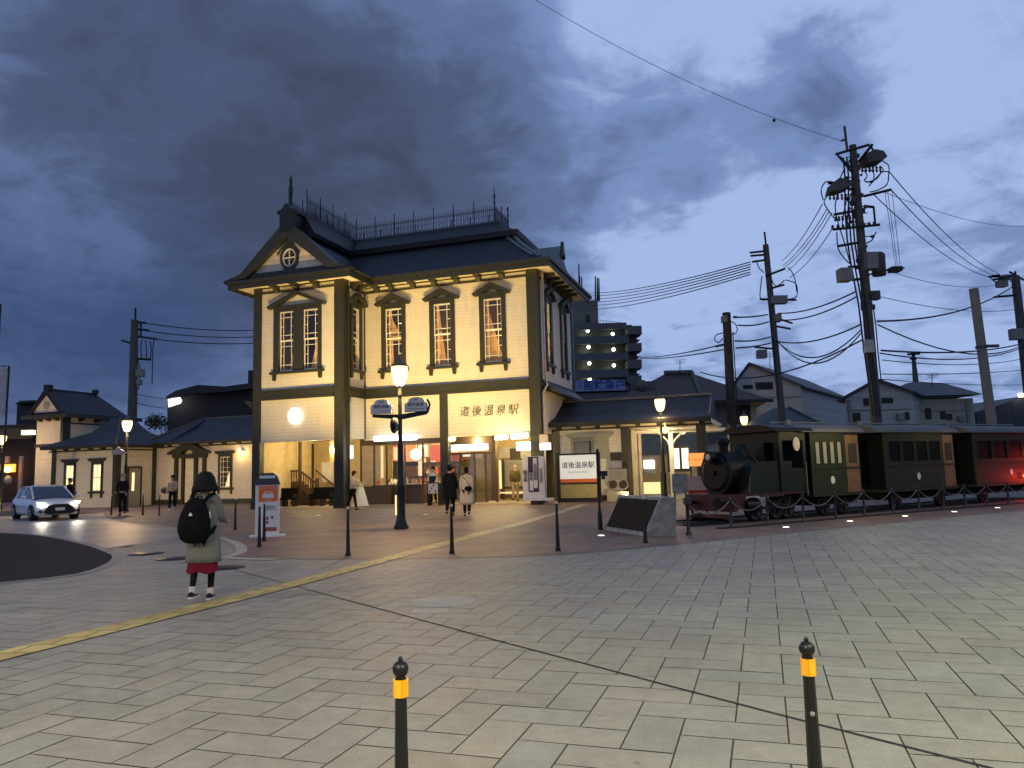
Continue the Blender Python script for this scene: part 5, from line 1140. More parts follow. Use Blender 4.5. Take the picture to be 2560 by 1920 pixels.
for nm_, ((x0, y0), (x1, y1), s, r) in zip(('upper', 'lower'), (((1600, 893), (1808, 861), .2, .035), ((1600, 895), (1808, 874), .2, .035))):
    wire('overhead_cable', nm_ + ' cable running from the wooden pole towards the apartment block', 'cables towards the apartment block', (x0, y0), 80, (x1, y1), 37, s, r)
G = 'cables right of the tallest pole'
for nm_, ((x0, y0), (x1, y1), s, r) in zip(('thick cable rising right from the tallest pole to the pole at the right edge', 'sagging cable dropping right from the tallest pole past the concrete column', 'upper of two dark cables meeting the clamp of the concrete column', 'lower of two dark cables meeting the clamp of the concrete column', 'level cable just above the distant thin pole', 'thin high cable right of the tallest pole, above the concrete column top', 'faint level wire just above the pale house roof', 'faintest lowest wire right of the tallest pole', 'thin wire from the side bracket of the tallest pole to the right edge'), (((2193, 803), (2538, 712), .6, .04), ((2195, 812), (2560, 862), .9, .035), ((2203, 876), (2560, 858), .3, .04), ((2200, 883), (2560, 868), .5, .03), ((2205, 900), (2560, 896), .3, .02), ((2202, 742), (2560, 770), .4, .016), ((2205, 935), (2560, 925), .1, .02), ((2200, 948), (2560, 962), .1, .018), ((2196, 668), (2560, 690), .8, .014))):
    wire('overhead_cable', nm_, G, (x0, y0), DM, (x1, y1), 50, s, r)
wire('overhead_wire', 'lone wire crossing the sky from the top edge to the tallest pole', None, (1290, -30), 26, (2104, 352), DM, .55, .012)
b = MB(); q = at(1935, 301, 29.2); b.sphere(q, .07, 8, 5); tag(b.build('wire_spacer', M['wire']), 'small dark bead on the lone wire high above the houses', 'wire spacer')
wire('overhead_wire', 'thin wire high at the right edge with a small bead', None, (2210, 480), DM, (2620, 556), 60, .8, .014)
for nm_, dx in (('left', 0), ('middle', 7), ('right', 18)): wire('hanging_wire', nm_ + ' thin slack wire dropping from the long cross arm of the tallest pole', 'slack wires under the long cross arm', (2212+dx, 478), DM, (2240+dx*.6, 668), DM, 0, .012)
G = 'wires from the left utility pole to the station'
for nm_, (y0, y1) in zip(('top', 'middle', 'bottom'), ((805, 822), (824, 838), (842, 853))): wire('overhead_wire', nm_ + ' thin wire of three from the left utility pole to behind the station gable', G, (345, y0), 60, (700, y1), 70, .4, .04)
for nm_, ((x0, y0), (x1, y1)) in zip(('upper', 'lower'), (((342, 985), (430, 997)), ((342, 1008), (425, 1020)))): wire('overhead_wire', nm_ + ' of two low wires from the left utility pole to the dark hall', 'low wires to the dark hall', (x0, y0), 60, (x1, y1), 74, .1, .03)
# ------------------------------------------------------------------ street lamps
LZ = at(997, 935, 20.75).z
def lamp_post(p, label, power, col=(1, .62, .28), extra=False):
    o = thing('street_lamp', label, 'street lamp', (p[0], p[1], 0))
    b = MB(); b.lathe([(.20, 0), (.21, .05), (.17, .12), (.12, .30), (.115, 1.1), (.13, 1.15), (.09, 1.22), (.075, 2.2), (.085, 2.25), (.06, 2.3), (.05, LZ-.42), (.07, LZ-.38), (.05, LZ-.33)], n=14); b.build('post', M['lampgreen'], o)
    b = MB(); b.lathe([(.09, -.33), (.16, -.25), (.22, -.05), (.235, .12), (.215, .2)], (0, 0, LZ), 16); b.build('lamp_globe', M['bulb'], o)
    b = MB(); b.lathe([(.24, .201), (.2, .29), (.08, .36), (.03, .42), (.03, .5), (.005, .56)], (0, 0, LZ), 16); b.build('lamp_cap', M['brass'], o)
    l = light('POINT', (0, 0, LZ-.62), power, col, .16, o); return o
L1 = lamp_post(gp(1003, 1322), 'street lamp with two cream name plates in front of the station corner', 760)
def plate(px0, py0, px1, py1, tx, flip):
    Y = 20.6; a, c = at(px0, py1, Y), at(px1, py0, Y); w, h = c.x-a.x, c.z-a.z; X, Z = a.x-L1.location.x, a.z
    P = [(0, 0), (w, 0), (w, h*.55), (w*.95, h*.62), (w*.85, h*.68), (w*.82, h*.85)] + [(w*(.5+.3*math.cos(t)), h*(.84+.16*math.sin(t))) for t in [math.pi*k/8 for k in range(1, 8)]] + [(w*.18, h*.85), (w*.15, h*.68), (w*.05, h*.62), (0, h*.55)]
    b = MB(); b.prism([(X+x, Z+z) for x, z in P], -.17, -.13); pl = b.build('name_plate', mat('plate_cream', (.80, .74, .66), .6), L1)
    cx, cz = X+w/2, Z+h*.45; e = .035
    b = MB(); b.prism([(cx+(X+x-cx)*(1+e*2), cz+(Z+z-cz)*(1+e*2)) for x, z in P], -.125, -.07); b.build('plate_frame', M['black'], pl)
    text(tx, h*.27, M['greybox'], pl, (cx, -.175, Z+h*.48), name='plate_lettering', space=1.15, off=.004)
    b = MB(); b.box(cx-w*.09, cx+w*.09, -.18, -.171, Z+h*.8, Z+h*.86); b.box(X+w*.1, X+w*.9, -.178, -.171, Z+h*.16, Z+h*.19); b.build('plate_mark', M['black'], pl)
plate(928, 999, 979, 1034, '道後公園', 0); plate(1013, 993, 1066, 1029, '道後温泉', 1)
b = MB(); Y = 20.6
def lx(px, py): q = at(px, py, Y); return q.x-L1.location.x, q.z
p, q, r_ = lx(930, 1040), lx(998, 1042), lx(1068, 1030)
b.prism([(p[0], p[1]+.05), (q[0], q[1]+.07), (r_[0], r_[1]+.05), (r_[0], r_[1]-.05), (q[0]+.1, q[1]-.06), (q[0]-.1, q[1]-.06), (p[0], p[1]-.03)], -.10, -.02)
b.tube([(r_[0], -.05, r_[1]), (r_[0]+.06, -.05, r_[1]+.22), (r_[0]-.01, -.05, r_[1]+.36)], .035, 6); b.build('plate_bracket', M['black'], L1)
b = MB(); a = lx(983, 1062); b.sphere((a[0], -.02, a[1]), .20, 12, 8, sx=.55, sz=1.15); b.tube([(a[0], 0, a[1]), (0, 0, a[1])], .03, 6); b.build('speaker_horn', M['black'], L1)
b = MB(); b.lathe([(.005, -.19), (.12, -.17), (.17, 0), (.12, .17), (.005, .19)], (a[0]+.05, -.13, a[1]), 12, sx=.6, sy=.2); b.build('speaker_face', M['greybox'], L1)
b = MB(); a, c = lx(988, 1238), lx(991, 1288); b.box(a[0]-.01, c[0]+.01, -.14, -.12, c[1], a[1]); b.build('lit_strip', M['creamlit'], L1)
def lampY(px, py):
    hor = 1175-.0273*(px-1280); return (LZ-EYE)*F/(hor-py)
for px, py, lb, pw in ((318, 1063, 'street lamp glowing over the corner post of the left pavilion', 700), (6, 1098, 'street lamp half cut off at the left edge', 300),
                       (1650, 1010, 'street lamp with round glow in front of the right wing roof', 520), (1860, 1050, 'left one of two street lamps behind the steam locomotive', 200), (1940, 1066, 'right one of two street lamps behind the steam locomotive', 160)):
    Y = lampY(px, py); q = at(px, py, Y); lamp_post(q, lb, pw)
# small direction plate on the left lamp
q = at(294, 1126, 36); b = MB(); b.prism([(q.x-.28, q.z-.2), (q.x+.28, q.z-.2), (q.x+.28, q.z), (q.x+.15, q.z+.05), (q.x, q.z+.2), (q.x-.15, q.z+.05), (q.x-.28, q.z)], 36, 36.06)
b.tube([(q.x+.28, 36.1, q.z-.1), (q.x+.45, 36.3, q.z-.1)], .03, 5); tag(b.build('name_plate', mat('plate_cream_small', (.44, .38, .33), .6)), 'small cream name plate hanging before the left pavilion corner', 'sign plate')
# plaza lamps behind the viewer light the paving
def plaza_lamp(x, y, h, pw, col, label, rad=.35):
    o = thing('plaza_lamp', label, 'plaza lamp', (x, y, 0))
    b = MB(); b.lathe([(.16, 0), (.12, .3), (.09, h*.5), (.06, h)], n=10); b.tube([(0, 0, h), (0, .5, h+.25), (0, 1.1, h+.3)], .05, 6); b.build('post', M['poleconc'], o)
    b = MB(); b.box(-.22, .22, .9, 1.6, h+.22, h+.34); b.build('lamp_head', M['black'], o)
    b = MB(); b.box(-.18, .18, .95, 1.55, h+.20, h+.219); b.build('lamp_lens', emat('lens', col, 12), o)
    light('SPOT', (0, 1.25, h-.1), pw, col, rad, o, size=R(158), blend=.7)
plaza_lamp(-4.5, -5, 7.5, 4500, (1, .87, .62), 'tall plaza lamp behind the viewer on the left')
plaza_lamp(5.5, -4.5, 7.5, 4300, (1, .90, .64), 'tall plaza lamp behind the viewer on the right')
plaza_lamp(8.6, 2.2, 5.0, 800, (.84, 1, .30), 'greenish lamp standing just outside the right of the view', .3)
plaza_lamp(-19, 4.0, 7.0, 1500, (1, .76, .56), 'warm plaza lamp beyond the left of the view')
plaza_lamp(14.5, 8.5, 8, 2200, (1, .90, .68), 'tall unseen lamp added beyond the right of the view to brighten the paving')  # added out of view to brighten the middle distance of the paving
plaza_lamp(-13.0, 5.0, 8, 1500, (1, .84, .62), 'tall unseen lamp added left of the paving to brighten its middle distance')  # second added lamp, out of view, lifts the mid-distance paving from the left
# uplights set into the brick before the facade
def uplight(where, u, v, tgt, pw, size=95, col=(1, .69, .23)):
    P = uv(u, v); o = thing('ground_uplight', 'round uplight sunk into the brick paving before ' + where, 'ground light', P, 0, 'uplights before the station')
    b = MB(); b.lathe([(.13, .006), (.15, .014), (.10, .016)], n=16); b.build('rim', M['greybox'], o); b = MB(); b.lathe([(.001, .021), (.10, .020)], n=16); b.build('lens', M['creamlit'], o)
    t = uv(*tgt); l = light('SPOT', (0, 0, .12), pw, col, .10, o, size=R(size))
    l.rotation_euler = (t-P).to_track_quat('-Z', 'Y').to_euler(); return o
uplight('the gabled bay', 2.2, -7.0, (2.3, 0, 10), 4100, 76); uplight('the souvenir shop window', 7.0, -5.4, (7.2, 2, 9.8), 5300, 82); uplight('the station name panel', 11.4, -5.4, (11.4, 2, 9.8), 4500, 82);
uplight('the pedimented door', -9.0, 1.0, (-9, 7, 2.2), 380); uplight('the left wing window', -3.2, 1.2, (-3.4, 7, 2.2), 300); uplight('the left pavilion', -15.0, -3.2, (-15.2, 4, 3.0), 520); uplight('the right wing gate', 17.6, -.8, (16.6, 4, 2.4), 420); uplight('the right wing wall', 17.2, 3.0, (13.6, 5, 7.5), 500, 90, (1, .66, .42))
# ------------------------------------------------------------------ bollards
def bollard(h=.89, top=.0195, bot=.030, refl=True):
    o = thing('bollard', '', 'bollard')
    b = MB(); b.lathe([(bot+.014, 0), (bot+.012, .05), (bot, .07), (top, h-.13), (top, h-.07)], n=8, smooth=False); b.build('shaft', M['black'], o)
    b = MB()
    b.sphere((0, 0, h-.042), .0275, 16, 10); b.lathe([(.017, h-.0699), (.017, h-.06)], n=8); b.lathe([(.006, h-.016), (.009, h-.008), (.002, h)], n=8); b.build('ball_top', M['black'], o)
    if refl:
        for k in range(6):
            a = k*math.pi/3+.3; b = MB(); w = .0115; r_ = top+.005
            c_, s_ = math.cos(a), math.sin(a); pts = [(r_*c_-w*s_*e, r_*s_+w*c_*e) for e in (-1, 1)] + [((r_-.005)*c_-w*s_*e, (r_-.005)*s_+w*c_*e) for e in (1, -1)]
            b.prism(pts, h-.130, h-.074, 'xy'); b.build('yellow_reflector', M['yellow'], o)
    return o
b0 = bollard(); b0.location = gp(1001, 1640, .89); b0.location.z = 0; b0['label'] = 'nearest bollard left of centre with yellow reflector band and black ball top'
Yb = 2.63; q = gp(2015, 1591, .89)
b1 = copy_tree(b0, loc=(q.x, q.y, 0), rz=.45, label='nearest bollard on the right with yellow reflector band and pale sticker'); b = MB(); a = b1.location
b.lathe([(.001, .006), (.0075, .006), (.009, 0)], n=10); s_ = b.build('round_sticker', M['greybox'], b1, (-.0142, -.0187, .635), (math.pi/2, 0, -.651))
b2 = bollard(.88, .024, .04, False)
b = MB(); b.sphere((0, 0, .88), .03, 8, 5); b.build('pale_cap', mat('pale_cap', (.6, .55, .45), .5), b2)
bl = [((870, 1390), 'bollard on the brick edge right of the white taxi sign'), ((1130, 1385), 'bollard on the brick edge under the walking couple'), ((1395, 1378), 'bollard on the brick edge left of the stone monument'),
      ((648, 1368), 'nearer of two bollards before the white taxi sign'), ((660, 1354), 'farther of two bollards before the white taxi sign'), ((588, 1325), 'bollard between the woman with backpack and the taxi sign'),
      ((398, 1290), 'bollard just left of the woman with backpack'), ((357, 1288), 'bollard before the left pavilion side door'), ((278, 1288), 'bollard right of the white car'), ((1614, 1358), 'bollard at the foot of the stone monument')]
for i, ((px, py), lb_) in enumerate(bl):
    p = gp(px, py); o = b2 if i == 0 else copy_tree(b2); o.location = p; o['label'] = lb_; o['group'] = 'bollards along the plaza edge'
b0['group'] = b1['group'] = 'near bollards with reflectors'
# thin tall post beside the monument
tp = thing('sign_post', 'thin tall dark post with a small box beside the stone monument', 'post', gp(1501, 1325))
b = MB(); b.lathe([(.06, 0), (.055, .35), (.03, .5), (.028, 1.92), (.035, 1.93), (.02, 1.96)], n=10); b.build('post', M['black'], tp)
b = MB(); b.box(.02, .22, -.06, .06, 1.30, 1.42); b.box(.08, .16, -.05, .05, 1.22, 1.30); b.build('box', M['black'], tp)
# stone monument with sloping plaque
mo = thing('stone_monument', 'low granite wedge monument with dark sloping plaque', 'monument')
A, B_, Cc = gp(1508, 1325), gp(1614, 1342), gp(1690, 1341)
T1 = gp(1546, 1238, .84); T2 = T1+(B_-A)*.97; T3 = T2+(Cc-B_)*.46
back = (T3-T2).normalized()*.42; back.z = 0
bA, bC = A + (Cc-B_)*1.0, Cc
b = MB(); V = [A, B_, Cc, bA, T1, T2, T3, T1+(T3-T2)]
b.add([tuple(v) for v in V], [(0, 1, 5, 4), (1, 2, 6, 5), (2, 3, 7, 6), (3, 0, 4, 7), (4, 5, 6, 7), (0, 3, 2, 1)]); b.build('stone_block', M['stone'], mo)
n_ = (B_-A).cross(T1-A).normalized(); n_ = n_ if n_.y < 0 else -n_
def q4(s, t): return (A.lerp(B_, s)).lerp(T1.lerp(T2, s), t)
b = MB(); q = [q4(.06, .12), q4(.94, .12), q4(.94, .93), q4(.06, .93)]; b.add([tuple(v+n_*.004) for v in q]+[tuple(v+n_*.02) for v in q], [(0, 1, 2, 3), (4, 5, 6, 7), (0, 1, 5, 4), (1, 2, 6, 5), (2, 3, 7, 6), (3, 0, 4, 7)]); b.build('plaque', M['plaque'], mo)
# standing taxi sign
ts = thing('standing_sign', 'white standing taxi sign with orange car panel and dark cap', 'sign', gp(668, 1342), math.atan2(.14, .69))
w = .27
b = MB(); b.box(-w-.02, w+.02, -.05, .05, .03, 1.30); b.box(-w-.14, w+.16, -.16, .16, 0, .05); b.build('frame', M['paper'], ts)
b = MB(); b.prism([(-w-.05, 1.30), (w+.05, 1.30), (w-.04, 1.52), (w-.14, 1.60), (-w+.14, 1.60), (-w+.04, 1.52)], -.08, .08); b.build('cap', mat('sign_cap_grey', (.04, .04, .055), .4), ts)
b = MB(); b.box(-w+.08, w-.08, -.085, -.081, 1.46, 1.53); b.build('cap_label', M['paper'], ts)
b = MB(); b.box(-w+.06, w-.02, -.058, -.051, .88, 1.27); p_ = b.build('orange_panel', M['orange'], ts)
b = MB(); b.prism([(-.115, .97), (.155, .97), (.155, 1.06), (.125, 1.075), (.085, 1.135), (-.045, 1.135), (-.085, 1.075), (-.115, 1.06)], -.064, -.059); b.build('car_symbol', M['paper'], p_)
b = MB(); b.prism([(-.05, 1.08), (.09, 1.08), (.07, 1.12), (-.03, 1.12)], -.067, -.0645); b.build('symbol_window', M['orange'], p_)
text('タクシーのりば', .062, M['paper'], p_, (.02, -.062, 1.21), name='sign_lettering'); text('TAXI', .07, M['paper'], p_, (.02, -.062, .92), name='sign_lettering')
text('ご利用の方は\nこちらで\nお待ちください', .045, M['greybox'], ts, (.06, -.055, .72), name='notice_lettering')
b = MB()
for x, z in ((.0, .46), (.0, .36), (.12, .48)): b.box(x-.03, x+.03, -.056, -.051, z-.035, z+.035)
b.box(-.06, w-.04, -.056, -.051, .14, .24); b.build('small_print_marks', mat('brick_red_print', (.35, .08, .05), .6), ts)
# benches in the bay
for (px, py), lb_ in (((712, 1268), 'black bench in the station bay nearer the taxi sign'), ((805, 1266), 'black bench in the station bay beside the corner post')):
    o = thing('bench', lb_, 'bench', gp(px, py), -YAW, 'benches before the station stair')
    b = MB(); b.box(-.6, .6, -.22, .2, .36, .44); b.build('seat', M['blackplastic'], o); b = MB(); b.box(-.6, .6, .2, .27, .44, .92); b.build('backrest', M['blackplastic'], o)
    for x in (-.58, -.03, .52): b = MB(); b.box(x, x+.06, -.2, .24, 0, .36); b.build('leg', M['black'], o)
    for x in (-.62, .56): b = MB(); b.box(x, x+.06, -.22, .2, .44, .64); b.build('armrest', M['black'], o)
# display stand with menu in the middle of the front
ds = thing('menu_stand', 'white menu display stand before the souvenir shop window', 'display stand', uv(fu(1083, 1250, 1.2)[0], 1.2), -YAW)
b = MB(); b.box(-.25, .25, 0, .05, .55, 1.0); b.build('panel', M['paper'], ds); b = MB(); b.box(-.28, -.25, -.02, .3, 0, 1.02); b.box(.25, .28, -.02, .3, 0, 1.02); b.box(-.25, .25, -.02, .3, .1, .14); b.box(-.25, .25, -.02, .05, 1.001, 1.04); b.build('frame', M['black'], ds)
b = MB(); [b.box(-.2+.1*i, -.14+.1*i, -.012, -.002, .6+.13*(i % 3), .7+.13*(i % 3)) for i in range(4)]; b.build('menu_pictures', M['coachtan'], ds)
# lights along the train fence
for i, (px, py) in enumerate(((1503, 1341), (1965, 1320), (2125, 1305), (2263, 1292), (2386, 1281), (2494, 1271))):
    p = gp(px, py)
    if i == 0:
        gl = thing('ground_light', 'small lit ground light sunk into the brick strip before the train fence', 'ground light', p, 0, 'small ground lights along the train fence')
        b = MB(); b.lathe([(.10, .006), (.12, .012), (.075, .020)], n=14); b.build('rim', M['greybox'], gl); b = MB(); b.lathe([(.001, .028), (.07, .024), (.072, .021)], n=14); b.build('lens', M['bulbw'], gl)
        gl['label'] = 'small lit ground light in the paving left of the stone monument'
    else:
        o = copy_tree(gl, loc=p); o['label'] = ('first', 'second', 'third', 'fourth', 'fifth')[i-1] + ' small lit ground light from the left in the brick strip before the train fence'
# notice boards left of the locomotive
for px0, py0, px1, py1, m, nm, lb_ in ((1722, 1132, 1766, 1166, 'orangelit', 'notice_board', 'orange lit notice board left of the locomotive'), (1722, 1190, 1770, 1226, 'posterpink', 'poster_board', 'pale pink poster board with red foot left of the locomotive'), (1682, 1184, 1718, 1232, 'stone', 'notice_board', 'grey notice board right of the monument')):
    if m == 'posterpink': M[m] = mat('poster_pink', (.62, .42, .36), .7)
    Y = 24; a, c = at(px0, py1, Y), at(px1, py0, Y); o = thing(nm, lb_, 'board', (0, 0, 0)); b = MB(); b.box(a.x, c.x, Y, Y+.05, a.z, c.z); b.build('panel', M[m], o)
    b = MB(); b.box(a.x+.05, a.x+.09, Y+.051, Y+.09, 0, c.z); b.box(c.x-.09, c.x-.05, Y+.051, Y+.09, 0, c.z); b.build('legs', M['black'], o)
    if m == 'posterpink':
        b = MB(); b.box(a.x, c.x, Y-.004, Y+.05, a.z-.12, a.z-.001); b.build('red_foot', mat('poster_red', (.45, .05, .02), .6), o)
    if m == 'orangelit':
        text('坊っちゃん列車', .09, M['wood'], o, ((a.x+c.x)/2, Y-.006, (a.z+c.z)/2), name='board_lettering')
# flag and thin lamp pole at the left edge
fl = thing('banner_flag', 'tall grey banner flag at the left edge', 'banner flag'); Y = 40
a, c = at(-40, 1045, Y), at(21, 920, Y); b = MB(); b.box(a.x, c.x, Y, Y+.02, a.z, c.z); b.build('cloth', mat('flag_grey', (.42, .40, .44), .8), fl)
b = MB(); p = at(23, 915, Y); b.tube([(p.x, Y, p.z), (p.x-.08, Y, 0)], .05, 6); b.tube([(p.x, Y, p.z), (p.x-1.3, Y, p.z)], .03, 5); b.build('pole', M['black'], fl)
dp = thing('utility_pole', 'dark pole cut off by the left edge of the photo', 'utility pole'); p = at(0, 760, 36); b = MB(); b.tube([(p.x-.02, 36, 0), (p.x, 36, p.z)], .07, 6); b.build('pole', M['black'], dp)
# ------------------------------------------------------------------ heritage steam train behind the chain fence
FP = [gp(*p) for p in ((1829, 1321), (1921, 1314), (2010, 1307), (2090, 1299), (2162, 1291), (2234, 1285), (2299, 1280), (2360, 1275), (2414, 1270), (2470, 1266), (2522, 1262), (2572, 1258))]
d_ = (FP[9]-FP[0]).normalized(); TA = math.atan2(d_.y, d_.x); TX = Vector((d_.x, d_.y, 0)); TN = Vector((-d_.y, d_.x, 0))
S0 = FP[0] + TN*1.0
def sx(px, py=1180, off=0):
    """distance along the train side for a photo column"""
    d = ray(px, py); k = TN.dot(S0+TN*off); t = k/TN.dot(d); return TX.dot(d*t - S0)
def sz(px, py): 
    d = ray(px, py); t = TN.dot(S0)/TN.dot(d); return EYE+d.z*t
lo = thing('steam_locomotive', 'small dark green steam locomotive with red buffer beam behind the chain fence', 'locomotive', S0, TA)
x0 = sx(1838); xc = sx(1918); xe = sx(2022); WD = 1.75; cy = WD/2
zb = sz(1838, 1240)
b = MB(); b.box(x0-.12, x0, .0, WD, .28, .70); b.box(x0-.06, x0+.35, .02, .08, .34, .66); b.box(x0-.06, x0+.35, WD-.08, WD-.02, .34, .66); b.build('buffer_beam', M['locored'], lo)
b = MB()
for y in (.35, WD-.35): b.lathe([(.05, 0), (.05, .22), (.14, .23), (.14, .27), (.01, .28)], (0, 0, 0), 12)
b = MB()
for y in (.35, WD-.35): b.tube([(x0-.12, y, .5), (x0-.32, y, .5)], .05, 8); b.tube([(x0-.32, y, .5), (x0-.36, y, .5)], .14, 12)
b.build('buffer', M['locoblack'], lo)
b = MB(); b.prism([(x0-.02, .20), (x0-.30, .12), (x0-.02, .03)], .2, WD-.2); b.build('guard_iron', M['locored'], lo)
def cylx(mb, xa, xb, y, z, r, n=20, ra=None):
    rs = []
    for x, rr in ((xa, ra or r), (xb, r)): rs.append([(x, y+rr*math.cos(2*math.pi*i/n), z+rr*math.sin(2*math.pi*i/n)) for i in range(n)])
    mb.ring(rs)
b = MB(); cylx(b, x0+.18, x0+.85, cy, 1.28, .57); b.build('smokebox', M['locoblack'], lo)
b = MB(); cylx(b, x0+.13, x0+.175, cy, 1.28, .50, 20, .42); cylx(b, x0+.06, x0+.13, cy, 1.28, .06); b.build('smokebox_door', M['locoblack'], lo)
b = MB(); cylx(b, x0-.12, x0+.1, cy-.05, 1.70, .14, 14, .16); b.box(x0-.02, x0+.2, cy-.06, cy+.0, 1.5, 1.6); hl = b.build('headlamp', M['locoblack'], lo); b = MB(); cylx(b, x0-.13, x0-.121, cy-.05, 1.70, .085, 14); b.build('lamp_glass', M['rim'], hl)
b = MB(); cylx(b, x0+.851, xc+.1, cy, 1.25, .52); b.build('boiler', M['locogreen'], lo)
b = MB()
for x in (x0+.9, x0+1.3): cylx(b, x, x+.04, cy, 1.25, .53)
b.build('boiler_band', M['brass'], lo)
b = MB(); b.lathe([(.20, 1.6), (.13, 1.75), (.12, 2.0), (.17, 2.06), (.18, 2.15), (.13, 2.2), (.02, 2.2)], (x0+.52, cy, 0), 16); b.build('chimney', M['locoblack'], lo)
b = MB(); b.lathe([(.22, 1.6), (.21, 1.85), (.15, 1.98), (.02, 2.04)], (x0+1.15, cy, 0), 16); b.build('steam_dome', M['locogreen'], lo)
ta, tb = sx(1872), sx(1985)
b = MB(); b.prism([(ta, .72), (ta+.06, 1.1), (ta+.16, 1.42), (ta+.4, 1.55), (tb, 1.55), (tb, .72)], .05, .40); b.prism([(ta+.16, .72), (ta+.16, 1.42), (ta+.4, 1.55), (tb, 1.55), (tb, .72)], WD-.4, WD-.05); b.build('side_tank', M['locogreen'], lo)
b = MB(); b.tube([(ta+.0, .03, .74), (ta+.06, .03, 1.1), (ta+.16, .03, 1.4)], .012, 4); b.build('tank_lining', M['brass'], lo)
b = MB(); b.box(x0, xe, -.0, WD, .66, .72); b.box(sx(1895), sx(1955), -.03, -.002, .62, .70); b.build('running_board', M['locored'], lo)
ca, cb = sx(1952), sx(2018)
b = MB(); wall(b, ca, cb, .72, 2.35, 0, .05, [(ca+.12, cb-.12, 1.35, 2.1)]); wall(b, .05, WD, .72, 2.35, ca, ca+.05, [(.2, .55, 1.5, 2.05), (WD-.55, WD-.2, 1.5, 2.05)], 'y'); b.box(ca, cb, WD-.05, WD, .72, 2.35); b.box(cb-.05, cb, .05, WD-.05, .72, 2.3)
b.build('cab', M['locogreen'], lo)
b = MB(); n = 10; b.prism([(-.12, 2.35)] + [(cy-(cy+.12)*math.cos(math.pi*k/n), 2.36+.20*math.sin(math.pi*k/n)) for k in range(n+1)] + [(WD+.12, 2.35)], ca-.25, cb+.2, 'yz'); b.build('cab_roof', M['locoblack'], lo)
b = MB(); p = (sx(1994), sz(1994, 1110)); b.prism([(p[0]+.13*math.cos(k*math.pi/10), p[1]+.19*math.sin(k*math.pi/10)) for k in range(20)], -.03, -.003); b.build('oval_cab_window', mat('oval_window_light', (.75, .58, .42), .5), lo)  # oval cab window; the light through it is put into its pale colour
b = MB(); b.box(ca+.1, cb-.1, .06, .1, .9, 1.34); b.build('cab_side_panel', M['locoblack'], lo)
b = MB(); b.tube([(cb-.08, -.04, .6), (cb-.08, -.04, 1.5)], .02, 5); b.build('handrail', M['brass'], lo)
def wheel(parent, x, r, y=.12):
    b = MB(); rs = []
    for yy, rr in ((y, r), (y, r-.05), (y+.02, r-.06), (y+.02, .06), (y+.06, .06)): pass
    for yy, rr in ((y+.1, r), (y, r), (y-.005, r*.86), (y+.02, r*.84), (y+.02, .08), (y-.02, .07), (y-.02, .01)): rs.append([(x+rr*math.cos(2*math.pi*k/18), yy, r+.02+rr*math.sin(2*math.pi*k/18)) for k in range(18)])
    b.ring(rs); w_ = b.build('wheel', M['locoblack'], parent)
    b = MB()
    for k in range(6): a = k*math.pi/3; b.tube([(x, y+.0, r+.02), (x+r*.84*math.cos(a), y+.0, r+.02+r*.84*math.sin(a))], .018, 4)
    b.build('spokes', M['locored'], w_)
for x in (x0+.75, x0+1.55, ca+.3): wheel(lo, x, .30)
b = MB(); b.box(x0+.5, ca+.4, .07, .1, .3, .37); cylx(b, x0+.3, x0+.75, .02, .42, .13, 12); b.build('coupling_rod', M['locoblack'], lo)
light('POINT', (x0-1.2, -1.2, 1.2), 6, (1, .7, .4), .2, lo)
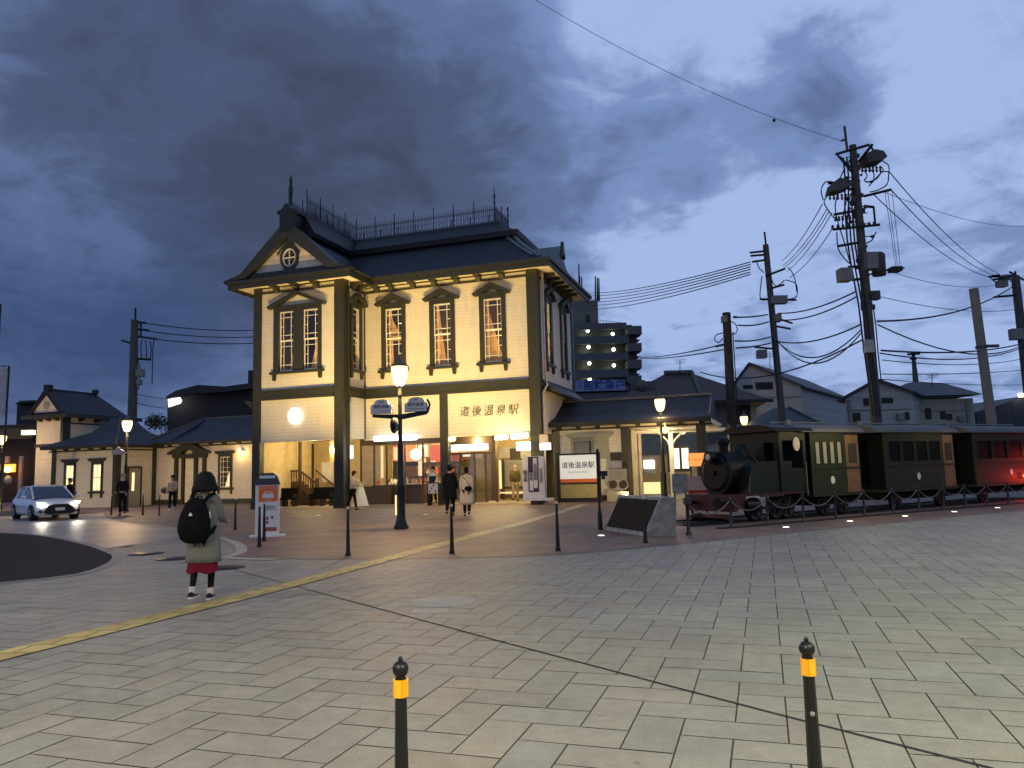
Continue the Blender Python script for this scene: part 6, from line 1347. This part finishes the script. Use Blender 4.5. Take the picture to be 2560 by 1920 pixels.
def coach(label, xa, xb, litwin=False):
    o = thing('passenger_coach', label, 'railway coach', S0, TA, 'green coaches of the steam train')
    L_ = xb-xa; pw = .62; wx0, wx1 = xa, xb-pw
    nw = 4; hs = []; seg = (wx1-wx0-.25)/nw
    for i in range(nw): hs.append((wx0+.15+seg*i+.06, wx0+.15+seg*(i+1)-.06, 1.45, 2.05))
    b = MB(); wall(b, wx0, wx1, .62, 2.32, 0, .05, hs); b.build('body_side', M['coachgreen'], o); b = MB(); b.box(wx0, wx1, WD-.05, WD, .62, 2.32); b.build('body_side', M['coachgreen'], o)
    b = MB(); wall(b, .05, WD-.05, .62, 2.32, wx0, wx0+.05, [(.55, WD-.55, .7, 2.1)], 'y'); b.build('body_end', M['coachdark'], o); b = MB(); b.box(wx1-.05, wx1, .05, WD-.05, .62, 2.32); b.build('body_end', M['coachdark'], o)
    for h_ in hs:
        f = MB(); f.box(h_[0]-.03, h_[0], -.012, -.001, h_[2]-.03, h_[3]+.03); f.box(h_[1], h_[1]+.03, -.012, -.001, h_[2]-.03, h_[3]+.03); f.box(h_[0], h_[1], -.012, -.001, h_[3], h_[3]+.03); f.box(h_[0], h_[1], -.012, -.001, h_[2]-.03, h_[2])
        w_ = f.build('window', M['coachgreen'], o); g = MB(); g.box(h_[0], h_[1], .02, .03, h_[2], h_[3]); g.build('pane', M['coachdark'] if not litwin else emat('dim_lit_pane', (.75, .62, .20), .11), w_)
    b = MB(); b.box(wx1+.04, xb, .02, .07, .62, 2.25); b.build('end_door', M['coachtan'], o)
    b = MB(); b.box(wx1+.16, xb-.12, .005, .019, 1.45, 2.0); b.build('door_window', M['darkroom'], o)
    b = MB(); b.box(wx0-.02, xb+.02, -.02, -.001, 1.30, 1.335); b.box(wx0-.02, xb+.02, -.03, WD+.03, .54, .615); b.build('waist_rail', M['coachgreen'], o)
    b = MB(); n = 10; b.prism([(-.12, 2.32)] + [(cy-(cy+.12)*math.cos(math.pi*k/n), 2.33+.26*math.sin(math.pi*k/n)) for k in range(n+1)] + [(WD+.12, 2.32)], xa-.45, xb+.15, 'yz'); b.build('roof', mat('coach_roof_grey', (.10, .10, .09), .6), o)
    b = MB(); b.tube([(xa-.3, cy+.2, 2.66), (xb, cy+.2, 2.66)], .03, 5); b.tube([(xa+.2, cy, 2.58), (xa+.2, cy, 2.72)], .08, 8); b.build('roof_vents', M['greybox'], o)
    b = MB(); mx = (wx0+wx1)/2+.1; b.prism([(mx+.085*math.cos(k*math.pi/8), .98+.11*math.sin(k*math.pi/8)) for k in range(16)], -.012, -.002); b.build('round_emblem', mat('emblem_pale', (.75, .68, .5), .5), o)
    for x in (xa+.55, xb-.75): wheel(o, x, .26)
    b = MB(); b.box(xa, xb, .2, WD-.2, .3, .53); b.build('underframe', M['coachdark'], o)
    return o
c1 = coach('first green coach with a lit window directly behind the locomotive cab', sx(2030), sx(2152), True)
c2 = coach('middle green coach with four dark windows and a round pale emblem', sx(2216), sx(2390))
c3 = coach('last visible green coach glowing red near the right edge', sx(2440), sx(2625))
tl = MB(); X = sx(2553); tl.lathe([(.01, -.08), (.07, -.06), (.07, .06), (.01, .08)], (X+.1, -.10, .82), 10); tl.tube([(X+.1, -.08, .82), (X+.1, .02, .82)], .02); tl.build('red_lamp', emat('red_tail_lamp', (1, .05, .02), 12), c3)
light('POINT', (X+.42, -.32, .80), 48, (1, .05, .02), .05, c3); light('POINT', (X+.3, -.26, 1.55), 14, (1, .06, .02), .04, c3)
light('POINT', (sx(2060), -1.3, 2.6), 45, (1, .80, .35), .1, c1); light('POINT', (sx(2110), -.9, 2.3), 16, (1, .7, .3), .1, c1); light('POINT', (sx(2370), -.8, 2.2), 9, (1, .7, .3), .1, c2)
# track
b = MB()
for y in (.25, WD-.25): b.box(-.3, 14, y-.03, y+.03, .012, .05)
for i in range(24): b.box(-.2+i*.6, i*.6, -.1, WD+.1, .008, .02)
o = b.build('railway_track', M['locoblack'], None, S0, (0, 0, TA)); o['kind'] = 'structure'
b = MB(); b.box(-.3, 16, -1.05, -.8, .006, .03); b.box(-.3, 16, -.1, WD+.3, .0055, .009); o = b.build('track_bed', mat('track_bed_dark', (.018, .015, .013), .9), None, S0, (0, 0, TA)); o['kind'] = 'structure'
# chain fence
def fpost(P, label, hh=.72):
    o = thing('fence_post', label, 'fence post', P, 0, 'posts of the chain fence')
    b = MB(); b.lathe([(.055, 0), (.05, .05), (.032, .08), (.028, hh-.1), (.04, hh-.09), (.04, hh-.04), (.03, hh-.01), (.005, hh)], n=10); b.build('shaft', M['iron'], o); return o
f0 = None
ORD = ['first', 'second', 'third', 'fourth', 'fifth', 'sixth', 'seventh', 'eighth', 'ninth', 'tenth', 'eleventh', 'twelfth']
NEXT = ['the red buffer beam', 'the side tank', 'the locomotive cab', 'the lit coach window', 'the first varnished door', 'the middle coach', 'the middle coach', 'the second varnished door', 'the dark coach end', 'the last coach', 'the last coach', 'the last coach']
for i, P in enumerate(FP):
    lb_ = '%s thin chain fence post from the left, before %s' % (ORD[i], NEXT[i])
    if i == 0: f0 = fpost(P, lb_)
    else: copy_tree(f0, loc=P, label=lb_)
p1 = gp(1722, 1338)
o = copy_tree(f0, loc=p1, label='thicker dark post with a square head just right of the stone monument'); del o['group']
b = MB(); b.box(-.06, .06, -.06, .06, .66, .80); b.build('square_head', M['iron'], o); o.scale = (1.3, 1.3, 1)
M['chain'] = mat('chain_grey', (.13, .13, .12), .5, metal=.4)
pts_ = [p1] + FP
for i, (a, c) in enumerate(zip(pts_[:-1], pts_[1:])):
    b = MB(); n = 22; L_ = []
    for k in range(n+1):
        t = k/n; v = a.lerp(c, t); v.z = .66-.27*4*t*(1-t); L_.append(v)
    b.tube(L_, .011, 5)
    for k in range(1, n): b.sphere(L_[k], .019, 6, 4)
    tag(b.build('fence_chain', M['chain']), 'drooping chain between the %s and %s thin fence posts, before %s' % (ORD[i-1], ORD[min(i, 11)], NEXT[i-1]) if i else 'drooping chain from the square headed post to the first fence post', 'chain', 'drooping chains of the fence' if i else None)
# ------------------------------------------------------------------ white car
def build_car():
    L0, R0, FL, FR = gp(37, 1298), None, gp(86, 1305), gp(205, 1296)
    # heading: the front faces the viewer and slightly right
    ctr_front = gp(146, 1300); th = R(-45)          # direction the car points to
    o = thing('white_car', 'white compact car with its headlights on driving in from the left', 'car')
    # local frame: x forward, y left, z up; origin at ground under the centre
    Lh, Wh = 2.05, .85; o.scale = (1.07, 1, .97)
    o.rotation_euler = (0, 0, th); fwd = Vector((math.cos(th), math.sin(th), 0)); o.location = ctr_front - fwd*Lh
    # lower body: rings along x (bottom z, waist z, half width)
    secs = [(-2.05, .42, .62, .60), (-2.0, .30, .86, .74), (-1.7, .22, .95, .82), (-1.2, .20, .97, .85), (0, .20, .95, .85), (.7, .20, .93, .85), (1.2, .20, .87, .84), (1.65, .20, .79, .79), (1.92, .22, .68, .70), (2.05, .30, .56, .55)]
    rs = []
    for x, zb, zt, hw in secs:
        pr = [(-hw*.92, zb), (-hw, zb+.12), (-hw, zt-.18), (-hw*.93, zt-.05), (-hw*.6, zt), (0, zt+.02), (hw*.6, zt), (hw*.93, zt-.05), (hw, zt-.18), (hw, zb+.12), (hw*.92, zb)]
        rs.append([(x, y, z) for y, z in pr])
    b = MB(); b.ring(rs); b.build('body', M['carwhite'], o)
    # cabin: glasshouse + roof
    gs = [(-1.90, .92, .94, .72, .64), (-1.35, .92, 1.27, .75, .57), (-.9, .92, 1.38, .76, .57), (-.1, .92, 1.42, .76, .57), (.25, .92, 1.37, .76, .59), (1.20, .86, .90, .74, .68)]
    b = MB(); b.ring([[(x, -w0, z0), (x, -w1, z1), (x, w1, z1), (x, w0, z0)] for x, z0, z1, w0, w1 in gs], smooth=False); b.build('windows', M['carglass'], o)
    b = MB()
    b.ring([[(x, -w, z+.004), (x, -w*.6, z+.03), (x, w*.6, z+.03), (x, w, z+.004)] for x, z, w in ((-1.4, 1.25, .57), (-.9, 1.385, .59), (-.1, 1.425, .59), (.24, 1.38, .60))], smooth=False)
    for s in (-1, 1):
        b.tube([(1.17, s*.73, .90), (.25, s*.60, 1.375)], .035, 6); b.tube([(-.25, s*.77, .92), (-.3, s*.59, 1.40)], .03, 6); b.tube([(-1.2, s*.76, .93), (-1.35, s*.58, 1.28)], .07, 6); b.tube([(.24, s*.60, 1.38), (-.9, s*.59, 1.385), (-1.38, s*.58, 1.27)], .03, 6)
        b.sphere((.78, s*.98, .98), .10, 10, 6, sx=.7, sz=.65)
    b.build('roof', M['carwhite'], o)
    b = MB(); b.prism([(-.40, .26), (.40, .26), (.58, .34), (.40, .60), (.25, .66), (-.25, .66), (-.40, .60), (-.58, .34)], 2.03, 2.085, 'yz'); gr = b.build('grille', M['rubber'], o)
    b = MB(); b.box(2.086, 2.10, -.17, .17, .40, .52); b.build('number_plate', M['paper'], gr)
    for s in (-1, 1):
        b = MB(); b.prism([(s*.42, .64), (s*.70, .66), (s*.76, .76), (s*.55, .74)], 1.80, 2.00, 'yz'); b.build('headlight', M['head'], o)
        b = MB(); b.prism([(s*.52, .32), (s*.74, .34), (s*.70, .42), (s*.56, .38)], 1.86, 2.0, 'yz'); b.build('fog_recess', M['rubber'], o)
        light('SPOT', (2.15, s*.62, .68), 60, (1, .9, .7), .06, o, aim=(9, s*.8, -.2), size=R(70))
        for x in (-1.28, 1.28):
            rs2 = []
            for yy, rr in ((s*.62, .31), (s*.84, .31), (s*.855, .27), (s*.845, .2)): rs2.append([(x+rr*math.cos(2*math.pi*k/20), yy, .31+rr*math.sin(2*math.pi*k/20)) for k in range(20)])
            b = MB(); b.ring(rs2); w_ = b.build('wheel', M['rubber'], o)
            b = MB()
            for k in range(7): a = 2*math.pi*k/7; b.tube([(x, s*.86, .31), (x+.19*math.cos(a), s*.856, .31+.19*math.sin(a))], .022, 4)
            b.lathe([(.19, 0)], n=3) if False else None
            b.build('rim', M['rim'], w_)
            b = MB(); rs3 = [[(x+.36*math.cos(t), s*y_, .31+.36*math.sin(t)) for t in [math.pi*k/14 for k in range(15)]] + [(x+.01*math.cos(t), s*y_, .31) for t in (math.pi, 0)] for y_ in (.80, .853)]
            b.ring(rs3, smooth=False); b.build('wheel_arch', M['rubber'], o)
    return o
build_car()
# ------------------------------------------------------------------ people
def skinmesh(name, chains, m, parent=None, sub=1):
    """one continuous skin surface grown over connected joints. chains: lists of (point, radius or (rx, ry)); shared points join"""
    vs, rad, es, idx = [], [], [], {}
    for ch in chains:
        last = None
        for p, r in ch:
            k = tuple(round(c, 4) for c in p)
            if k not in idx: idx[k] = len(vs); vs.append(p); rad.append(r if isinstance(r, tuple) else (r, r))
            i = idx[k]
            if last is not None and last != i: es.append((last, i))
            last = i
    me = bpy.data.meshes.new(name); me.from_pydata(vs, es, []); me.materials.append(m)
    o = bpy.data.objects.new(name, me); C.objects.link(o)
    md = o.modifiers.new('skin', 'SKIN'); md.use_smooth_shade = True
    for i, r in enumerate(rad): me.skin_vertices[0].data[i].radius = r
    me.skin_vertices[0].data[0].use_root = True
    s = o.modifiers.new('sub', 'SUBSURF'); s.levels = sub; s.render_levels = sub
    if parent: o.parent = parent
    return o
def person(label, loc, rz, H=1.68, stride=.0, bend=0, arms=((-10, 15), (-8, 12)), top=None, legs=None, shoes=None, coat=None, skirt=None, face=True, hair='short', lean=0, hairmat=None, fingers=True, topname='jacket', bag=None, group=None, legsp=.085):
    """local frame: y+ is the way the person faces; arms: ((shoulder swing, elbow bend) left, right) in degrees, positive forward"""
    s = H/1.70; o = thing('person', label, 'person', loc, rz, group)
    hipz, shz, nkz = .90*s, 1.38*s, 1.44*s; ln = lean*s
    pel = (0, 0, hipz); che = (0, ln*.6, 1.22*s); nk = (0, ln, nkz); hd = (0, ln+.02, 1.52*s)
    head = [((0, ln*.8, 1.36*s), (.085*s, .07*s)), (nk, .052*s)]
    legsc, legcl, shs = [], [], []
    for sd in (-1, 1):
        f = stride*sd; hp = (sd*.085*s, 0, .86*s); kn = (sd*.09*s, f*.45+.03, .48*s); an = (sd*legsp*s, f-(.05 if f < 0 else 0), (.09+(.07 if f < 0 else 0))*s)
        legsc.append([(pel, (.13*s, .10*s)), (hp, .088*s), (kn, .055*s), (an, .036*s)])
        legcl.append([(pel, (.15*s, .115*s)), (hp, .10*s), (kn, .070*s), (an, .058*s)])
        b = MB(); z0 = an[2]-.09*s
        rs = []
        for yy, w, h in ((-.085, .030, .07), (-.06, .038, .09), (.02, .042, .085), (.10, .044, .055), (.155, .034, .035), (.17, .012, .02)):
            rs.append([(an[0]+w*s*math.cos(t), an[1]+yy*s, z0+max(0, h*s*(.5+.5*math.sin(t)))) for t in [2*math.pi*k/10 for k in range(10)]])
        b.ring(rs); shs.append((b, f))
    hands = []; armsc, armcl = [], []
    for sd, (sw, el) in zip((-1, 1), arms):
        sh = (sd*.165*s, ln*.9, shz); a = R(sw); ua, fa = .28*s, .24*s
        e = (sd*(.205)*s, ln*.9+math.sin(a)*ua, shz-math.cos(a)*ua); a2 = a+R(el)
        w = (sd*(.20)*s, e[1]+math.sin(a2)*fa, e[2]-math.cos(a2)*fa)
        armsc.append([((0, ln*.8, 1.36*s), (.085*s, .07*s)), (sh, .055*s), (e, .04*s), (w, .025*s)])
        armcl.append([((0, ln*.8, 1.36*s), (.13*s, .095*s)), (sh, .075*s), (e, .058*s), (w, .045*s)])
        D = Vector((0, math.sin(a2), -math.cos(a2))); W_ = Vector(w); side = Vector((sd, 0, 0)); fw = D.cross(Vector((1, 0, 0)))*1.0
        hands.append((W_, D, fw, sd))
    spine = [(pel, (.13*s, .10*s)), ((0, ln*.3, 1.05*s), (.115*s, .09*s)), (che, (.145*s, .10*s)), ((0, ln*.8, 1.36*s), (.085*s, .07*s)), (nk, .052*s), (hd, (.062*s, .075*s)), ((0, ln+.025, 1.60*s), (.075*s, .092*s)), ((0, ln+.015, 1.67*s), (.055*s, .068*s))]
    chains = [spine] + legsc + armsc
    for W_, D, fw, sd in hands:
        palm = W_ + D*.045*s; kn_ = W_ + D*.085*s
        chains.append([(tuple(W_), .025*s), (tuple(palm), (.028*s, .02*s)), (tuple(kn_), (.03*s, .016*s))])
        if fingers:
            for k, l in enumerate((.065, .075, .07, .055)):
                y_ = (-1.5+k)*.018*s; p0 = kn_ + fw*y_*1.0; p1 = p0 + D*l*.5*s + Vector((-sd*.004, 0, 0)); p2 = p1 + D*l*.45*s + Vector((-sd*.014, 0, 0))
                chains.append([(tuple(kn_), (.03*s, .016*s)), (tuple(p0+D*.01), .009*s), (tuple(p1), .008*s), (tuple(p2), .0065*s)])
            t0 = palm + fw*-.03*s; chains.append([(tuple(palm), (.028*s, .02*s)), (tuple(t0), .010*s), (tuple(t0+D*.045*s+fw*-.012*s), .008*s)])
    body = skinmesh('body', chains, M['skin'], o)
    if face:
        b = MB(); hy = ln+.02+.078*s
        b.sphere((0, hy+.028*s, 1.555*s), .016*s, 8, 6, sz=1.4); b.build('nose', M['skin'], o)
        b = MB()
        for x in (-.032*s, .032*s): b.sphere((x, hy+.012*s, 1.585*s), .011*s, 8, 6)
        b.build('eyes', M['black'], o)
        b = MB(); b.box(-.025*s, .025*s, hy+.010*s, hy+.018*s, 1.512*s, 1.520*s); b.build('mouth', mat('lips', (.35, .12, .10), .6), o)
    b = MB()
    for x in (-.083*s, .083*s): b.sphere((x, ln+.015, 1.565*s), .022*s, 8, 6, sx=.45, sz=1.4)
    b.build('ears', M['skin'], o)
    hc = (0, ln+.015*s)
    if hair == 'bob':
        b = MB(); n = 28; rs = []
        for z, rx, ry, yo in ((1.755, .01, .01, 0), (1.75, .05, .055, 0), (1.73, .085, .09, 0), (1.68, .118, .118, 0), (1.62, .138, .13, -.005), (1.56, .158, .135, -.01), (1.51, .175, .135, -.015), (1.475, .178, .125, -.015), (1.485, .13, .09, -.01)):
            rs.append([(rx*s*math.cos(2*math.pi*k/n)*(1+.05*math.sin(k*2.7+z*9)), hc[1]+yo+ry*s*math.sin(2*math.pi*k/n)*(1+.05*math.sin(k*1.9+z*7)) - (.0), z*s+(.012*math.sin(k*3.1) if z < 1.50 else 0)) for k in range(n)])
        b.ring(rs); b.build('hair', hairmat or M['hair'], o)
    elif hair == 'short':
        b = MB(); n = 20; rs = []
        for z, rx, ry, yo in ((1.745, .01, .01, -.01), (1.735, .06, .065, -.01), (1.70, .085, .10, -.012), (1.65, .096, .108, -.02), (1.60, .094, .095, -.03), (1.555, .085, .075, -.045), (1.51, .065, .05, -.05)):
            rs.append([(rx*s*math.cos(2*math.pi*k/n)*(1+.04*math.sin(k*2.3)), hc[1]+yo*s+ry*s*math.sin(2*math.pi*k/n), z*s) for k in range(n)])
        b.ring(rs); b.build('hair', hairmat or M['hair'], o)
    elif hair == 'cap':
        b = MB(); b.lathe([(.01, 1.75*s), (.07, 1.74*s), (.10, 1.70*s), (.105, 1.64*s), (.11, 1.63*s)], (0, hc[1], 0), 16); b.prism([(-.07, hc[1]+.08), (.07, hc[1]+.08), (.05, hc[1]+.16), (-.05, hc[1]+.16)], 1.625*s, 1.64*s, 'xy'); b.build('cap', hairmat, o)
    if legs: skinmesh('trousers', legcl, legs, o)
    for (b, f) in shs: b.build('shoe', shoes or M['black'], o)
    if top:
        skinmesh(topname, [[((0, 0, .93*s), (.15*s, .115*s)), ((0, ln*.3, 1.08*s), (.15*s, .115*s)), ((0, ln*.6, 1.24*s), (.165*s, .12*s)), ((0, ln*.8, 1.36*s), (.13*s, .095*s)), ((0, ln*.95, 1.425*s), (.065*s, .065*s))]] + armcl, top, o)
    if coat:
        zl, w0, mt_ = coat
        b = MB(); n = 26; rs = []
        for k in range(12):
            f_ = k/11; z = (1.43-(1.43-zl)*f_)*s
            rx = (.09+.12*min(1, f_*5) - .02*math.sin(min(1, f_*2.2)*math.pi) + (w0-.2)*max(0, f_-.35))*s; ry = (.075+.06*min(1, f_*4) + (w0-.2)*.6*max(0, f_-.35))*s
            wv = .018*f_*f_
            rs.append([(rx*math.cos(2*math.pi*j/n)*(1+wv*2*math.sin(j*1.7)*f_), ln*(1-f_)+ry*math.sin(2*math.pi*j/n)*(1+wv*3*math.sin(j*2.3+1)), z) for j in range(n)])
        b.ring(rs, cap=False); c = b.build('coat', mt_, o); sm = c.modifiers.new('thick', 'SOLIDIFY'); sm.thickness = .012
        skinmesh('sleeves', armcl, mt_, o)
    if skirt:
        z1, z2, w0, w1, m_ = skirt; b = MB(); n = 40; rs = []
        for k in range(6):
            f_ = k/5; rs.append([((w0+(w1-w0)*f_)*s*math.cos(2*math.pi*j/n)*(1+.06*f_*math.sin(j*math.pi/2)), (w0+(w1-w0)*f_)*.8*s*math.sin(2*math.pi*j/n)*(1+.06*f_*math.sin(j*math.pi/2)), (z1+(z2-z1)*f_)*s+(.015*math.sin(j*.7) if k == 5 else 0)) for j in range(n)])
        b.ring(rs, cap=False); b.build('skirt', m_, o)
    return o
m_ = lambda n, c, **k: mat(n, c, .85, spec=.12, **k)
greycoat = m_('grey_wool_coat', (.185, .180, .150), bump=.3); leggings = m_('black_leggings', (.010, .009, .010)); redsk = m_('dark_red_skirt', (.17, .010, .032), var=.25)
# woman with backpack, seen from behind
wp = gp(505, 1502); HW = 1.54
w = person('woman seen from behind with black bob hair, grey coat, dark red skirt and black leggings', wp, R(3), HW, .13, arms=((8, 40), (14, 62)), legs=None, coat=(.52, .245, greycoat), skirt=(.70, .385, .16, .205, redsk), hair='bob', shoes=M['black'], lean=.03, legsp=.062)
s = HW/1.7
skinmesh('leggings', [[((0, 0, .9*s), (.14*s, .11*s)), ((sd*.085*s, 0, .86*s), .09*s), ((sd*.09*s, .13*sd*.45+.03, .48*s), .060*s), ((sd*.062*s, .13*sd-(.05 if sd < 0 else 0), (.11+(.07 if sd < 0 else 0))*s), .040*s)] for sd in (-1, 1)], leggings, w)
b = MB()
for sd in (-1, 1):
    yy, zz_ = .13*sd-(.05 if sd < 0 else 0), (.07 if sd < 0 else 0)*s
    b.lathe([(.042*s, 0), (.046*s, .05), (.044*s, .075)], (sd*.062*s, yy, zz_+.07*s), 12)
    rs = []
    for y_, w_ in ((-.09, .028), (-.05, .042), (.04, .047), (.12, .046), (.17, .03)): rs.append([(sd*.062*s-w_*s, yy+y_*s, zz_), (sd*.062*s+w_*s, yy+y_*s, zz_), (sd*.062*s+w_*s, yy+y_*s, zz_+.022), (sd*.062*s-w_*s, yy+y_*s, zz_+.022)])
    b.ring(rs, smooth=False)
b.build('sock_and_sole', m_('white_sock', (.55, .53, .47)), w)
# backpack (its own thing)
bp_ = thing('backpack', 'black rounded backpack with a small white mark worn by the woman', 'backpack', wp, R(3))
b = MB(); n = 24; rs = []
for z, rx, ry, yc in ((.715, .06, .03, -.20), (.73, .14, .07, -.21), (.78, .195, .10, -.225), (.88, .228, .12, -.235), (.98, .222, .115, -.23), (1.08, .195, .10, -.22), (1.17, .155, .08, -.205), (1.24, .11, .055, -.19), (1.265, .04, .03, -.185)):
    rs.append([(-.03+rx*.86*math.cos(2*math.pi*k/n), yc+ry*math.sin(2*math.pi*k/n), z) for k in range(n)])
b.ring(rs); b.build('bag', M['blackplastic'], bp_)
b = MB()
for sd in (-1, 1): b.tube([(sd*.07, -.17, 1.22), (sd*.10, -.13, 1.28), (sd*.125, -.02, 1.315), (sd*.13, .09, 1.25), (sd*.14, .13, 1.1), (sd*.16, .02, .95), (sd*.15, -.12, .84)], .024, 6)
b.tube([(-.04, -.17, 1.24), (-.02, -.15, 1.285), (.02, -.15, 1.285), (.04, -.17, 1.24)], .010, 6); b.build('shoulder_strap', M['blackplastic'], bp_)
b = MB(); b.prism([(-.062+.0, 1.055), (-.02, 1.055), (-.026, 1.075), (-.041, 1.095), (-.056, 1.075)], -.334, -.318); b.build('white_mark', M['signwhite'] if False else M['paper'], bp_)
b = MB(); b.prism([(.135, 1.02), (.155, 1.02), (.15, 1.10), (.135, 1.09)], -.20, -.185); b.build('side_mark', M['paper'], bp_)
# couple walking to the station
darkc = m_('black_long_coat', (.012, .012, .012)); crm = m_('cream_long_coat', (.60, .53, .38)); blk = m_('black_trousers', (.012, .012, .013))
pc1 = gp(1126, 1289); pc2 = gp(1168, 1291)
person('person in a long black coat seen from behind, left of the walking couple', pc1, R(-4), 1.72, .12, arms=((-8, 14), (10, 20)), legs=blk, coat=(.55, .26, darkc), hair='short', topname='coat')
person('person in a long cream coat seen from behind, right of the walking couple', pc2, R(-2), 1.62, -.10, arms=((-12, 16), (-18, 25)), legs=blk, coat=(.42, .30, crm), hair='short')
b = MB(); b.sphere((.07, -.20, .93), .13, 12, 8, sz=.62, sy=.5); b.tube([(.16, -.14, .98), (.0, -.18, 1.2), (-.14, -.08, 1.36)], .010, 5); tag(b.build('shoulder_bag', M['blackplastic'], None, pc2, (0, 0, R(-2))), 'small black shoulder bag hanging on the cream coat', 'bag')
# bald man entering
mk = m_('olive_jacket', (.085, .075, .025), var=.35); kh = m_('khaki_trousers', (.42, .33, .17))
pb = uv(fu(1289, 1250, 2.4)[0], 1.2); pb = at(1289, 1250, 35.5); pb.z = .035
sh_ = person('bald man in a bulky olive jacket and khaki trousers walking into the station', (pb.x, pb.y, .035), R(-8), 1.74, .10, arms=((10, 20), (-22, 14)), top=mk, legs=kh, hair='none', fingers=True)
b = MB(); n = 20; rs = [[(rx*math.cos(2*math.pi*k/n), ry*math.sin(2*math.pi*k/n), z) for k in range(n)] for z, rx, ry in ((.90, .16, .14), (.95, .24, .19), (1.1, .28, .21), (1.25, .26, .19), (1.38, .18, .14), (1.46, .08, .08))]; b.ring(rs); b.build('padded_jacket', mk, sh_)
# man leaning forward by the corner post with a white cloth banner
pl_ = gp(880, 1275); lg = m_('light_grey_shirt', (.50, .45, .36))
person('person in a pale grey shirt and black trousers bending beside the corner post', pl_, R(-55), 1.62, .16, arms=((35, 30), (48, 25)), top=lg, legs=blk, hair='short', lean=.10, topname='shirt')
b = MB(); q = gp(903, 1266); n = 16; rs = []
for k in range(9):
    f_ = k/8; z = 1.02*(1-f_)+.02; rs.append([((.06+.26*f_)*math.cos(math.pi*j/n*1.0+.2)*(1+.18*math.sin(j*1.8)), (.06+.16*f_)*math.sin(math.pi*2*j/n), z) for j in range(n)])
b.ring(rs, cap=False); tag(b.build('white_cloth', M['paper'], None, q), 'white cloth draped from a stand beside the bending person', 'cloth')
# person with shoulder bag by the left wing
pg = gp(430, 1276); jk = m_('beige_jacket', (.50, .42, .26))
person('person in a beige jacket and black trousers carrying a bag by the left wing', pg, R(185), 1.68, .10, arms=((15, 60), (10, 30)), top=jk, legs=blk, hair='short', shoes=M['paper'])
b = MB(); b.sphere((-.40, .05, .98), .20, 12, 8, sz=.8, sy=.5); b.tube([(-.3, .05, 1.12), (-.2, 0, 1.38)], .012, 5); tag(b.build('shoulder_bag', m_('olive_bag', (.12, .09, .04)), None, pg), 'brown shoulder bag carried by the person in the beige jacket', 'bag')
# guard by the lamp, person behind the car, shop staff
pp = gp(306, 1288); person('person in dark clothes and pale cap standing by the left pavilion post', pp, R(190), 1.78, .05, arms=((10, 30), (15, 40)), top=m_('dark_coat', (.014, .014, .016)), legs=blk, hair='cap', hairmat=m_('pale_cap', (.32, .28, .22)))
pk = at(173, 1262, 36); person('person in dark clothes half hidden behind the white car', (pk.x, 36, 0), R(150), 1.66, .05, top=m_('dark_jumper', (.016, .015, .017)), legs=blk, hair='short')
u = fu(1083, 1180, 2.0)[0]; pu = uv(u, 2.0); person('shop assistant in a pale shirt and dark apron standing before the shop window', (pu.x, pu.y, .03), R(165), 1.70, .04, arms=((10, 60), (15, 70)), top=lg, legs=blk, hair='short')
b = MB(); b.box(-.15, .15, .105, .135, .55, 1.3); tag(b.build('apron', m_('dark_apron', (.02, .025, .02)), None, (pu.x, pu.y, .03), (0, 0, R(165))), 'dark apron worn by the shop assistant', 'apron')
